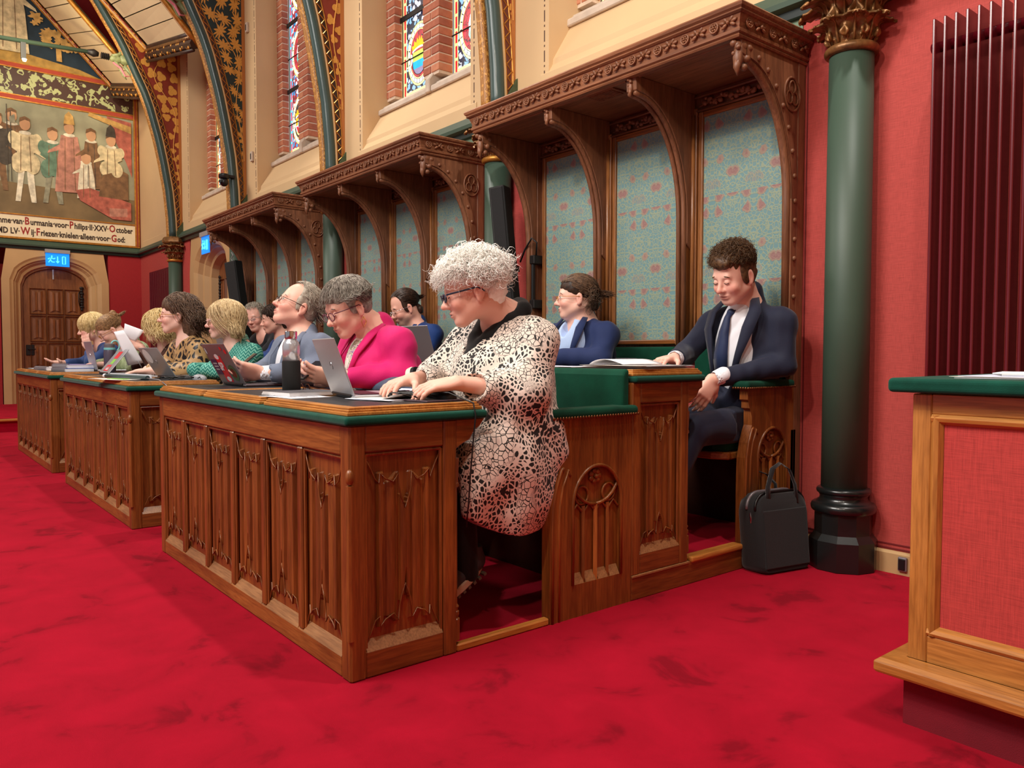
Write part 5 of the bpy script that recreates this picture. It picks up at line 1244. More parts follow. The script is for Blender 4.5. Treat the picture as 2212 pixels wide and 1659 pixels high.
# ------------------------------------------------------------------ people: smooth implicit figures turned into one mesh each
class SDF:
    def __init__(s, lo, hi, h):
        s.lo = np.array(lo, float); s.h = h; n = np.ceil((np.array(hi)-s.lo)/h).astype(int)+1
        s.ax = [s.lo[i]+h*np.arange(n[i]) for i in range(3)]; s.D = np.full(n, 1.0, np.float32)
    def blk(s, lo, hi, pad):
        sl = []
        for i in range(3):
            a = int(np.floor((lo[i]-pad-s.lo[i])/s.h)); b = int(np.ceil((hi[i]+pad-s.lo[i])/s.h))+1
            a = max(a, 0); b = min(b, len(s.ax[i]))
            if a >= b: return None
            sl.append(slice(a, b))
        P = (s.ax[0][sl[0]][:, None, None], s.ax[1][sl[1]][None, :, None], s.ax[2][sl[2]][None, None, :])
        return tuple(sl), P
    def apply(s, lo, hi, k, op, fn):
        r = s.blk(lo, hi, k+2.5*s.h+(.0 if op == 'u' else 0))
        if r is None: return s
        sl, P = r; d2 = fn(P).astype(np.float32); d1 = s.D[sl]
        if op == 'u':
            hh = np.clip(.5+.5*(d1-d2)/max(k, 1e-6), 0, 1); s.D[sl] = d1+(d2-d1)*hh-k*hh*(1-hh)
        else:
            d2 = -d2; hh = np.clip(.5-.5*(d1-d2)/max(k, 1e-6), 0, 1); s.D[sl] = d1+(d2-d1)*hh+k*hh*(1-hh)
        return s
    def ell(s, c, r, R=None, k=.02, op='u'):
        c = np.array(c, float); r = np.array(r, float); m = r.max()
        def fn(P):
            q = [P[i]-c[i] for i in range(3)]
            if R is not None: q = [sum(R[j, i]*q[j] for j in range(3)) for i in range(3)]
            k0 = np.sqrt(sum((q[i]/r[i])**2 for i in range(3)))+1e-9; k1 = np.sqrt(sum((q[i]/r[i]**2)**2 for i in range(3)))+1e-9
            return k0*(k0-1)/k1
        return s.apply(c-m, c+m, k, op, fn)
    def cone(s, a, b, ra, rb, k=.02, op='u', flat=None):
        a = np.array(a, float); b = np.array(b, float); ab = b-a; L2 = max((ab**2).sum(), 1e-9); m = max(ra, rb)
        def fn(P):
            q = [P[i]-a[i] for i in range(3)]; t = np.clip((q[0]*ab[0]+q[1]*ab[1]+q[2]*ab[2])/L2, 0, 1)
            e = [q[i]-ab[i]*t for i in range(3)]
            if flat is not None:
                w = e[0]*flat[0][0]+e[1]*flat[0][1]+e[2]*flat[0][2]
                e = [e[i]+flat[0][i]*w*(flat[1]-1) for i in range(3)]
            return np.sqrt(e[0]**2+e[1]**2+e[2]**2)-(ra+(rb-ra)*t)
        return s.apply(np.minimum(a, b)-m, np.maximum(a, b)+m, k, op, fn)
    def cut(s, p, n):
        n = np.array(n, float); n /= np.linalg.norm(n); X, Y, Z = s.ax
        d = (X[:, None, None]-p[0])*n[0]+(Y[None, :, None]-p[1])*n[1]+(Z[None, None, :]-p[2])*n[2]
        s.D = np.maximum(s.D, d.astype(np.float32)); return s
    def wrinkle(s, amp, f=34., seed=0, lo=None, hi=None):
        r = s.blk(lo if lo is not None else s.lo, hi if hi is not None else [a[-1] for a in s.ax], 0)
        if r is None: return s
        sl, (X, Y, Z) = r; o = seed*1.7
        w = np.sin(X*f*.7+2.2*np.sin(Z*f*.5+o)+o)*np.sin(Y*f*.8+1.6*np.sin(X*f*.6-Z*f*.4+o))*.6+np.sin((X+Y-Z*.7)*f*1.5+2*np.sin((Y+Z)*f*.5+o))*.4
        s.D[sl] += (amp*w).astype(np.float32); return s
    def mesh(s):
        D = s.D; D[0] = D[-1] = 1; D[:, 0] = D[:, -1] = 1; D[:, :, 0] = D[:, :, -1] = 1
        S = D < 0; nx, ny, nz = D.shape
        cnt = np.zeros((nx-1, ny-1, nz-1), np.int8)
        for i in (0, 1):
            for j in (0, 1):
                for k in (0, 1): cnt += S[i:nx-1+i, j:ny-1+j, k:nz-1+k]
        act = np.argwhere((cnt > 0) & (cnt < 8)); idx = np.full(cnt.shape, -1, np.int64); idx[tuple(act.T)] = np.arange(len(act))
        acc = np.zeros((len(act), 3)); c = np.zeros(len(act))
        cor = [(i, j, k) for i in (0, 1) for j in (0, 1) for k in (0, 1)]
        for a in range(8):
            for b in range(a+1, 8):
                A, B = cor[a], cor[b]
                if sum(abs(A[q]-B[q]) for q in range(3)) != 1: continue
                da = D[act[:, 0]+A[0], act[:, 1]+A[1], act[:, 2]+A[2]]; db = D[act[:, 0]+B[0], act[:, 1]+B[1], act[:, 2]+B[2]]
                m = (da < 0) != (db < 0); t = np.where(m, da/(da-db+1e-12), 0)
                for q in range(3): acc[:, q] += np.where(m, A[q]+(B[q]-A[q])*t, 0)
                c += m
        V = s.lo+(act+acc/np.maximum(c, 1)[:, None])*s.h
        F = []
        for ax in range(3):
            sl1 = [slice(1, -1)]*3; sl1[ax] = slice(0, -1); sl2 = [slice(1, -1)]*3; sl2[ax] = slice(1, None)
            A = S[tuple(sl1)]; B = S[tuple(sl2)]; e = np.argwhere(A != B); o = np.ones(3, int); o[ax] = 0; p = e+o
            u, v = (ax+1) % 3, (ax+2) % 3; du = np.zeros(3, int); du[u] = 1; dv = np.zeros(3, int); dv[v] = 1
            q = np.stack([idx[tuple((p-du-dv).T)], idx[tuple((p-dv).T)], idx[tuple(p.T)], idx[tuple((p-du).T)]], 1)
            fl = ~A[tuple(e.T)]; q[fl] = q[fl][:, ::-1]; F.append(q)
        return V, np.concatenate(F)
def np_obj(name, V, F, mat, parent, smooth=True, col=None):
    me = bpy.data.meshes.new(name); n = F.shape[1]
    me.vertices.add(len(V)); me.vertices.foreach_set('co', (V-np.array(ORG)).astype(np.float32).ravel())
    me.loops.add(F.size); me.loops.foreach_set('vertex_index', F.astype(np.int32).ravel())
    me.polygons.add(len(F)); me.polygons.foreach_set('loop_start', np.arange(0, F.size, n, dtype=np.int32)); me.polygons.foreach_set('loop_total', np.full(len(F), n, np.int32))
    me.polygons.foreach_set('use_smooth', np.full(len(F), smooth)); me.update(calc_edges=True); me.validate()
    me.materials.append(mat)
    if col is not None:
        a = me.color_attributes.new('col', 'FLOAT_COLOR', 'POINT'); a.data.foreach_set('color', np.concatenate([col, np.ones((len(col), 1))], 1).astype(np.float32).ravel())
    o = bpy.data.objects.new(name, me); COL.objects.link(o)
    if parent: o.parent = parent
    else: o.location = ORG
    return o
def skin_mat():
    m, nt, b = newmat('skin'); a = N(nt, 'ShaderNodeAttribute', attribute_name='col'); L(nt, a, 'Color', b, 'Base Color')
    b.inputs['Roughness'].default_value = .5; b.inputs['Subsurface Weight'].default_value = .12; b.inputs['Subsurface Radius'].default_value = (1, .35, .2); b.inputs['Subsurface Scale'].default_value = .012
    n = N(nt, 'ShaderNodeTexNoise', i_Scale=260.0); L(nt, coords(nt), 0, n, 'Vector'); bump(nt, b, n, 'Fac', .06, .001)
    return m
SKIN = skin_mat()
def hair_mat(name, c1, c2):
    m, nt, b = newmat('hair_'+name); n = N(nt, 'ShaderNodeTexNoise', i_Scale=70.0, i_Detail=3.0); L(nt, coords(nt), 0, n, 'Vector')
    r = ramp(nt, [(.3, lin(c1)), (.7, lin(c2))]); L(nt, n, 'Fac', r, 'Fac'); L(nt, r, 'Color', b, 'Base Color'); b.inputs['Roughness'].default_value = .5; b.inputs['Specular IOR Level'].default_value = .35
    return m
HM = {k: hair_mat(k, a, b) for k, (a, b) in dict(white=((244, 240, 232), (255, 255, 250)), brown=((56, 36, 22), (104, 74, 46)), grey=((104, 94, 86), (168, 160, 148)), greyw=((150, 142, 130), (206, 200, 188)),
      dark=((34, 22, 16), (66, 42, 28)), ash=((66, 48, 38), (118, 90, 68)), blond=((178, 146, 100), (232, 208, 160)), blondy=((196, 164, 102), (244, 222, 168)), tawny=((104, 74, 48), (176, 136, 92)), greyman=((132, 120, 106), (188, 178, 162))).items()}
def frame(yaw, pitch, roll):
    return np.array((Matrix.Rotation(math.radians(-90+yaw), 3, 'Z') @ Matrix.Rotation(math.radians(pitch), 3, 'Y') @ Matrix.Rotation(math.radians(roll), 3, 'X')))
class Head:
    def __init__(s, pos, yaw=0, pitch=0, roll=0, sc=1.1): s.p = np.array(pos, float); s.R = frame(yaw, pitch, roll); s.s = sc
    def w(s, q): return s.p+s.s*(s.R @ np.array(q, float))
    def wm(s, Q): return s.p+s.s*(Q @ s.R.T)
    def l(s, P): return (P-s.p) @ s.R/s.s
def head_sdf(S, H, nose=1.0, jaw=1.0, chin=1.0, male=False):
    E = lambda c, r, k=.02, op='u': S.ell(H.w(c), np.array(r)*H.s, H.R, k*H.s, op)
    Cn = lambda a, b, ra, rb, k=.02, op='u': S.cone(H.w(a), H.w(b), ra*H.s, rb*H.s, k*H.s, op)
    E((-.012, 0, .045), (.096, .077, .082)); E((.03, 0, -.012), (.062, .065, .078), .03); E((.035, 0, -.062), (.05*jaw, .052*jaw, .042), .03)
    E((.068, 0, -.098), (.022*chin, .026*chin, .018), .025); Cn((-.005, -.05*jaw, -.055), (.06, -.018, -.095), .018, .014, .03); Cn((-.005, .05*jaw, -.055), (.06, .018, -.095), .018, .014, .03)
    Cn((.077, -.034, .021), (.077, .034, .021), .013, .013, .014)
    for s in (-1, 1):
        E((.094, s*.031, .0), (.016, .017, .012), .012, 's'); E((.081, s*.031, -.001), (.0125, .0145, .0125), .004)
        E((.066, s*.040, -.034), (.025, .022, .022), .02)
        E((-.010, s*.081, -.010), (.019, .0085, .034), .005); E((-.004, s*.0895, -.008), (.010, .005, .021), .003, 's'); E((-.004, s*.081, -.038), (.010, .007, .011), .005)
        E((.099, s*.0125, -.037), (.0105, .008, .0085), .008)
        E((.098, s*.009, -.0435), (.005, .004, .003), .003, 's')
    Cn((.086, 0, .010), (.108*1.0+.004*(nose-1), 0, -.026), .008, .0095, .012); E((.1085+.006*nose, 0, -.033), (.0105*nose, .0105, .0100), .010)
    Cn((.088, -.016, -.066), (.088, .016, -.066), .0085, .0085, .012)
    E((.094, 0, -.0615), (.0085, .021, .0052), .006); E((.092, 0, -.0725), (.0085, .018, .0060), .006); E((.101, 0, -.0667), (.010, .023, .0012), .003, 's')
def head_col(V, H, base, beard=None, blush=1.0, lip=(176, 84, 78)):
    q = H.l(V); base = np.array(lin(tuple(.62*c+.38*w for c, w in zip(base, (250, 214, 198))))); C_ = np.tile(base, (len(V), 1))
    def mixin(c, w): 
        nonlocal C_; w = np.clip(w, 0, 1)[:, None]; C_ = C_*(1-w)+np.array(lin(c))*w
    g = lambda c, r: np.exp(-(((q-np.array(c))/np.array(r))**2).sum(1))
    pk = (220, 122, 108)
    for s in (-1, 1): mixin(pk, .55*blush*g((.075, s*.042, -.035), (.03, .026, .024))); mixin(pk, .5*blush*g((-.01, s*.08, -.012), (.02, .012, .035)))
    mixin(pk, .55*blush*g((.118, 0, -.034), (.016, .018, .014)))
    if beard: mixin(beard, .75*np.clip((-.048-q[:, 2])/.02, 0, 1)*np.clip((q[:, 0]+.0)/.03, 0, 1)*(q[:, 2] > -.16))
    mixin(lip, .9*g((.098, 0, -.067), (.014, .0205, .0085))*(q[:, 0] > .07))
    mixin((92, 52, 44), .8*g((.105, 0, -.0667), (.012, .021, .0018)))
    mixin((120, 60, 50), .45*(g((.10, .009, -.044), (.006, .004, .003))+g((.10, -.009, -.044), (.006, .004, .003))))
    return C_
def face_bits(par, H, brow='brown', eyes='down', browm=1.0):
    for s in (-1, 1):
        e = MB().ell((0, 0, 0), (.0118, .0118, .0118), 12, 8)
        if eyes != 'down':
            c = H.w((.0815, s*.031, -.001)); 
            MB().ell(Vector(c), (.0128*H.s,)*3, 14, 10).build('eye', MT['eyewhite'], par, smooth=True)
            MB().ell(Vector(H.w((.0905, s*.031, -.0025))), (.0045*H.s,)*3, 10, 6).build('iris', MT['iris'], par, smooth=True)
            MB().tube([H.w((.0905+.003*(1-abs(t)), s*.031+t*.013, .0045-.003*abs(t))) for t in (-1, -.5, 0, .5, 1)], .0014*H.s, 5).build('eyelash', MT['lash'], par, smooth=True)
        else:
            MB().tube([H.w((.0905+.0035*(1-abs(t)), s*.031+t*.013, -.0075+.004*abs(t))) for t in (-1, -.5, 0, .5, 1)], .0014*H.s, 5).build('eyelash', MT['lash'], par, smooth=True)
        MB().tube([H.w((.089-.006*abs(t)**2, s*(.031+t*.019), .022+.004*(1-t*t)-.003*t)) for t in (-1, -.5, 0, .5, 1)], [.0014*H.s*browm, .0026*H.s*browm, .0028*H.s*browm, .0024*H.s*browm, .001*H.s], 5).build('eyebrow', HM[brow], par, smooth=True)
MT['eyewhite'] = plain('eye_white', (226, 218, 212), .25); MT['iris'] = plain('iris', (62, 74, 84), .2); MT['lash'] = plain('eyelash', (60, 38, 30), .6)
def glasses(par, H, mat, w=.019, hgt=.0155, r=.0016, z=.0, fwd=.108, lens=True):
    g = None
    for s in (-1, 1):
        pts = [H.w((fwd-.004*abs(math.cos(a)), s*(.031+w*math.cos(a)*(1.08 if abs(math.sin(a)) < .9 else 1)), z-.004+hgt*math.sin(a))) for a in [2*PI*i/18 for i in range(19)]]
        o = MB().tube(pts, r*H.s, 6, caps=False).build('glasses_rim', mat, par, smooth=True)
        MB().tube([H.w((fwd-.008, s*.053, z+.006)), H.w((.05, s*.079, z+.004)), H.w((-.008, s*.087, z+.002)), H.w((-.03, s*.084, z-.018))], r*1.1*H.s, 6).build('temple_arm', mat, par, smooth=True)
        if lens: MB().add([tuple(H.w((fwd-.003, s*(.031+w*math.cos(a)), z-.004+hgt*math.sin(a)))) for a in [2*PI*i/16 for i in range(16)]], [tuple(range(16))]).build('lens', MT['lens'], par)
    MB().tube([H.w((fwd-.001, -.013, z)), H.w((fwd+.003, 0, z+.003)), H.w((fwd-.001, .013, z))], r*H.s, 6).build('bridge', mat, par, smooth=True)
def lens_mat():
    m, nt, b = newmat('spectacle_lens'); b.inputs['Base Color'].default_value = (.95, .97, .98, 1); b.inputs['Roughness'].default_value = .02; b.inputs['Alpha'].default_value = .14; b.inputs['IOR'].default_value = 1.5; return m
MT['lens'] = lens_mat()
def hand_sdf(S, w, f, n, thumb, curl=.35, sc=1.08, spread=.12, tcurl=.3, curls=None, k=.010):
    w = np.array(w, float); f = np.array(f, float); f /= np.linalg.norm(f); n = np.array(n, float); n -= f*n.dot(f); n /= np.linalg.norm(n); sd = np.cross(f, n)*thumb
    for i in range(4):
        o = (1.5-i)*.019; a = w+sd*o*.55*sc; b = w+(f*.082+sd*o)*sc; S.cone(a, b, .0165*sc, .0125*sc, .012)
    S.ell(w+(f*.04)*sc, np.array((.045, .038, .016))*sc, np.stack([f, sd, n], 1), .012)
    S.ell(w+(f*.028+sd*.028-n*-.006)*sc, np.array((.028, .018, .016))*sc, np.stack([f, sd, n], 1), .012)
    for i, ln in enumerate((.070, .079, .073, .058)):
        o = (1.5-i)*.0195; p = w+(f*.084+sd*o)*sc; c = (curls[i] if curls else curl); a = 0; dd = f+sd*spread*(1.5-i)*.5; dd /= np.linalg.norm(dd)
        for j, (fr, r0, r1) in enumerate(((.45, .0098, .0090), (.31, .0090, .0082), (.26, .0082, .0066))):
            a += c*(1 if j else .8); d = dd*math.cos(a)+n*math.sin(a); q = p+d*ln*fr*sc; S.cone(p, q, r0*sc, r1*sc, .004); p = q
    p = w+(f*.022+sd*.030)*sc; d = f*.62+sd*.62+n*.35; d /= np.linalg.norm(d); q = p+d*.040*sc; S.cone(p, q, .0135*sc, .0115*sc, .010)
    d = d+f*tcurl+n*tcurl*.5-sd*tcurl*.6; d /= np.linalg.norm(d); p2 = q+d*.034*sc; S.cone(q, p2, .0112*sc, .0082*sc, .004)
def hair_strands(par, H, mat, n, length, reg, comb, curl=.0, freq=60., lift=.3, grav=.3, r=.0016, seg=8, seed=1, rad=(.104, .086, .092), cen=(-.014, 0, .048), jit=.25, name='hair', push=1.0, wave=0.0, wob=0):
    rg = np.random.RandomState(seed); rad = np.array(rad); cen = np.array(cen)
    d = rg.normal(size=(n*6, 3)); d /= np.linalg.norm(d, axis=1)[:, None]; d = d[reg(d[:, 0], d[:, 1], d[:, 2])][:n]; n = len(d)
    P = np.zeros((n, seg+1, 3)); p = cen+d*rad; P[:, 0] = p; ln = length*(.7+.5*rg.rand(n)) if not callable(length) else length(d)*(.8+.35*rg.rand(n))
    J = rg.normal(size=(n, 3))*jit; gl = np.array([0, 0, -1.0]) @ H.R
    for j in range(seg):
        q = (p-cen)/rad; nr = q/rad; nr /= np.linalg.norm(nr, axis=1)[:, None]; c = comb(q[:, 0], q[:, 1], q[:, 2], j/seg)+J
        c -= nr*(c*nr).sum(1)[:, None]*.9; c /= np.linalg.norm(c, axis=1)[:, None]+1e-9
        dr = c+nr*lift*(1-j/seg)+gl*grav*(j+1)/seg; dr /= np.linalg.norm(dr, axis=1)[:, None]; p = p+dr*(ln/seg)[:, None]
        q = (p-cen)/rad; rr = np.linalg.norm(q, axis=1); ins = rr < push; p[ins] = cen+(q[ins]/rr[ins][:, None]*push)*rad; P[:, j+1] = p
    T_ = np.gradient(P, axis=1); T_ /= np.linalg.norm(T_, axis=2)[:, :, None]+1e-9; ref = np.tile(np.array([.3, .5, .8]), (n, seg+1, 1)); A = np.cross(T_, ref); A /= np.linalg.norm(A, axis=2)[:, :, None]+1e-9; B = np.cross(T_, A)
    if curl:
        ph = rg.rand(n)[:, None]*6.28; t = np.arange(seg+1)[None, :]/seg; an = ph+t*freq*(.8+.4*rg.rand(n)[:, None]); am = curl*np.minimum(1, t*3)*(.6+.8*rg.rand(n)[:, None])
        P = P+A*(am*np.cos(an))[:, :, None]+B*(am*np.sin(an))[:, :, None]
    P = H.wm(P.reshape(-1, 3)).reshape(P.shape); A = A @ H.R.T; B = B @ H.R.T
    tp = (1-.75*(np.arange(seg+1)/seg)**2)*r*H.s; V = []
    for a in (0, 2*PI/3, 4*PI/3): V.append(P+(A*math.cos(a)+B*math.sin(a))*tp[None, :, None])
    V = np.stack(V, 2).reshape(-1, 3); ii = (np.arange(n)[:, None]*(seg+1)+np.arange(seg)[None, :])*3; F = []
    for a in range(3): b = (a+1) % 3; F.append(np.stack([ii+a, ii+b, ii+3+b, ii+3+a], 2).reshape(-1, 4))
    o = np_obj(name, V, np.concatenate(F), mat, par); o['kind'] = 'stuff'; return o
def hair_cap(par, H, mat, prims, cuts, h=.006, amp=.004, f=90, name='hair_mass', post=()):
    lo = H.p-.34*H.s; hi = H.p+.26*H.s; S = SDF(lo, hi, h)
    for c, r, *k in prims: S.ell(H.w(c), np.array(r)*H.s, H.R, k[0] if k else .02)
    S.wrinkle(amp, f, 3)
    for c, r in cuts: S.ell(H.w(c), np.array(r)*H.s, H.R, .012, 's')
    for c, r in post: S.ell(H.w(c), np.array(r)*H.s, H.R, .008)
    V, F = S.mesh(); return np_obj(name, V, F, mat, par)
SIDE = [((.014, .0735, .008), (.020, .010, .040)), ((.014, -.0735, .008), (.020, .010, .040))]
FACECUT = [((.092, 0, -.05), (.055, .10, .095)), ((.06, 0, -.12), (.08, .10, .09)), ((-.002, .085, -.03), (.025, .03, .035)), ((-.002, -.085, -.03), (.025, .03, .035))]
def reg_std(x, y, z): return (z > -.62) & ~((x > .30) & (z < .42)) & ~((x > .02) & (z < -.02)) & ~((x > -.25) & (z < -.30))
V3 = lambda *a: np.array(a, float)
def person(loc, label, group=None):
    return thing('person', loc, label, 'person', group)
def skin_body(par, H, base, lo, hi, h, nb, arms, chest=None, col=None, neck=(.056, .062), hk={}, extra=None, hkcol={}):
    """arms: list of (shoulder, elbow, wrist, hand dict or None)"""
    S = SDF(lo, hi, h); head_sdf(S, H, **hk)
    S.cone(H.w((-.03, 0, -.045)), nb, neck[0]*H.s, neck[1]*1.05, .035)
    for c in (chest or []): S.cone(*c)
    for sh, el, wr, hd in arms:
        S.cone(nb-V3(0, 0, .06), sh, .06, .05, .04); S.cone(sh, el, .044, .037, .02); S.cone(el, wr, .038, .0265, .015)
        if hd: hand_sdf(S, wr, **hd)
    if extra: extra(S)
    V, F = S.mesh(); C_ = head_col(V, H, base, **hkcol)
    for sh, el, wr, hd in arms:
        if hd is None: continue
        f = np.array(hd['f'], float); f /= np.linalg.norm(f); dd = np.linalg.norm(V-(wr+f*.13), axis=1); w_ = np.clip(1-dd/.07, 0, 1)[:, None]*.35
        C_ = C_*(1-w_)+np.array(lin((206, 122, 106)))*w_
    return np_obj('body', V, F, SKIN, par, col=C_)
def cloth(par, name, mat, lo, hi, h, build, wr=.003, f=30., seed=1):
    S = SDF(lo, hi, h); build(S)
    if wr: S.wrinkle(wr, f, seed)
    return S
def done(S, name, mat, par): V, F = S.mesh(); return np_obj(name, V, F, mat, par)
def fabric(name, c, rough=.8, bs=500, var=.06): return plain('cloth_'+name, c, rough, var=var, vscale=5, bmp=.25, bscale=bs, sheen=.15, spec=.25)
# ------------------------------------------------------------------ cloth patterns
def tunic_mat():
    m, nt, b = newmat('tunic_print'); mp = coords(nt, (1, 1, .86))
    n = N(nt, 'ShaderNodeTexNoise', i_Scale=9.0, i_Detail=1.0); L(nt, mp, 0, n, 'Vector')
    wv = N(nt, 'ShaderNodeVectorMath', operation='MULTIPLY_ADD'); L(nt, n, 'Color', wv, 0); wv.inputs[1].default_value = (.05,)*3; L(nt, mp, 0, wv, 2)
    v = N(nt, 'ShaderNodeTexVoronoi', feature='DISTANCE_TO_EDGE', i_Scale=64.0); L(nt, wv, 0, v, 'Vector')
    v2 = N(nt, 'ShaderNodeTexVoronoi', feature='DISTANCE_TO_EDGE', i_Scale=34.0); L(nt, wv, 0, v2, 'Vector')
    z = N(nt, 'ShaderNodeTexNoise', i_Scale=7.0, i_Detail=1.0); L(nt, mp, 0, z, 'Vector')
    fine = step(nt, (v, 'Distance'), .075, .045)          # thin black cracks on cream
    web = step(nt, (v, 'Distance'), .12, .16)            # black islands in a cream web
    web2 = step(nt, (v2, 'Distance'), .17, .20)
    zone = step(nt, (z, 'Fac'), .45, .48); zone2 = step(nt, (z, 'Fac'), .60, .62)
    a = mathn(nt, 'MULTIPLY', web, zone); bb = mathn(nt, 'MULTIPLY', web2, zone2)
    inv = mathn(nt, 'SUBTRACT', 1.0, zone); c = mathn(nt, 'MULTIPLY', fine, inv)
    f = mathn(nt, 'MAXIMUM', mathn(nt, 'MAXIMUM', a, bb), c)
    col = mixc(nt, f, lin((228, 214, 202)), lin((18, 16, 16))); L(nt, col[0], 2, b, 'Base Color')
    b.inputs['Roughness'].default_value = .75; b.inputs['Sheen Weight'].default_value = .1; return m
def leopard_mat():
    m, nt, b = newmat('leopard_print'); mp = coords(nt, (1, 1, .8))
    n = N(nt, 'ShaderNodeTexNoise', i_Scale=14.0, i_Detail=2.0); L(nt, mp, 0, n, 'Vector')
    wv = N(nt, 'ShaderNodeVectorMath', operation='MULTIPLY_ADD'); L(nt, n, 'Color', wv, 0); wv.inputs[1].default_value = (.06,)*3; L(nt, mp, 0, wv, 2)
    v = N(nt, 'ShaderNodeTexVoronoi', feature='F1', i_Scale=23.0); L(nt, wv, 0, v, 'Vector')
    e = N(nt, 'ShaderNodeTexVoronoi', feature='DISTANCE_TO_EDGE', i_Scale=23.0); L(nt, wv, 0, e, 'Vector')
    sp = step(nt, (e, 'Distance'), .13, .17); inner = step(nt, (v, 'Distance'), .24, .16)
    c = mixc(nt, sp, lin((186, 146, 96)), lin((24, 20, 24))); c = mixc(nt, mathn(nt, 'MULTIPLY', inner, step(nt, (sepxyz(nt, v, 'Color'), 0), .55, .6)), c, lin((92, 60, 30)))
    L(nt, c[0], 2, b, 'Base Color'); b.inputs['Roughness'].default_value = .45; return m
def teal_mat():
    m, nt, b = newmat('teal_zigzag'); tc = N(nt, 'ShaderNodeTexCoord'); s = sepxyz(nt, tc, 'Object')
    x = mathn(nt, 'PINGPONG', mathn(nt, 'ADD', (s, 1), (s, 0)), .02); v = mathn(nt, 'ADD', (s, 2), x); w = mathn(nt, 'PINGPONG', v, .011)
    f = step(nt, w, .0045, .006); c = mixc(nt, f, lin((120, 190, 170)), lin((20, 118, 108))); L(nt, c[0], 2, b, 'Base Color'); b.inputs['Roughness'].default_value = .8; return m
def blotch_mat(name, stops, sc=12.0):
    m, nt, b = newmat(name); n = N(nt, 'ShaderNodeTexNoise', i_Scale=sc, i_Detail=2.0, i_Distortion=1.2); L(nt, coords(nt), 0, n, 'Vector')
    r = ramp(nt, [(p, lin(c)) for p, c in stops], 'CONSTANT'); L(nt, n, 'Fac', r, 'Fac'); L(nt, r, 'Color', b, 'Base Color'); b.inputs['Roughness'].default_value = .7; return m
F_ = dict(tunic=tunic_mat(), leopard=leopard_mat(), teal=teal_mat(), floral=blotch_mat('floral_blouse', [(0, (232, 222, 214)), (.5, (150, 150, 110)), (.56, (226, 210, 206)), (.62, (120, 80, 140)), (.66, (234, 222, 216))], 26.0),
     camo=blotch_mat('green_blouse', [(0, (126, 140, 96)), (.46, (150, 164, 120)), (.56, (172, 184, 146)), (.64, (112, 126, 90))], 14.0),
     magenta=fabric('magenta', (206, 22, 104), .7), greyb=fabric('grey_blazer', (112, 122, 142), .8, 300, .12), white=fabric('white_shirt', (236, 238, 246), .7), navy=fabric('navy_suit', (30, 34, 54), .7, 600),
     navyb=fabric('navy_blazer', (32, 46, 88), .75, 500), blue=fabric('blue_suit', (24, 56, 116), .7, 500), lblue=fabric('light_blue_shirt', (176, 200, 238), .7), black=fabric('black_knit', (24, 24, 28), .85), tie=fabric('navy_tie', (40, 52, 86), .5),
     dblack=fabric('black_cotton', (20, 20, 22), .8), brown=fabric('brown_knit', (74, 40, 28), .8), bluej=fabric('blue_jacket', (48, 70, 120), .75), jean=fabric('slate_jacket', (70, 82, 104), .8))
def spineR(a, b):
    z = (np.array(a)-np.array(b)); z /= np.linalg.norm(z); x = V3(1, 0, 0); x = x-z*x.dot(z); x /= np.linalg.norm(x); return np.stack([x, np.cross(z, x), z], 1)
def torso(S, nb, shL, shR, hip, cw=.175, cd=.115, bw=.17, bd=.13, off=0.0, k=.05, col=True):
    mid = (shL+shR)/2; R = spineR(mid, hip)
    S.cone(shL, shR, .060+off, .060+off, .03); S.ell(mid+(hip-mid)*.30, (cw+off, cd+off, .19), R, k); S.ell(mid+(hip-mid)*.72, (bw+off, bd+off, .20), R, k); S.ell(hip, (bw+off+.005, bd+.02+off, .13), R, k)
    for s in (shL, shR): S.cone(nb-V3(0, 0, .035), s-V3(0, 0, .005), .055+off, .058+off, .04)
    if col: S.cone(nb-V3(0, 0, .04), nb+V3(0, .008, .012), .068+off, .064+off, .02)
def sleeve(S, sh, el, cuff, r0=.062, r1=.052, r2=.041, k=.03):
    S.cone(sh, el, r0, r1, k); S.cone(el, cuff, r1+.001, r2, .02)
    d = np.array(cuff)-np.array(el); d /= np.linalg.norm(d)
    for i, t in enumerate((.12, .3, .5)): pass
def box_of(*pts, pad=.16):
    P = np.array(pts); return P.min(0)-pad, P.max(0)+pad
def lapel(par, mat, pts, w=.035, t=.006, nrm=(0, -1, 0), name='lapel'):
    b = MB(); n = Vector(nrm).normalized(); q = []
    for i, p in enumerate(pts):
        p = Vector(p); a = Vector(pts[max(i-1, 0)]); c = Vector(pts[min(i+1, len(pts)-1)]); t_ = (c-a).normalized(); sd = t_.cross(n).normalized(); ww = w*(.35+.65*math.sin(PI*min(1, .15+i/(len(pts)-1))))
        q += [p-sd*ww+n*.002, p+n*.006, p+sd*ww*.2+n*.002]
    b.add(q, [(3*i+j, 3*i+j+1, 3*i+4+j, 3*i+3+j) for i in range(len(pts)-1) for j in (0, 1)])
    o = b.build(name, mat, par, smooth=True); s = o.modifiers.new('t', 'SOLIDIFY'); s.thickness = t; s.offset = 0; return o
def place_head(earxyz, yaw, pitch, roll=0, sc=1.0):
    R = frame(yaw, pitch, roll); return Head(np.array(earxyz)-R @ V3(-.01, .079, -.012)*sc, yaw, pitch, roll, sc)

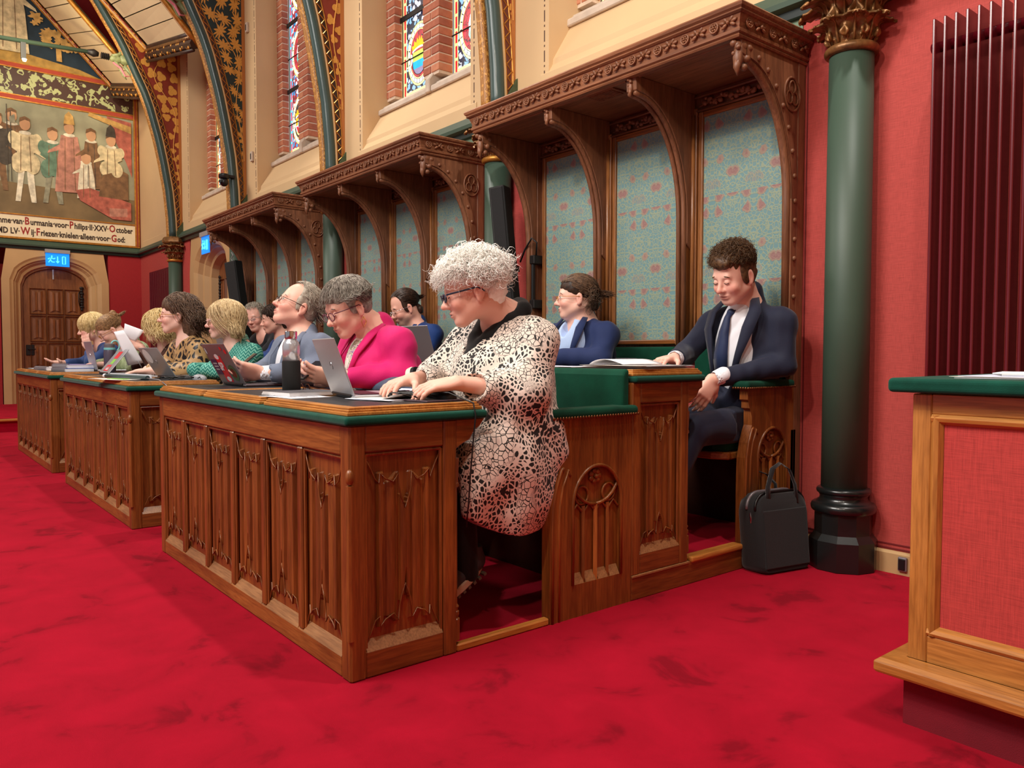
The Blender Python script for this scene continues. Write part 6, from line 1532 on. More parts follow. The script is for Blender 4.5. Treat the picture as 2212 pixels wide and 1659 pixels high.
# ---- 1 the woman with white curls in the patterned tunic (nearest)
H = place_head((-.16, .60, 1.222), -27, 17, 0, 1.03)
p = person((-.22, .95, .49), 'person in a black and cream patterned tunic with white curly hair, writing')
nb = V3(-.25, .80, 1.135); shL, shR = V3(-.075, .80, 1.045), V3(-.42, .76, 1.045); hip = V3(-.25, .80, .60)
elL, wrL = V3(-.035, .665, .865), V3(-.095, .455, .895); elR, wrR = V3(-.45, .60, .90), V3(-.33, .42, .90)
lo, hi = V3(-.56, .15, .80), V3(.1, 1.0, 1.42)
hdL = dict(f=(-.30, -1, -.12), n=(-.25, .0, -1), thumb=-1, curl=.34, sc=1.02); hdR = dict(f=(.35, -1, -.12), n=(.1, 0, -1), thumb=1, curl=.3, sc=1.0)
skin_body(p, H, (226, 164, 142), lo, hi, .0042, nb, [(shL, elL, wrL, hdL), (shR, elR, wrR, hdR)], chest=[(nb-V3(0, 0, .05), V3(-.24, .88, .85), .10, .12, .05)], hk=dict(jaw=1.06, nose=1.0), hkcol=dict(blush=1.0))
face_bits(p, H, 'white', 'down')
glasses(p, H, plain('glasses_navy', (24, 34, 62), .3), r=.0030, w=.021, hgt=.014)
hair_cap(p, H, HM['white'], [((-.022, 0, .060), (.110, .092, .088)), ((.05, 0, .085), (.06, .07, .05)), ((-.07, 0, .0), (.06, .075, .08))], [((.105, 0, -.045), (.058, .12, .10)), ((.05, 0, -.12), (.09, .12, .09)), ((.012, .10, -.045), (.034, .04, .04)), ((.012, -.10, -.045), (.034, .04, .04)), ((-.03, 0, -.15), (.12, .1, .05))], .006, .007, 110)
cmb = lambda x, y, z, t: np.stack([x*2+.25, y*2.5, z*.3-.25+0*x], 1)
hair_strands(p, H, HM['white'], 2300, .075, lambda x, y, z: (z > -.8) & ~((x > .45) & (z < .30)) & ~((x > .0) & (z < -.15)) & ~((x > -.35) & (z < -.5)), cmb, curl=.0085, freq=13, lift=.35, grav=.25, r=.0017, seg=11, rad=(.110, .092, .090), cen=(-.02, 0, .058), jit=.9, push=1.0)
hair_strands(p, H, HM['white'], 260, .07, lambda x, y, z: (x > .5) & (z > .25) & (z < .75), lambda x, y, z, t: np.stack([1.0+0*x, y*1.5, -.6-.8*t+0*x], 1), curl=.012, freq=11, lift=.5, grav=.2, r=.0018, seg=11, rad=(.118, .098, .094), cen=(-.02, 0, .06), jit=.5, seed=4)
lo, hi = V3(-.62, .28, .28), V3(.16, 1.26, 1.28)
S = SDF(lo, hi, .0085)
torso(S, nb, shL+V3(0, 0, 0), shR, hip, .185, .14, .18, .14, .010, col=False)
S.ell((-.24, .70, .90), (.17, .12, .15), None, .06); S.ell((-.19, .795, .84), (.17, .145, .24), None, .06)
S.cone(shL, elL+V3(0.005, .045, -.01), .075, .088, .05); S.cone(elL+V3(.005, .04, -.01), (-.075, .535, .880), .085, .058, .04)
S.cone(shR, elR, .07, .07, .05); S.cone(elR, (-.36, .50, .89), .065, .055, .03)
S.cone((-.13, .78, .66), (-.12, .60, .60), .15, .13, .07); S.cone((-.34, .86, .64), (-.32, .60, .60), .16, .13, .06)
S.ell((-.07, .69, .53), (.080, .24, .21), None, .07); S.ell((-.08, .745, .60), (.085, .16, .26), None, .06); S.ell((-.05, .72, .74), (.06, .13, .14), None, .06)
X, Y, Z = S.ax
fold = (np.sin((Y[None, :, None]*26+X[:, None, None]*14)+1.5*np.sin(Z[None, None, :]*9))*.011*np.clip((.80-Z[None, None, :])/.25, 0, 1)).astype(np.float32); S.D += fold
S.wrinkle(.0055, 24, 2)
S.ell((-.26, .66, 1.08), (.045, .07, .12), None, .01, 's'); S.cone(nb+V3(0, 0, .0), H.w((-.02, 0, -.05)), .072, .066, .01, 's')
S.cut((-.0, .505, .88), (.25, -1, .1)) if False else None
S.cone((-.06, .50, .885), (-.10, .38, .90), .047, .05, .004, 's'); S.cone((-.36, .47, .89), (-.34, .36, .9), .047, .05, .004, 's')
zc = .345+.9*np.clip(np.abs(Y[None, :, None]-.74)-.06, 0, 1)**1.5+0*X[:, None, None]; S.D = np.maximum(S.D, (zc-Z[None, None, :]).astype(np.float32))
done(S, 'tunic', F_['tunic'], p)
S = SDF(V3(-.42, .56, .88), V3(-.08, .98, 1.28), .007)
ch = [(-.25, .872, 1.185), (-.188, .835, 1.165), (-.180, .76, 1.118), (-.215, .69, 1.055), (-.262, .640, .985)]
for a_, b_ in zip(ch, ch[1:]):
    S.cone(a_, b_, .030, .030, .012); S.cone((-.51-a_[0], a_[1], a_[2]), (-.51-b_[0], b_[1], b_[2]), .030, .030, .012)
S.ell((-.27, .70, .95), (.10, .06, .11), None, .03); S.wrinkle(.003, 40, 2)
done(S, 'black_collar', F_['dblack'], p)
S = SDF(V3(-.46, .36, .02), V3(0, 1.0, .64), .009)
for x_, yk, za, ya in ((-.16, .50, .16, .60), (-.33, .48, .12, .42)):
    S.cone((x_-.02, .93, .57), (x_, yk, .54), .085, .068, .03); S.cone((x_, yk, .54), (x_-.03, ya-.04, za+.04), .066, .05, .02)
done(S, 'trousers', F_['dblack'], p)
for x_, a, b_ in ((-.19, (.44, .10), (.60, .185)), (-.36, (.30, .05), (.46, .06))):
    sh = thing  # shoe: upper and ridged sole
    S = SDF(V3(x_-.08, a[0]-.08, 0.0), V3(x_+.08, b_[0]+.1, .3), .006)
    S.cone((x_, a[0], a[1]+.045), (x_, b_[0], b_[1]+.05), .042, .040, .02); S.ell((x_, a[0]+.02, a[1]+.04), (.047, .075, .038), None, .02); S.cone((x_, b_[0]-.01, b_[1]+.06), (x_, b_[0]-.02, b_[1]+.12), .042, .045, .02)
    done(S, 'shoe', plain('shoe_grey', (52, 54, 60), .8, bmp=.3, bscale=300), p)
    M_ = Matrix.Translation((x_, (a[0]+b_[0])/2, (a[1]+b_[1])/2+.014)) @ Matrix.Rotation(math.atan2(b_[1]-a[1], b_[0]-a[0]), 4, 'X')
    q = MB().prism([(.045*math.cos(t)*(1-.1*math.sin(t)), .125*math.sin(t)) for t in [2*PI*i/20 for i in range(20)]], 'z', -.014, .016).xf(M_); q.build('sole', plain('sole_beige', (188, 172, 150), .7), p, bevel=.005)
    q = MB()
    for i in range(9): q.box(-.043, .043, -.11+.026*i, -.098+.026*i, -.022, -.012)
    q.xf(M_).build('tread', plain('tread_dark', (96, 84, 72), .8), p)['kind'] = 'stuff'

# ---- 2 the woman in the magenta blazer
H = place_head((-.925, .53, 1.192), 0, 24, 3, 1.0)
p = person((-1.0, .85, .49), 'person in a magenta blazer with short grey hair and glasses, looking down at a phone')
nb = V3(-1.0, .66, 1.10); shL, shR = V3(-.83, .665, 1.035), V3(-1.17, .645, 1.035); hip = V3(-1.0, .82, .62)
elL, wrL = V3(-.80, .63, .895), V3(-.90, .415, .895); elR, wrR = V3(-1.2, .55, .90), V3(-1.07, .42, .905)
skin_body(p, H, (232, 170, 148), V3(-1.32, .12, .80), V3(-.68, .85, 1.36), .0048, nb, [(shL, elL, wrL, dict(f=(-.35, -1, .12), n=(-.8, .25, .6), thumb=1, curl=.42)), (shR, elR, wrR, dict(f=(.3, -1, .1), n=(.6, .1, .8), thumb=-1, curl=.5))], chest=[(nb-V3(0, 0, .05), V3(-1, .7, .85), .09, .1, .05)])
face_bits(p, H, 'grey', 'down')
glasses(p, H, plain('glasses_plum', (96, 40, 58), .3), r=.0022, w=.022, hgt=.018)
hair_cap(p, H, HM['grey'], [((-.016, 0, .056), (.104, .085, .086)), ((-.04, 0, .004), (.070, .081, .076))], FACECUT+[((-.04, 0, -.13), (.12, .1, .07))], .006, .003, post=SIDE)
hair_strands(p, H, HM['grey'], 2000, .06, lambda x, y, z: (z > -.62) & ~((x > .5) & (z < .42)) & ~((x > .05) & (z < -.02)) & ~((x > -.3) & (z < -.30)), lambda x, y, z, t: np.stack([.7+x*4*(z > .05), -.35+y*5, z*-2.5-.2+0*x], 1), curl=.002, freq=5, lift=.30, grav=.25, r=.0016, seg=7, jit=.35, rad=(.106, .089, .092))
S = SDF(V3(-1.34, .34, .58), V3(-.68, 1.04, 1.26), .0085)
torso(S, nb, shL, shR, hip, .19, .14, .195, .165, .008); S.ell((-1.0, .60, .93), (.15, .11, .12), None, .05)
sleeve(S, shL, elL+V3(.02, .03, 0), wrL+V3(.02, .05, 0), .066, .066, .044); sleeve(S, shR, elR, wrR+V3(-.01, .04, 0), .066, .062, .046)
S.wrinkle(.0035, 34, 3)
S.ell((-1.0, .505, .97), (.055, .10, .17), None, .012, 's'); S.ell((-1.0, .60, 1.13), (.05, .08, .06), None, .012, 's'); S.cone(nb+V3(0, -.01, .0), H.w((-.02, 0, -.05)), .057, .060, .008, 's')
S.cone(wrL+V3(.01, .03, 0), wrL+V3(-.03, -.06, 0), .034, .04, .004, 's')
done(S, 'blazer', F_['magenta'], p)
S = SDF(V3(-1.2, .44, .78), V3(-.8, .8, 1.12), .008); S.ell((-1.0, .605, .93), (.115, .095, .15), None, .03); S.cone((-1, .62, 1.0), (-1, .65, 1.06), .06, .05, .02); S.wrinkle(.003, 40, 4); done(S, 'floral_blouse', F_['floral'], p)
for sx in (-1, 1):
    lapel(p, F_['magenta'], [(-1.0+sx*.062, .645, 1.125), (-1.0+sx*.075, .575, 1.08), (-1.0+sx*.065, .515, 1.0), (-1.0+sx*.045, .485, .90)], .04*sx, .006, (sx*.25, -1, .35))
er = H.w((-.008, .085, -.052))
MB().tube([er+V3(0, .0, 0), er+V3(.003, -.012, -.022), er+V3(.002, .0, -.048), er+V3(.003, .013, -.022), er], .0016, 6).build('earring', MT['gold'], p, smooth=True)

# ---- 3 the grey-haired man looking up
H = place_head((-1.6, .575, 1.216), -8, -24, 0, 1.0)
p = person((-1.67, .8, .49), 'person in a grey blazer and open white shirt with glasses, head tilted up')
nb = V3(-1.67, .60, 1.085); shL, shR = V3(-1.49, .615, 1.02), V3(-1.85, .60, 1.02); hip = V3(-1.67, .78, .62)
elL, wrL = V3(-1.46, .55, .905), V3(-1.60, .355, .900); elR, wrR = V3(-1.9, .50, .90), V3(-1.76, .36, .90)
skin_body(p, H, (226, 162, 138), V3(-2.02, .08, .80), V3(-1.36, .8, 1.38), .005, nb, [(shL, elL, wrL, dict(f=(-.25, -1, .2), n=(-.8, .1, .5), thumb=1, curl=.5)), (shR, elR, wrR, dict(f=(.5, -1, .1), n=(.7, .1, .6), thumb=-1, curl=.5))], chest=[(nb-V3(0, 0, .05), V3(-1.67, .66, .85), .09, .1, .05)], hk=dict(jaw=1.05))
face_bits(p, H, 'grey', 'open')
glasses(p, H, plain('glasses_brown', (70, 46, 34), .3), r=.0017, w=.021, hgt=.016)
hair_cap(p, H, HM['greyman'], [((-.018, 0, .046), (.100, .084, .086)), ((-.04, 0, .004), (.070, .081, .076))], FACECUT+[((.07, 0, .07), (.05, .12, .07)), ((-.03, 0, -.13), (.12, .1, .06))], .006, .003, post=SIDE)
hair_strands(p, H, HM['greyman'], 1700, .062, lambda x, y, z: (z > -.58) & ~((x > .30) & (z < .72)) & ~((x > .05) & (z < .0)) & ~((x > -.25) & (z < -.34)), lambda x, y, z, t: np.stack([-1+0*x, y*.5, -.5+0*x], 1), curl=.002, freq=5, lift=.22, grav=.35, r=.0016, seg=7, jit=.3, rad=(.104, .088, .09))
S = SDF(V3(-2.06, .26, .58), V3(-1.32, .98, 1.22), .009)
torso(S, nb, shL, shR, hip, .185, .13, .18, .15, .006)
sleeve(S, shL, elL+V3(.02, .03, 0), wrL+V3(.03, .055, 0), .066, .062, .046); sleeve(S, shR, elR, wrR+V3(-.02, .04, 0), .066, .06, .046); S.wrinkle(.0045, 34, 5)
S.ell((-1.67, .47, .95), (.060, .11, .20), None, .012, 's'); S.cone(nb+V3(0, -.02, 0), H.w((-.03, 0, -.06)), .06, .062, .008, 's'); S.cone(wrL+V3(.02, .035, 0), wrL+V3(-.03, -.06, 0), .038, .04, .004, 's')
done(S, 'blazer', F_['greyb'], p)
S = SDF(V3(-1.86, .36, .76), V3(-1.48, .76, 1.2), .008); S.ell((-1.67, .56, .92), (.11, .095, .17), None, .03); S.cone((-1.67, .58, 1.02), nb+V3(0, -.015, .02), .075, .060, .02); S.cone(nb+V3(0, -.02, -.01), H.w((-.03, 0, -.05)), .052, .054, .006, 's'); S.ell((-1.67, .50, 1.09), (.02, .05, .05), None, .01, 's'); S.wrinkle(.002, 40, 4); done(S, 'shirt', F_['white'], p)
S = SDF(V3(-1.72, .26, .8), V3(-1.48, .5, 1.0), .006); S.cone(wrL+V3(.02, .045, 0), wrL+V3(.0, .01, 0), .038, .036, .01); S.cone(wrL+V3(.01, .03, 0), wrL+V3(-.03, -.05, 0), .030, .032, .003, 's'); done(S, 'cuff', F_['white'], p)
for sx in (-1, 1): lapel(p, F_['greyb'], [(-1.67+sx*.065, .575, 1.10), (-1.67+sx*.085, .52, 1.05), (-1.67+sx*.075, .465, .98), (-1.67+sx*.05, .44, .86)], .04*sx, .006, (sx*.25, -1, .35))

# ---- 4 the blonde woman in teal
H = place_head((-2.93, .655, 1.195), -15, 3, 0, 1.0)
p = person((-3.0, .85, .49), 'person with straight blond hair and pale glasses in a teal zigzag jumper')
nb = V3(-3.0, .74, 1.06); shL, shR = V3(-2.82, .76, .985), V3(-3.17, .74, .985); hip = V3(-3.0, .86, .60)
skin_body(p, H, (228, 172, 150), V3(-3.3, .35, .86), V3(-2.7, .95, 1.36), .006, nb, [(shL, V3(-2.8, .66, .88), V3(-2.9, .5, .89), None)], chest=[(nb-V3(0, 0, .05), V3(-3, .8, .85), .09, .1, .05)])
face_bits(p, H, 'blond', 'open'); glasses(p, H, plain('glasses_pink', (226, 178, 166), .3), r=.003, w=.021, hgt=.017)
hair_cap(p, H, HM['blond'], [((-.016, 0, .050), (.106, .092, .086)), ((-.06, .0, -.05), (.06, .088, .11))], FACECUT[:2], .007, .004)
hair_strands(p, H, HM['blond'], 1500, .24, lambda x, y, z: (z > -.2) & ~((x > .25) & (z < .62)) & ~((x > .10) & (z < .1)), lambda x, y, z, t: np.stack([-.30+0*x, y*1.2, -1.0+0*x], 1), curl=.004, freq=4, lift=.16, grav=.9, r=.0022, seg=9, jit=.12, rad=(.112, .100, .092), push=1.0)
S = SDF(V3(-3.38, .4, .58), V3(-2.62, 1.16, 1.2), .010); torso(S, nb, shL, shR, hip, .18, .13, .18, .15, .006); sleeve(S, shL, V3(-2.79, .68, .87), V3(-2.90, .52, .885), .07, .062, .05); sleeve(S, shR, V3(-3.22, .66, .87), V3(-3.1, .5, .885), .07, .062, .05); S.wrinkle(.004, 34, 6); S.cone(nb+V3(0, -.02, 0), H.w((-.03, 0, -.05)), .055, .056, .008, 's'); done(S, 'jumper', F_['teal'], p)

# ---- 5 the woman in leopard print
H = place_head((-3.53, .53, 1.245), -14, 2, 0, 1.03)
p = person((-3.6, .8, .49), 'person in a leopard print blouse with dark wavy hair, hand resting on the desk')
nb = V3(-3.6, .62, 1.10); shL, shR = V3(-3.42, .635, 1.02), V3(-3.78, .61, 1.02); hip = V3(-3.6, .80, .60)
elL, wrL = V3(-3.38, .58, .89), V3(-3.50, .33, .875); elR, wrR = V3(-3.82, .52, .89), V3(-3.70, .36, .88)
skin_body(p, H, (232, 178, 158), V3(-3.94, .04, .8), V3(-3.28, .84, 1.44), .006, nb, [(shL, elL, wrL, dict(f=(-.2, -1, -.05), n=(0, 0, -1), thumb=-1, curl=.25)), (shR, elR, wrR, None)], chest=[(nb-V3(0, 0, .05), V3(-3.6, .7, .85), .09, .1, .05)])
face_bits(p, H, 'ash', 'down'); glasses(p, H, MT['gold'], r=.0018, w=.02, hgt=.017)
hair_cap(p, H, HM['ash'], [((-.02, 0, .058), (.110, .098, .092)), ((-.075, 0, -.04), (.07, .095, .12)), ((-.09, 0, -.12), (.06, .08, .06))], FACECUT[:2], .008, .006, 60)
hair_strands(p, H, HM['ash'], 1500, .27, lambda x, y, z: (z > -.3) & ~((x > .2) & (z < .7)) & ~((x > .10) & (z < .2)), lambda x, y, z, t: np.stack([-.95+.0*x, y*1.2, -.8+0*x], 1), curl=.010, freq=9, lift=.28, grav=.8, r=.0024, seg=11, jit=.25, rad=(.116, .104, .098), cen=(-.018, 0, .05), push=1.0)
S = SDF(V3(-3.98, .24, .58), V3(-3.26, 1.06, 1.24), .010); torso(S, nb, shL, shR, hip, .19, .14, .19, .16, .01); sleeve(S, shL, elL+V3(.02, .02, 0), wrL+V3(.01, .05, 0), .072, .066, .045); sleeve(S, shR, elR, wrR+V3(0, .03, 0), .07, .064, .045); S.wrinkle(.0045, 30, 7); S.cone(nb+V3(0, -.03, 0), H.w((-.03, 0, -.05)), .055, .056, .008, 's'); S.cone(wrL+V3(.01, .03, 0), wrL+V3(-.03, -.06, 0), .033, .04, .004, 's'); done(S, 'blouse', F_['leopard'], p)

# ---- 5b the person behind her: blond hair, brown sleeve, holding papers up
H = Head((-4.3, .60, 1.20), -10, 8, 0, 1.0)
p = person((-4.3, .85, .49), 'person mostly hidden behind the leopard blouse, brown sleeve raised with loose papers')
nb = V3(-4.3, .68, 1.07); shL, shR = V3(-4.13, .69, .99), V3(-4.48, .68, .99); hip = V3(-4.3, .85, .60); elL, wrL = V3(-4.22, .545, .90), V3(-4.26, .46, 1.035)
skin_body(p, H, (226, 164, 146), V3(-4.6, .2, .82), V3(-4.0, .9, 1.36), .0065, nb, [(shL, elL, wrL, dict(f=(-.25, -.8, .75), n=(-.6, -.3, -.5), thumb=1, curl=.4)), (shR, V3(-4.5, .58, .9), V3(-4.4, .45, .9), None)], chest=[(nb-V3(0, 0, .05), V3(-4.3, .75, .85), .09, .1, .05)])
face_bits(p, H, 'blondy', 'down')
hair_cap(p, H, HM['blondy'], [((-.016, 0, .050), (.106, .092, .086)), ((-.06, .0, -.05), (.06, .088, .11))], FACECUT[:2], .008, .004)
hair_strands(p, H, HM['blondy'], 900, .24, lambda x, y, z: (z > -.2) & ~((x > .6) & (z < .35)), lambda x, y, z, t: np.stack([.1+0*x, y*1.2, -1.0+0*x], 1), curl=.008, freq=8, lift=.2, grav=.9, r=.0026, seg=9, jit=.2, rad=(.112, .100, .092))
S = SDF(V3(-4.64, .34, .58), V3(-3.98, 1.12, 1.2), .011); torso(S, nb, shL, shR, hip, .17, .12, .17, .14, .004); sleeve(S, shL, elL, wrL+V3(0, .03, -.05), .062, .058, .048); sleeve(S, shR, V3(-4.5, .58, .89), V3(-4.4, .46, .89)); S.wrinkle(.003, 30, 8); S.cone(nb+V3(0, -.03, 0), H.w((-.03, 0, -.05)), .05, .054, .008, 's'); done(S, 'jumper', F_['brown'], p)

# ---- 6 the woman with the bun in green, bent over
H = place_head((-5.53, .545, 1.195), -6, 36, 0, 1.05)
p = person((-5.6, .9, .49), 'person in a mottled green blouse with tied-up hair, bent over the desk')
nb = V3(-5.6, .69, 1.11); shL, shR = V3(-5.42, .73, 1.02), V3(-5.78, .72, 1.02); hip = V3(-5.6, .95, .58); elL, wrL = V3(-5.40, .62, .89), V3(-5.50, .42, .89)
skin_body(p, H, (232, 172, 150), V3(-5.9, .2, .8), V3(-5.28, .95, 1.38), .0065, nb, [(shL, elL, wrL, dict(f=(-.3, -1, 0), n=(0, 0, -1), thumb=-1, curl=.35)), (shR, V3(-5.8, .6, .9), V3(-5.7, .42, .89), None)], chest=[(nb-V3(0, 0, .05), V3(-5.6, .85, .85), .09, .1, .05)])
face_bits(p, H, 'tawny', 'down'); glasses(p, H, MT['gold'], r=.0018, w=.02, hgt=.016)
hair_cap(p, H, HM['tawny'], [((-.014, 0, .05), (.102, .086, .086))], FACECUT+[((-.03, 0, -.13), (.12, .1, .06))], .007, .002)
hair_strands(p, H, HM['tawny'], 1200, .12, lambda x, y, z: (z > -.5) & ~((x > .45) & (z < .42)) & ~((x > .1) & (z < -.05)) & ~((x > -.25) & (z < -.3)), lambda x, y, z, t: np.stack([-1+0*x, -y*1.5, .35-z*1.2], 1), lift=.02, grav=0, r=.0019, seg=7, jit=.08, rad=(.104, .088, .088))
q = MB(); rn = random.Random(2)
for i in range(9):
    a = i*.9; c = H.w((-.10+.012*math.sin(a*2), .028*math.cos(a), .095+.022*math.sin(a))); q.ell(c, (.022, .024, .018), 9, 6)
q.build('hair_bun', HM['tawny'], p, smooth=True)
S = SDF(V3(-5.98, .3, .56), V3(-5.24, 1.22, 1.24), .011); torso(S, nb, shL, shR, hip, .185, .13, .18, .15, .008); sleeve(S, shL, elL+V3(.02, .02, 0), wrL+V3(0, .05, 0), .07, .07, .05); sleeve(S, shR, V3(-5.82, .62, .89), V3(-5.7, .46, .89), .07, .07, .05); S.wrinkle(.005, 30, 9); S.cone(nb+V3(0, -.03, 0), H.w((-.03, 0, -.05)), .055, .056, .008, 's'); S.cone(wrL+V3(0, .03, 0), wrL+V3(-.03, -.06, 0), .036, .04, .004, 's'); done(S, 'blouse', F_['camo'], p)

# ---- 7 the blond person in navy, cheek in hand
H = place_head((-6.2, .515, 1.225), -8, 12, 0, 1.08)
p = person((-6.3, .85, .49), 'person with blond bowl haircut in a blue jacket, cheek in one hand')
nb = V3(-6.3, .62, 1.09); shL, shR = V3(-6.12, .64, 1.01), V3(-6.48, .60, 1.01); hip = V3(-6.3, .85, .58); elL, wrL = V3(-6.13, .47, .905), V3(-6.20, .475, 1.03); elR, wrR = V3(-6.52, .48, .89), V3(-6.46, .30, .895)
skin_body(p, H, (236, 178, 158), V3(-6.7, .04, .82), V3(-5.98, .84, 1.42), .0065, nb, [(shL, elL, wrL, dict(f=(-.12, -.35, 1), n=(-.5, .6, .2), thumb=1, curl=.35)), (shR, elR, wrR, dict(f=(.1, -1, .12), n=(0, .2, 1), thumb=-1, curl=.2))], chest=[(nb-V3(0, 0, .05), V3(-6.3, .7, .85), .09, .1, .05)])
face_bits(p, H, 'blond', 'down')
hair_cap(p, H, HM['blondy'], [((-.012, 0, .058), (.108, .094, .082))], [((.105, 0, -.06), (.058, .12, .10)), ((.0, 0, -.13), (.2, .2, .10)), ((.01, .11, -.04), (.04, .04, .035)), ((.01, -.11, -.04), (.04, .04, .035))], .007, .002)
hair_strands(p, H, HM['blondy'], 1400, .125, lambda x, y, z: (z > -.05), lambda x, y, z, t: np.stack([x*6, y*6, -9*np.hypot(x, y)], 1), lift=.0, grav=.12, r=.0021, seg=8, jit=.06, rad=(.112, .098, .09), cen=(-.012, 0, .052))
S = SDF(V3(-6.74, .2, .56), V3(-5.96, 1.08, 1.22), .011); torso(S, nb, shL, shR, hip, .185, .13, .18, .15, .008); sleeve(S, shL, elL, wrL-V3(0, 0, .04), .064, .056, .044); sleeve(S, shR, elR, wrR+V3(0, .04, 0), .064, .056, .044); S.wrinkle(.004, 30, 10); S.cone(nb+V3(0, -.03, 0), H.w((-.03, 0, -.05)), .055, .056, .008, 's'); done(S, 'jacket', F_['bluej'], p)

# ---- second row: the young man in the navy suit
H = place_head((-.055, 2.12, 1.362), -8, 25, -4, 1.08)
p = person((-.16, 2.28, .6), 'young person in a navy suit and tie with curly brown hair, reading papers')
nb = V3(-.16, 2.255, 1.245); shL, shR = V3(.015, 2.275, 1.145), V3(-.35, 2.235, 1.145); hip = V3(-.16, 2.27, .72)
elL, wrL = V3(.035, 2.235, .94), V3(-.12, 1.93, .875); elR, wrR = V3(-.385, 2.06, .995), V3(-.25, 1.80, .972)
hR = dict(f=(.12, -1, -.05), n=(.05, 0, -1), thumb=1, curl=.32, sc=1.0); hL = dict(f=(-.25, -.5, -.9), n=(-.8, .3, 0), thumb=1, curl=.3)
skin_body(p, H, (236, 176, 156), V3(-.5, 1.55, .72), V3(.12, 2.42, 1.58), .0045, nb, [(shL, elL, wrL, hL), (shR, elR, wrR, hR)], chest=[(nb-V3(0, 0, .05), V3(-.16, 2.25, .9), .09, .1, .05)], hk=dict(jaw=1.14), hkcol=dict(blush=1.2))
face_bits(p, H, 'brown', 'down', 1.2)
hair_cap(p, H, HM['brown'], [((-.016, 0, .056), (.098, .080, .080)), ((.02, 0, .088), (.076, .070, .044)), ((-.035, 0, .0), (.072, .080, .078))], [((.108, 0, -.055), (.055, .12, .105)), ((.05, 0, -.12), (.09, .12, .09)), ((.0, .095, -.04), (.028, .03, .04)), ((.0, -.095, -.04), (.028, .03, .04)), ((-.03, 0, -.15), (.12, .1, .06))], .006, .005, 100, post=[((.012, .074, .006), (.022, .012, .046)), ((.012, -.074, .006), (.022, .012, .046)), ((-.02, .074, .03), (.035, .012, .03)), ((.078, .015, .080), (.022, .045, .024))])
hair_strands(p, H, HM['brown'], 1900, lambda d: .010+.055*np.clip(d[:, 2]+.05, 0, 1), lambda x, y, z: (z > -.7) & ~((x > .45) & (z < .34)) & ~((x > .12) & (z < .0)) & ~((x > -.22) & (x < .12) & (z < -.12)), lambda x, y, z, t: np.stack([x*1.5+.5, y*2, z*.5+0*x], 1), curl=.007, freq=9, lift=.5, grav=.2, r=.0017, seg=9, jit=.9, rad=(.100, .082, .088), cen=(-.014, 0, .052))
S = SDF(V3(-.58, 1.72, .58), V3(.16, 2.44, 1.36), .0085)
torso(S, nb, shL, shR, hip, .185, .12, .16, .12, .004); sleeve(S, shL, elL+V3(.01, .015, 0), wrL+V3(.02, .05, .01), .068, .058, .044); sleeve(S, shR, elR, wrR+V3(-.035, .065, 0), .066, .056, .044)
S.ell((-.16, 2.18, .80), (.18, .12, .13), None, .05); S.cone(nb+V3(0, .015, 0), nb+V3(.0, .012, .045), .075, .070, .03); S.wrinkle(.0035, 34, 11)
S.ell((-.175, 2.075, 1.03), (.072, .10, .24), None, .010, 's'); S.ell((-.17, 2.16, 1.22), (.05, .06, .05), None, .01, 's'); S.cone(nb+V3(0, -.015, 0), H.w((-.02, 0, -.05)), .058, .06, .008, 's'); S.cone(wrR+V3(-.02, .045, 0), wrR+V3(.02, -.08, 0), .036, .05, .004, 's'); S.cone(wrL+V3(.01, .02, 0), wrL+V3(-.03, -.06, -.06), .036, .05, .004, 's')
lowc = (S.ax[0][:, None, None]+.055+np.clip((S.ax[2][None, None, :]-.86)*4, 0, 9)+0*S.ax[1][None, :, None]).astype(np.float32); S.D = np.maximum(S.D, np.minimum(lowc, 1) if False else lowc-np.clip((S.ax[2][None, None, :]-.86)*8, 0, 9).astype(np.float32))
done(S, 'suit_jacket', F_['navy'], p)
S = SDF(V3(-.36, 1.98, .8), V3(.04, 2.34, 1.33), .007); S.ell((-.17, 2.195, 1.0), (.115, .10, .24), None, .03); S.cone((-.165, 2.2, 1.15), nb+V3(0, -.012, .028), .08, .060, .02); S.cone(nb+V3(0, -.02, .0), H.w((-.02, 0, -.05)), .053, .055, .005, 's'); S.wrinkle(.0025, 44, 12); done(S, 'shirt', F_['white'], p)
for c_, w_ in (((-.285, 1.865, .972), wrR), ((-.095, 1.975, .895), wrL)):
    c_ = np.array(c_); d_ = np.array(w_)-c_; S = SDF(c_-.1, c_+.1, .005); S.cone(c_, c_+d_*.55, .040, .037, .004); S.cone(c_, np.array(w_)+d_, .031, .031, .003, 's'); done(S, 'shirt_cuff', F_['white'], p)
tp = [(-.165, 2.135, 1.205), (-.172, 2.108, 1.17), (-.18, 2.093, 1.10), (-.19, 2.085, 1.00), (-.20, 2.09, .90)]
b = MB(); q = []
for i, (c_, w_) in enumerate(zip(tp, (.020, .015, .026, .036, .042))): q += [(c_[0]-w_, c_[1]+.004, c_[2]), (c_[0], c_[1]-.008, c_[2]), (c_[0]+w_, c_[1]+.004, c_[2])]
b.add(q, [(3*i+j, 3*i+j+1, 3*i+4+j, 3*i+3+j) for i in range(4) for j in (0, 1)]); o = b.build('tie', F_['tie'], p, smooth=True); o.modifiers.new('t', 'SOLIDIFY').thickness = .006
MB().ell((-.166, 2.128, 1.195), (.021, .016, .020), 12, 8).build('tie_knot', F_['tie'], p, smooth=True)
lapel(p, F_['navy'], [(-.095, 2.20, 1.26), (-.065, 2.145, 1.20), (-.075, 2.105, 1.12), (-.105, 2.09, 1.0), (-.135, 2.085, .88)], .052, .005, (.3, -1, .2)); lapel(p, F_['navy'], [(-.235, 2.19, 1.26), (-.262, 2.135, 1.20), (-.262, 2.10, 1.12), (-.245, 2.09, 1.0), (-.225, 2.08, .88)], -.05, .005, (-.3, -1, .2))
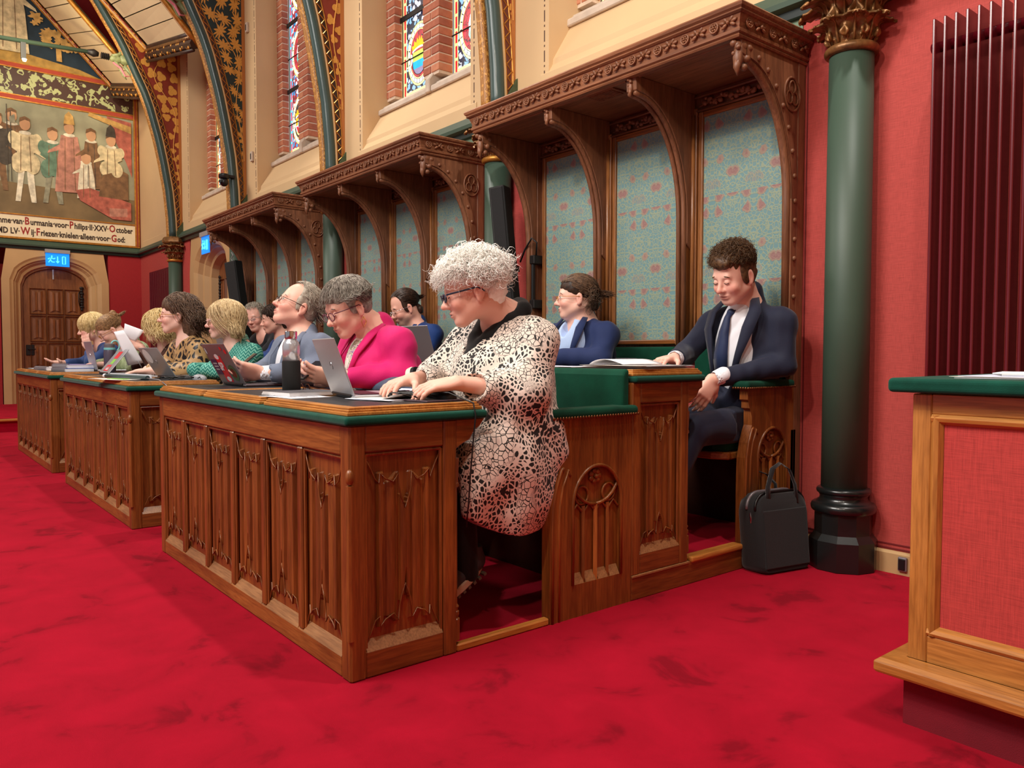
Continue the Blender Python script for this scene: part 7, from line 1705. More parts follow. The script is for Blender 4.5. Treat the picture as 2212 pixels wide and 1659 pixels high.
S = SDF(V3(-.44, 1.38, .10), V3(.12, 2.44, .86), .009)
for x_, kx in ((-.11, -.10), (-.25, -.30)): S.cone((x_, 2.22, .66), (kx, 1.76, .65), .095, .075, .04); S.cone((kx, 1.76, .65), (kx-.02, 1.48, .22), .070, .05, .02)
S.wrinkle(.003, 30, 13); S.cut((-.052, 2.3, .5), (1, .0, 0)) if False else None
xx = S.ax[0][:, None, None]+.052-np.clip((1.99-S.ax[1][None, :, None])*6, 0, .06)+0*S.ax[2][None, None, :]; S.D = np.maximum(S.D, xx.astype(np.float32)); done(S, 'trousers', F_['navy'], p)
for x_ in (-.12, -.32):
    S = SDF(V3(x_-.08, 1.26, .1), V3(x_+.08, 1.60, .26), .007); S.cone((x_, 1.48, .155), (x_, 1.34, .135), .042, .034, .02); S.cut((0, 0, .107), (0, 0, -1)); done(S, 'shoe', MT['black'], p)

# ---- the woman in the navy blazer beside him
H = place_head((-1.075, 1.99, 1.304), -36, 2, 0, 1.02)
p = person((-1.15, 2.15, .6), 'person in a navy blazer and light blue shirt with tied-back brown hair')
nb = V3(-1.15, 2.09, 1.19); shL, shR = V3(-.975, 2.10, 1.10), V3(-1.33, 2.06, 1.10); hip = V3(-1.15, 2.2, .72); elL, wrL = V3(-.955, 2.0, .965), V3(-1.15, 1.87, .95)
skin_body(p, H, (234, 176, 156), V3(-1.42, 1.75, .86), V3(-.86, 2.30, 1.48), .006, nb, [(shL, elL, wrL, None), (shR, V3(-1.35, 1.97, .97), V3(-1.2, 1.88, .96), None)], chest=[(nb-V3(0, 0, .05), V3(-1.15, 2.1, .95), .095, .105, .05)], hk=dict(jaw=1.05))
face_bits(p, H, 'ash', 'open'); glasses(p, H, MT['gold'], r=.0014, w=.019, hgt=.013)
hair_cap(p, H, HM['dark'], [((-.016, 0, .050), (.102, .086, .085)), ((-.10, 0, -.02), (.04, .045, .06))], FACECUT+[((.0, 0, -.14), (.08, .12, .07))], .007, .002)
hair_strands(p, H, HM['ash'], 1200, .13, lambda x, y, z: (z > -.5) & ~((x > .45) & (z < .42)) & ~((x > .1) & (z < -.05)) & ~((x > -.25) & (z < -.3)), lambda x, y, z, t: np.stack([-1+0*x, -y*.6, -.35-z*.2], 1), lift=.02, grav=.05, r=.0018, seg=7, jit=.08, rad=(.104, .088, .088))
hair_strands(p, H, HM['ash'], 350, .15, lambda x, y, z: (x < -.75) & (z < .3) & (z > -.6), lambda x, y, z, t: np.stack([-.3+0*x, y*2, -1+0*x], 1), curl=.01, freq=9, lift=.35, grav=.6, r=.002, seg=9, jit=.4)
S = SDF(V3(-1.48, 1.74, .64), V3(-.82, 2.40, 1.30), .009); torso(S, nb, shL, shR, hip, .19, .14, .18, .14, .008); sleeve(S, shL, elL+V3(.015, .015, 0), V3(-1.16, 1.86, .975), .068, .062, .05); sleeve(S, shR, V3(-1.36, 1.99, .98), V3(-1.18, 1.86, .94), .068, .06, .05); S.wrinkle(.0035, 32, 14)
S.ell((-1.16, 1.93, 1.10), (.065, .09, .16), None, .012, 's'); S.ell((-1.15, 2.01, 1.18), (.065, .07, .06), None, .012, 's'); S.cone(nb+V3(0, -.02, 0), H.w((-.03, 0, -.05)), .06, .062, .008, 's'); done(S, 'blazer', F_['navyb'], p)
S = SDF(V3(-1.34, 1.86, .9), V3(-.96, 2.2, 1.27), .008); S.ell((-1.155, 2.02, 1.04), (.12, .095, .15), None, .03); S.cone((-1.155, 2.03, 1.1), nb+V3(0, .0, .022), .085, .068, .02); S.ell((-1.155, 1.955, 1.17), (.035, .07, .085), None, .01, 's'); S.cone(nb+V3(0, -.03, 0), H.w((-.03, 0, -.05)), .058, .06, .006, 's'); S.wrinkle(.002, 40, 4); done(S, 'shirt', F_['lblue'], p)
for sx in (-1, 1): lapel(p, F_['navyb'], [(-1.15+sx*.08, 2.02, 1.20), (-1.155+sx*.095, 1.96, 1.14), (-1.155+sx*.085, 1.935, 1.06), (-1.155+sx*.06, 1.925, .97)], .042*sx, .006, (sx*.3, -1, .3))

# ---- the dark-haired man in the blue suit behind his laptop
H = place_head((-2.88, 1.99, 1.330), -14, 24, 0, 1.05)
p = person((-2.95, 2.15, .6), 'person in a blue suit with slicked dark hair and glasses behind a laptop')
nb = V3(-2.95, 2.09, 1.215); shL, shR = V3(-2.77, 2.12, 1.135), V3(-3.12, 2.10, 1.135); hip = V3(-2.95, 2.22, .72); elL, wrL = V3(-2.74, 2.02, .98), V3(-2.85, 1.80, .965)
skin_body(p, H, (222, 152, 128), V3(-3.2, 1.7, .88), V3(-2.64, 2.3, 1.52), .006, nb, [(shL, elL, wrL, None)], chest=[(nb-V3(0, 0, .05), V3(-2.95, 2.12, .95), .09, .1, .05)], hkcol=dict(beard=(140, 112, 98)))
face_bits(p, H, 'dark', 'down', 1.3); glasses(p, H, MT['chrome'], r=.0016, w=.02, hgt=.014)
hair_cap(p, H, HM['dark'], [((-.018, 0, .046), (.101, .086, .086)), ((-.09, 0, -.05), (.03, .06, .04))], FACECUT+[((.075, 0, .05), (.05, .12, .06)), ((-.02, 0, -.13), (.1, .1, .06))], .007, .002, post=SIDE)
hair_strands(p, H, HM['dark'], 1200, .06, lambda x, y, z: (z > -.55) & ~((x > .35) & (z < .62)) & ~((x > .1) & (z < .0)) & ~((x > -.25) & (z < -.3)), lambda x, y, z, t: np.stack([-1+0*x, -y*.3, -.25-z*.2], 1), lift=.03, grav=.05, r=.0019, seg=7, jit=.08, rad=(.104, .088, .09))
S = SDF(V3(-3.28, 1.72, .64), V3(-2.58, 2.42, 1.32), .010); torso(S, nb, shL, shR, hip, .19, .13, .18, .14, .008); sleeve(S, shL, elL, V3(-2.84, 1.84, .97), .068, .06, .048); sleeve(S, shR, V3(-3.16, 2.0, .98), V3(-3.05, 1.84, .97), .068, .06, .048); S.wrinkle(.0035, 32, 15)
S.ell((-2.95, 1.97, 1.08), (.055, .10, .17), None, .012, 's'); S.cone(nb+V3(0, -.02, 0), H.w((-.03, 0, -.05)), .058, .06, .008, 's'); done(S, 'suit_jacket', F_['blue'], p)
S = SDF(V3(-3.12, 1.88, .88), V3(-2.78, 2.2, 1.28), .009); S.ell((-2.95, 2.06, 1.03), (.11, .10, .17), None, .03); S.cone((-2.95, 2.05, 1.12), nb+V3(0, -.012, .022), .08, .060, .02); S.cone(nb+V3(0, -.03, 0), H.w((-.03, 0, -.05)), .054, .056, .006, 's'); done(S, 'shirt', F_['white'], p)
MB().tube([(-2.95, 1.975, 1.17), (-2.95, 1.955, 1.10), (-2.95, 1.95, .98)], [.014, .022, .03], 8).build('tie', F_['tie'], p, smooth=True)
for sx in (-1, 1): lapel(p, F_['blue'], [(-2.95+sx*.065, 2.03, 1.21), (-2.95+sx*.08, 1.975, 1.15), (-2.95+sx*.07, 1.955, 1.06), (-2.95+sx*.045, 1.95, .97)], .042*sx, .006, (sx*.3, -1, .3))

# ---- the man in the black jumper, cheek on his fist
H = Head((-5.3, 1.74, 1.335), 42, 12, 10, 1.05)
p = person((-5.3, 1.95, .6), 'person in a black jumper with short grey hair and glasses, cheek resting on one fist')
nb = V3(-5.28, 1.84, 1.20); shL, shR = V3(-5.10, 1.88, 1.12), V3(-5.47, 1.83, 1.12); hip = V3(-5.28, 2.1, .72); elR, wrR = V3(-5.52, 1.68, .965), V3(-5.46, 1.66, 1.20); elL, wrL = V3(-5.05, 1.72, .97), V3(-5.22, 1.60, .96)
skin_body(p, H, (224, 152, 130), V3(-5.66, 1.45, .86), V3(-4.98, 2.06, 1.54), .006, nb, [(shR, elR, wrR, dict(f=(.12, .15, 1), n=(.9, -.1, 0), thumb=-1, curl=.95, sc=1.0)), (shL, elL, wrL, dict(f=(-.9, -.5, 0), n=(0, 0, -1), thumb=-1, curl=.3))], chest=[(nb-V3(0, 0, .05), V3(-5.28, 1.95, .95), .09, .1, .05)])
face_bits(p, H, 'greyw', 'down'); glasses(p, H, MT['silverdk'], r=.0016, w=.02, hgt=.014)
hair_cap(p, H, HM['greyman'], [((-.018, 0, .048), (.100, .083, .084)), ((-.04, 0, .004), (.070, .081, .076))], FACECUT+[((.075, 0, .06), (.05, .12, .06)), ((-.02, 0, -.13), (.1, .1, .06))], .007, .003, post=SIDE)
hair_strands(p, H, HM['greyman'], 1100, .045, lambda x, y, z: (z > -.55) & ~((x > .35) & (z < .62)) & ~((x > .1) & (z < .0)) & ~((x > -.25) & (z < -.3)), lambda x, y, z, t: np.stack([.8+0*x, .6+0*x, 0*x], 1), curl=.003, freq=5, lift=.35, grav=.1, r=.0019, seg=6, jit=.4, rad=(.102, .086, .088))
S = SDF(V3(-5.70, 1.46, .64), V3(-4.94, 2.34, 1.28), .010); torso(S, nb, shL, shR, hip, .185, .13, .18, .14, .004); sleeve(S, shR, elR, wrR-V3(0, 0, .05), .064, .056, .042); sleeve(S, shL, elL, wrL+V3(.03, .02, 0), .064, .056, .042); S.wrinkle(.0035, 32, 16); S.cone(nb+V3(0, -.02, 0), H.w((-.03, 0, -.05)), .056, .06, .008, 's'); done(S, 'jumper', F_['black'], p)

# ---- the hidden person between the grey man and the black jumper
H = Head((-4.55, 1.62, 1.29), -16, 10, 0, 1.0)
p = person((-4.55, 1.9, .6), 'dark-haired person in the second row, almost hidden behind the grey blazer')
nb = V3(-4.55, 1.72, 1.16); shL, shR = V3(-4.38, 1.75, 1.06), V3(-4.72, 1.73, 1.06); hip = V3(-4.55, 1.95, .7)
skin_body(p, H, (216, 146, 122), V3(-4.8, 1.4, .86), V3(-4.3, 2.0, 1.48), .007, nb, [(shL, V3(-4.36, 1.66, .98), V3(-4.5, 1.5, .96), None)], chest=[(nb-V3(0, 0, .05), V3(-4.55, 1.8, .92), .09, .1, .05)])
face_bits(p, H, 'dark', 'down')
hair_cap(p, H, HM['dark'], [((-.016, 0, .050), (.102, .088, .085)), ((-.08, 0, -.04), (.04, .07, .07))], FACECUT, .007, .004, 80)
hair_strands(p, H, HM['dark'], 700, .09, lambda x, y, z: (z > -.5) & ~((x > .5) & (z < .42)), lambda x, y, z, t: np.stack([-.5+0*x, y, -.8+0*x], 1), curl=.005, freq=8, lift=.2, grav=.3, r=.0024, seg=7, jit=.2)
S = SDF(V3(-4.86, 1.4, .64), V3(-4.24, 2.16, 1.24), .012); torso(S, nb, shL, shR, hip, .175, .12, .17, .13, .004); sleeve(S, shL, V3(-4.36, 1.66, .97), V3(-4.5, 1.52, .96)); sleeve(S, shR, V3(-4.74, 1.66, .97), V3(-4.6, 1.52, .96)); S.wrinkle(.003, 32, 17); S.cone(nb+V3(0, -.02, 0), H.w((-.03, 0, -.05)), .05, .055, .008, 's'); done(S, 'jacket', F_['blue'], p)
# ------------------------------------------------------------------ things on the desks
ZT = .8345; ZR = .9325
PAP = [MT['paper'], plain('paper_warm', (228, 222, 214), .7), plain('paper_blue', (206, 212, 232), .7)]
MT['inkline'] = plain('print_grey', (110, 110, 118), .8)
def laptop(lab, x, y, z, th, ti, Wd=.32, Hh=.215, lid='silver', stick=None, logo=True):
    l = thing('laptop', (x, y, z), lab, 'laptop')
    w = Vector((-math.cos(th), math.sin(th), 0)); n = Vector((-math.sin(th), -math.cos(th), 0)); u = Vector((0, 0, 1))*math.cos(ti)+n*math.sin(ti); o = Vector((x, y, z+.012)); b = u.cross(w).normalized()
    if b.dot(n) < 0: b = -b
    def F(a, h, d): return tuple(o+w*a+u*h+b*d)     # on the lid, d = outwards from its back
    def slab(a0, a1, h0, h1, d0, d1, nm, m, par=l, bev=.003):
        q = MB().box(0, 1, 0, 1, 0, 1); q.v = [F(lerp(a0, a1, p[0]), lerp(h0, h1, p[2]), lerp(d0, d1, p[1])) for p in q.v]; return q.build(nm, m, par, bevel=bev, recalc=True)
    lidm = slab(0, Wd, 0, Hh, -.005, .0, 'lid', MT[lid]); slab(.008, Wd-.008, .01, Hh-.008, -.0062, -.005, 'screen', plain('screen_dark', (40, 48, 66), .2, emit=(110, 130, 170), estr=.25), bev=0)
    q = MB().box(0, 1, 0, 1, 0, 1); q.v = [tuple(Vector((x, y, z))+w*(p[0]*Wd)-n*(p[1]*.225)+Vector((0, 0, .002+p[2]*.013))) for p in q.v]; base = q.build('base', MT['silverdk' if lid == 'silverdk' else 'silver'], l, bevel=.004, recalc=True)
    q = MB().box(0, 1, 0, 1, 0, 1); q.v = [tuple(Vector((x, y, z))+w*(.03+p[0]*(Wd-.06))-n*(.03+p[1]*.09)+Vector((0, 0, .0152+p[2]*.002))) for p in q.v]; q.build('keyboard', MT['black'], base, recalc=True)
    q = MB().tube([tuple(Vector((x, y, z+.012))+w*(.03)), tuple(Vector((x, y, z+.012))+w*(Wd-.03))], .006, 8); q.build('hinge', MT['black'], l)
    if logo:
        pts = [(Wd/2+.014*math.cos(a), Hh*.52+.014*math.sin(a)) for a in [2*PI*i/14*.7 for i in range(15)]]
        MB().tube([F(p[0], p[1], .0008) for p in pts], .0012, 5).build('emblem', MT['chrome'], lidm)
    for s in (stick or []):
        kind, a0, a1, h0, h1, c = s[:6]
        if kind == 'r': q = MB(); q.add([F(a0, h0, .0008), F(a1, h0, .0008), F(a1, h1, .0008), F(a0, h1, .0008)], [(0, 1, 2, 3)]); q.build('sticker', c, lidm)
        if kind == 'o': q = MB(); q.add([F((a0+a1)/2+(a1-a0)/2*math.cos(t), (h0+h1)/2+(h1-h0)/2*math.sin(t), .0012) for t in [2*PI*i/20 for i in range(20)]], [tuple(range(20))]); q.build('sticker', c, lidm)
        if kind == 't':
            # readable from behind the lid: text runs from far (left in view) to near
            M = Matrix(((-w.x, u.x, b.x, 0), (-w.y, u.y, b.y, 0), (-w.z, u.z, b.z, 0), (0, 0, 0, 1))); pos = Vector(F(a0, h0, .0018)); text_mesh('sticker_lettering', s[5], h1, s[6], Matrix.Translation(pos) @ M @ Matrix.Rotation(a1, 4, 'Z'), lidm, .0002, bold=.0015)
    return l, F, w, n
RD = plain('sticker_red', (222, 30, 44), .5); WH = plain('sticker_white', (240, 240, 240), .5); PU = plain('sticker_purple', (62, 42, 84), .5); GR = plain('sticker_green', (70, 96, 56), .5); CY = plain('sticker_cyan', (190, 226, 226), .5); LG = plain('sticker_lime', (140, 200, 80), .5); BL = plain('sticker_blue', (60, 100, 190), .5)
laptop('silver laptop seen edge-on in front of the white-haired person', -.354, .202, ZT, .208, .345)
laptop('dark laptop covered in stickers, a red one reading SP', -1.563, .265, ZT, 0, .50, .32, .22, 'silverdk', [
    ('r', .135, .225, .01, .155, RD), ('r', .215, .30, .05, .135, PU), ('o', .02, .12, .018, .105, GR), ('o', .04, .10, .035, .088, RD), ('o', .015, .045, .165, .19, RD), ('o', .06, .085, .185, .205, RD), ('o', .285, .305, .165, .20, CY), ('o', .15, .205, .012, .04, WH), ('o', .16, .215, .135, .165, WH),
    ('t', .215, 0, .075, .062, 'SP', WH), ('r', .235, .290, .108, .116, WH), ('r', .232, .292, .092, .100, WH), ('r', .24, .288, .076, .084, WH)], logo=False)
laptop('silver laptop with an oval white sticker before the leopard blouse', -2.95, .34, ZT, -.083, .566, .32, .213, 'silver', [('o', .185, .295, .10, .205, WH), ('r', .205, .272, .158, .164, BL), ('r', .21, .268, .143, .149, BL), ('r', .225, .24, .172, .186, BL)])
laptop('grey laptop with red and green stickers, lid leaning half closed', -4.102, .20, ZT, 0, -.669, .32, .225, 'silver', [('r', .10, .23, .02, .075, RD), ('r', .11, .2, .085, .13, LG), ('r', .1, .22, .135, .2, RD), ('r', .12, .2, .03, .06, WH)], logo=False)
laptop('upright silver laptop at the near end of the farthest desk', -5.27, .36, ZT, .012, .207, .32, .25, 'silver')
laptop('open silver laptop on the second-row desk in front of the blue suit', -1.975, 1.62, ZR, -.119, .321, .32, .235, 'silverdk')
laptop('small grey laptop lid in the second row between two front-row people', -5.42, 1.55, ZR, .0, .25, .30, .24, 'silver', logo=False)

def bottle_steel():
    x, y, z = -.915, .215, ZT; b = thing('water_bottle', (x, y, z), 'tall bottle with black sleeve and steel cap, between two front laptops', 'bottle')
    MB().lathe([(.034, 0), (.0365, .004), (.0365, .125), (.0355, .13)], (x, y, z), 32).build('black_sleeve', MT['blackmat'], b, smooth='auto')
    MB().lathe([(.034, .128), (.0345, .19), (.031, .205), (.022, .216), (.0215, .222)], (x, y, z), 32).build('bottle_body', plain('steel_glass', (196, 200, 208), .18, metal=.55), b, smooth=True)
    MB().lathe([(.024, .220), (.0245, .222), (.0245, .248), (.022, .251)], (x, y, z), 32).build('cap', MT['chrome'], b, smooth='auto')
bottle_steel()
x, y = -4.53, .30; b = thing('water_bottle', (x, y, ZT), 'large purple-grey flask with a pale teal carrying loop', 'bottle')
MB().lathe([(.040, 0), (.042, .005), (.042, .17), (.038, .185)], (x, y, ZT), 28).build('flask_body', plain('flask', (92, 84, 100), .35, metal=.3), b, smooth='auto')
MB().lathe([(.040, .183), (.041, .188), (.041, .196), (.04, .2)], (x, y, ZT), 28).build('teal_band', plain('teal_rubber', (120, 196, 196), .5), b, smooth='auto')
MB().lathe([(.037, .2), (.037, .228), (.03, .233)], (x, y, ZT), 28).build('lid', MT['silverdk'], b, smooth='auto')
MB().tube([(x+.03*0, y+.02+.03*math.cos(a)*1.0+.02, ZT+.215+.04*math.sin(a)) for a in [PI*.9-PI*1.3*i/12 for i in range(13)]], .006, 8).build('loop_handle', plain('teal_loop', (130, 206, 206), .5), b, smooth=True)

def sheets(name, lab, cat, cx_, cy_, z, w, d, rot, n=1, step_=.0012, mats=0, curl=0.0, lines=False, grp=None, jit=.012):
    t = thing(name, (cx_, cy_, z), lab, cat, grp); rn = random.Random(int(abs(cx_*1000)))
    for i in range(n):
        M = Matrix.Translation((cx_+rn.uniform(-jit, jit)*(i > 0), cy_+rn.uniform(-jit, jit)*(i > 0), z+i*step_)) @ Matrix.Rotation(rot+rn.uniform(-.05, .05)*(i > 0), 4, 'Z')
        o = MB().grid(lambda u, v: (u*w-w/2, v*d-d/2, .0008+curl*max(0, (u-.6))**2*(i == n-1)+.0015*abs(math.sin(u*3+i))), 8, 6).xf(M).build('sheet', PAP[(mats+i) % 3], t, smooth=True); s = o.modifiers.new('t', 'SOLIDIFY'); s.thickness = .0008
    if lines:
        q = MB()
        for j in range(9): q.box(-w/2+.02, w/2-.02-.03*(j % 3 == 2), -d/2+.02+j*(d-.04)/9, -d/2+.0215+j*(d-.04)/9, .0022, .0026)
        q.xf(Matrix.Translation((cx_, cy_, z+(n-1)*step_)) @ Matrix.Rotation(rot, 4, 'Z')).build('print_lines', MT['inkline'], t)['kind'] = 'stuff'
    return t
sheets('paper_stack', 'loose white papers under the writing hand of the white-haired person', 'papers', -.30, .36, ZT, .21, .30, .25, 5, curl=.10, jit=.02)
nbk = thing('notepad', (-.78, .17, ZT+.003), 'thick lined notepad lying beside the steel-capped bottle', 'notepad')
Mn = Matrix.Translation((-.74, .17, ZT+.003)) @ Matrix.Rotation(.12, 4, 'Z')
for i in range(6): MB().box(-.105+.002*i, .105-.001*i, -.10, .15, .002*i, .002*i+.0016).xf(Mn).build('page_block', PAP[i % 2], nbk)
q = MB()
for j in range(26): q.box(-.10+.008*j, -.0992+.008*j, -.10, .15, .0118, .0122)
q.xf(Mn).build('ruled_lines', MT['inkline'], nbk)['kind'] = 'stuff'
sheets('paper_sheet', 'single printed sheet lying flat beneath the lined notepad', 'paper', -.66, .12, ZT, .24, .17, .1, 1, lines=True)
fp = thing('folded_paper', (-.38, .33, ZT), 'pale blue folded leaflets in front of the silver laptop keyboard', 'leaflets')
for i, (fx, fy, ang) in enumerate(((-.47, .46, .2), (-.40, .44, -.1))):
    q = MB(); q.add([(-.05, 0, 0), (.05, 0, 0), (.05, .05, .022), (-.05, .05, .022), (.05, .09, .003), (-.05, .09, .003)], [(0, 1, 2, 3), (3, 2, 4, 5)])
    o = q.xf(Matrix.Translation((fx, fy, ZT+.004)) @ Matrix.Rotation(ang, 4, 'Z')).build('leaflet', PAP[2], fp); o.modifiers.new('t', 'SOLIDIFY').thickness = .001
tg = thing('tablet_case', (-.19, .40, ZT), 'thin dark plum tablet case under the black mouse', 'tablet')
MB().box(-.13, .13, -.085, .085, 0, .006).xf(Matrix.Translation((-.19, .38, ZT)) @ Matrix.Rotation(.1, 4, 'Z')).build('case', plain('plum_case', (66, 44, 54), .6), tg, bevel=.002)
MB().box(-.12, .12, -.075, .075, .006, .0066).xf(Matrix.Translation((-.19, .38, ZT)) @ Matrix.Rotation(.1, 4, 'Z')).build('case_top', MT['leather'], tg)
def mouse(lab, x, y, z, rot, c, s=1.0):
    m = thing('computer_mouse', (x, y, z), lab, 'mouse'); M = Matrix.Translation((x, y, z)) @ Matrix.Rotation(rot, 4, 'Z')
    q = MB().grid(lambda u, v: ((.06*s)*math.cos(2*PI*u)*math.sin(PI*.5*v)*(1-.06*math.cos(2*PI*u)), .033*s*math.sin(2*PI*u)*math.sin(PI*.5*v), .034*s*math.cos(PI*.5*v)**.7*(1-.15*math.cos(2*PI*u)*math.sin(PI*.5*v))), 24, 10)
    q.xf(M).build('shell', c, m, smooth=True); MB().lathe([(.001, -.004), (.007, -.003), (.007, .003), (.001, .004)], (0, 0, 0), 12).xf(M @ Matrix.Translation((-.03*s, 0, .027*s)) @ Matrix.Rotation(PI/2, 4, 'X')).build('scroll_wheel', MT['silverdk'], m)
    MB().tube([M @ Vector((-.055*s, 0, .008)), M @ Vector((-.02, 0, .032*s)), M @ Vector((.0, 0, .035*s))], .0008, 4).build('button_seam', MT['lead'], m)
mouse('black computer mouse with cable, near the right edge of the nearest desk', -.135, .425, ZT+.0068, .35, MT['black'])
c = thing('cable', (-.2, .4, ZT), 'black mouse cable looping over the leather pad and hanging down the desk side', 'cable')
MB().tube([(-.19, .405, ZT+.02), (-.15, .36, ZT+.03), (-.06, .40, ZT+.03), (-.01, .43, ZT+.008), (.018, .445, ZT-.002), (.028, .447, .79), (.026, .44, .72), (.022, .43, .60), (.018, .425, .50), (.012, .42, .42)], .0028, 8).build('lead_wire', MT['black'], c, smooth=True)
rn = random.Random(11)
for j in range(5):
    pts = [(-.36+.22*t+.03*math.sin(t*9+j*1.3), .36+.05*math.sin(t*7+j*2.1)-.02*j*t, ZT+.010+.018*abs(math.sin(t*6+j))) for t in [i/14 for i in range(15)]]
    MB().tube(pts, .0025, 6).build('cable_loop', MT['black'], c, smooth=True)
# headphones and folded jacket on the bench side of the desk
h = thing('headphones', (-.62, .62, .87), 'cream over-ear headphones lying behind the writing hand', 'headphones')
HP = plain('cream_plastic', (222, 220, 196), .5)
for i, (cx_, cy_, az) in enumerate(((-.70, .66, .5), (-.56, .67, -.4))):
    M = Matrix.Translation((cx_, cy_, .895)) @ Matrix.Rotation(az, 4, 'Z') @ Matrix.Rotation(PI/2*.8, 4, 'Y')
    MB().lathe([(.0, -.022), (.030, -.022), (.043, -.012), (.045, .005), (.042, .010)], (0, 0, 0), 24).xf(M).build('ear_cup', HP, h, smooth='auto')
    MB().lathe([(.030, .010), (.042, .010), (.040, .024), (.028, .022), (.018, .014)], (0, 0, 0), 24).xf(M).build('ear_pad', MT['blackmat'], h, smooth='auto')
MB().tube([(-.70, .70, .90), (-.66, .78, .89), (-.60, .80, .885), (-.52, .77, .89), (-.54, .70, .90)], .008, 8).build('head_band', HP, h, smooth=True)
MB().tube([(-.53, .66, .90), (-.47, .64, .895), (-.44, .66, .875), (-.48, .69, .86)], .003, 6).build('cord', HP, h, smooth=True)
jk = thing('folded_jacket', (-.75, .6, .84), 'slate blue jacket folded in a heap between magenta blazer and headphones', 'jacket')
S = SDF(V3(-1.08, .38, .78), V3(-.5, .86, .95), .009); S.cone((-.96, .54, .835), (-.62, .62, .865), .02, .045, .03); S.ell((-.70, .64, .845), (.15, .10, .035), None, .03); S.cone((-.88, .56, .84), (-.66, .56, .86), .022, .035, .02); S.wrinkle(.006, 40, 21); S.cut((0, 0, .8355), (0, 0, -1)); done(S, 'cloth', F_['jean'], jk)
def phone(lab, x, y, z, M3):
    p = thing('smartphone', (x, y, z), lab, 'phone'); M = Matrix.Translation((x, y, z)) @ M3
    MB().box(-.036, .036, -.075, .075, -.004, .004).xf(M).build('body', MT['black'], p, bevel=.003, seg=2); MB().box(-.033, .033, -.071, .071, .004, .0045).xf(M).build('screen', plain('phone_glass', (30, 34, 44), .1), p)
phone('black phone held by the person in magenta', -.99, .33, .925, Matrix.Rotation(.3, 4, 'Z') @ Matrix.Rotation(.5, 4, 'X'))
phone('black phone in the hands of the person in the grey blazer', -1.68, .30, .945, Matrix.Rotation(-.2, 4, 'Z') @ Matrix.Rotation(.7, 4, 'X'))
g = thing('reading_glasses', (-.96, .26, ZT), 'brown tortoiseshell reading glasses lying on the desk by the bottle', 'glasses')
TS = plain('tortoiseshell', (110, 56, 28), .25)
for dx in (-.03, .03): MB().tube([(-.96+dx+.022*math.cos(a), .29, ZT+.018+.016*math.sin(a)) for a in [2*PI*i/16 for i in range(17)]], .002, 6, caps=False).build('rim', TS, g, smooth=True)
for dx in (-.055, .055): MB().tube([(-.96+dx, .29, ZT+.024), (-.96+dx*.9, .37, ZT+.004)], .002, 6).build('temple_arm', TS, g)
# middle desk
mouse('light grey mouse beside the oval-stickered laptop', -2.74, .42, ZT, .3, plain('mouse_grey', (150, 150, 156), .4), .95)
c = thing('cable', (-2.75, .35, ZT), 'tangle of black cables on the middle desk, one hanging over its edge', 'cable')
for j in range(3): MB().tube([(-2.95+.28*t, .32+.09*math.sin(t*5+j*1.8), ZT+.006+.012*abs(math.sin(t*7+j))) for t in [i/12 for i in range(13)]], .003, 6).build('cable_loop', MT['black'], c, smooth=True)
MB().tube([(-2.86, .12, ZT+.01), (-2.78, .14, ZT+.012), (-2.66, .17, ZT+.004), (-2.598, .19, .81), (-2.592, .19, .77), (-2.595, .19, .73)], .0035, 6).build('hanging_lead', MT['silverdk'], c, smooth=True)
r = thing('rolled_magazine', (-3.1, .1, ZT), 'rolled dark magazine with white edge lying along the middle desk', 'magazine')
MB().tube([(-3.42, .04, ZT+.014), (-2.80, .14, ZT+.014)], .0135, 16).build('roll', plain('magazine_dark', (52, 70, 72), .4, var=.3), r, smooth='auto'); MB().tube([(-3.428, .039, ZT+.014), (-3.40, .043, ZT+.014)], .014, 16).build('white_edge', MT['paper'], r)
MB().box(-.3, .3, -.003, .003, 0, .02).xf(Matrix.Translation((-3.1, .115, ZT+.012)) @ Matrix.Rotation(.16, 4, 'Z')).build('page_edges', MT['paper'], r)
sheets('paper_sheet', 'white sheet with a green stripe jutting over the middle desk front', 'paper', -3.08, .03, ZT, .42, .15, .22, 2)
q = MB().add([(-3.15, -.02, ZT+.005), (-2.98, .01, ZT+.005), (-2.95, .04, ZT+.005), (-3.12, .0, ZT+.005)], [(0, 1, 2, 3)]); free(); st = thing('green_leaflet', (-3.05, .0, ZT), 'light green leaflet lying on the white sheet', 'leaflet'); MB().box(-.10, .10, -.02, .02, 0, .003).xf(Matrix.Translation((-3.02, .03, ZT+.004)) @ Matrix.Rotation(.25, 4, 'Z')).build('leaflet_body', LG, st)
sheets('notebook', 'pale pink notebook under the pointing hand in leopard sleeve', 'notebook', -3.72, .28, ZT, .2, .25, .1, 4, .002, 1)
tb = thing('tablet', (-3.35, .42, ZT), 'thin silver tablet under the leopard sleeve', 'tablet'); MB().box(-.13, .13, -.09, .09, 0, .009).xf(Matrix.Translation((-3.38, .40, ZT)) @ Matrix.Rotation(.1, 4, 'Z')).build('tablet_body', MT['silver'], tb, bevel=.003)
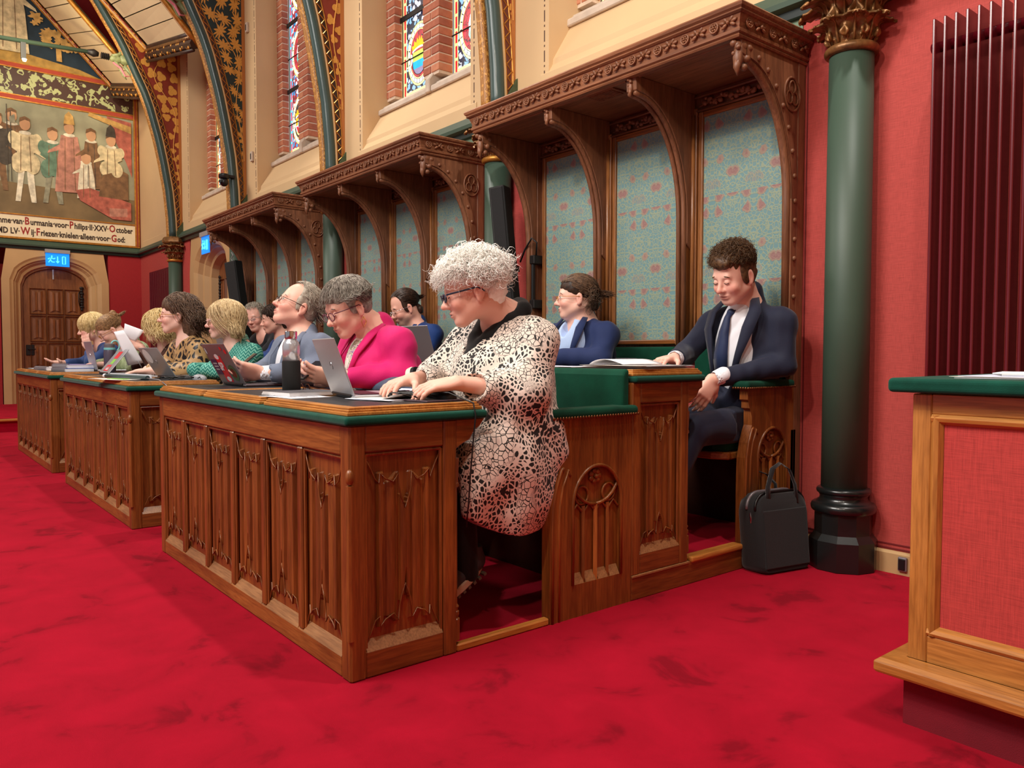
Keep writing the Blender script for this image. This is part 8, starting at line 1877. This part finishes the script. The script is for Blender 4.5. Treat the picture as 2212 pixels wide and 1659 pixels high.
# spiral books on the far desk
def spiral(lab, x, y, z, w, d, n, rot, c1, c2):
    t = thing('spiral_bound_book', (x, y, z), lab, 'book', None); M = Matrix.Translation((x, y, z)) @ Matrix.Rotation(rot, 4, 'Z')
    MB().box(-w/2, w/2, -d/2, d/2, 0, n-.003).xf(M).build('pages', PAP[0], t); MB().box(-w/2-.002, w/2+.002, -d/2, d/2+.002, n-.003, n).xf(M).build('cover', c1, t); MB().box(-w/2-.002, w/2+.002, -d/2, d/2+.002, -.001, .001).xf(M).build('cover', c2, t)
    q = MB(); k = int(w/.016)
    for i in range(k): q.tube([(-w/2+.01+i*.016, -d/2+.006+(.007+n*.35)*math.cos(a), n/2+(n*.5+.006)*math.sin(a)) for a in [2*PI*j/8 for j in range(9)]], .0022, 4, caps=False)
    q.xf(M).build('spiral_binding', MT['silverdk'], t)['kind'] = 'stuff'
spiral('thick white spiral-bound book on the farthest desk, nearer the open hand', -6.15, .17, ZT, .34, .22, .030, .15, PAP[0], plain('yellow_card', (230, 190, 60), .6))
spiral('blue spiral-bound book, lower of two stacked by the upright laptop', -5.55, .22, ZT, .34, .22, .028, .15, BL, PU)
spiral('lilac spiral-bound book on top of the blue one', -5.56, .23, ZT+.030, .33, .22, .030, .2, plain('lilac_card', (150, 140, 190), .6), PAP[2])
sheets('paper_stack', 'papers at the far left end of the farthest desk', 'papers', -6.95, .2, ZT, .3, .21, .1, 3)
# papers held up by the brown-sleeved hand
hp = thing('held_papers', (-4.26, .36, 1.1), 'two loose white sheets held up in front of the green blouse', 'papers')
for pts in ([(-4.26, .35, 1.215), (-4.22, .47, 1.165), (-4.25, .42, 1.08), (-4.28, .33, 1.11)], [(-4.24, .27, 1.15), (-4.22, .33, 1.165), (-4.2, .46, .92), (-4.24, .36, .90)]):
    a, b_, c_, d_ = [Vector(p) for p in pts]
    o = MB().grid(lambda u, v: tuple(a.lerp(b_, u).lerp(d_.lerp(c_, u), v)+Vector((.02*math.sin(v*3), 0, 0))), 6, 8).build('sheet', PAP[0], hp, smooth=True); o.modifiers.new('t', 'SOLIDIFY').thickness = .0008
pn = thing('pen', (-4.2, .42, .92), 'silver pen held with the loose sheets', 'pen'); MB().tube([(-4.2, .45, .885), (-4.21, .41, .96)], .005, 8).build('barrel', MT['silver'], pn, smooth=True)
# second row
sheets('paper_stack', 'spread of printed papers in front of the young person in the navy suit', 'papers', -.20, 1.50, ZR, .34, .36, .15, 8, .0018, 0, 0, True, None, .03)
sheets('paper_sheet', 'flat white sheets left of the wooden board edge, above the green bench back', 'papers', -.62, 1.42, ZR, .40, .24, .05, 3)
bk = thing('open_booklet', (-.25, 1.45, ZR+.014), 'folded white booklet with printed lines under the reading hand', 'booklet')
o = MB().grid(lambda u, v: (-.36+.20*u, 1.36+.26*v, ZR+.018+.028*math.sin(PI*u)**.8*(1-.5*u)), 12, 6).build('page', PAP[0], bk, smooth=True); o.modifiers.new('t', 'SOLIDIFY').thickness = .001
q = MB()
for j in range(4): q.box(-.28, -.21, 1.44+.02*j, 1.443+.02*j, ZR+.043, ZR+.0435)
q.build('print_lines', MT['inkline'], bk)['kind'] = 'stuff'
c = thing('cable', (-1.7, 1.6, ZR), 'thin black cable beside the second-row laptop', 'cable')
MB().tube([(-1.92, 1.64, ZR+.005), (-1.8, 1.60, ZR+.02), (-1.68, 1.56, ZR+.005), (-1.6, 1.60, ZR+.03), (-1.55, 1.58, ZR+.045)], .003, 6).build('lead_wire', MT['black'], c, smooth=True)
# lectern top
sheets('paper_stack', 'white papers lying on the green lectern top', 'papers', 1.56, 1.27, .9345, .62, .36, .03, 3, .002, 0, 0, False, None, .01)
pn = thing('pen', (1.5, 1.12, .94), 'white and blue ballpoint pen on the lectern papers', 'pen')
MB().tube([(1.36, 1.10, .948), (1.50, 1.13, .948)], .006, 10).build('barrel', WH, pn, smooth=True); MB().tube([(1.44, 1.117, .948), (1.48, 1.126, .948)], .0072, 10).build('blue_grip', BL, pn, smooth=True); MB().tube([(1.34, 1.096, .948), (1.36, 1.10, .948)], [.002, .006], 8).build('tip', MT['silver'], pn)
MB().box(1.46, 1.50, 1.121, 1.126, .955, .958).build('clip', MT['silver'], pn)
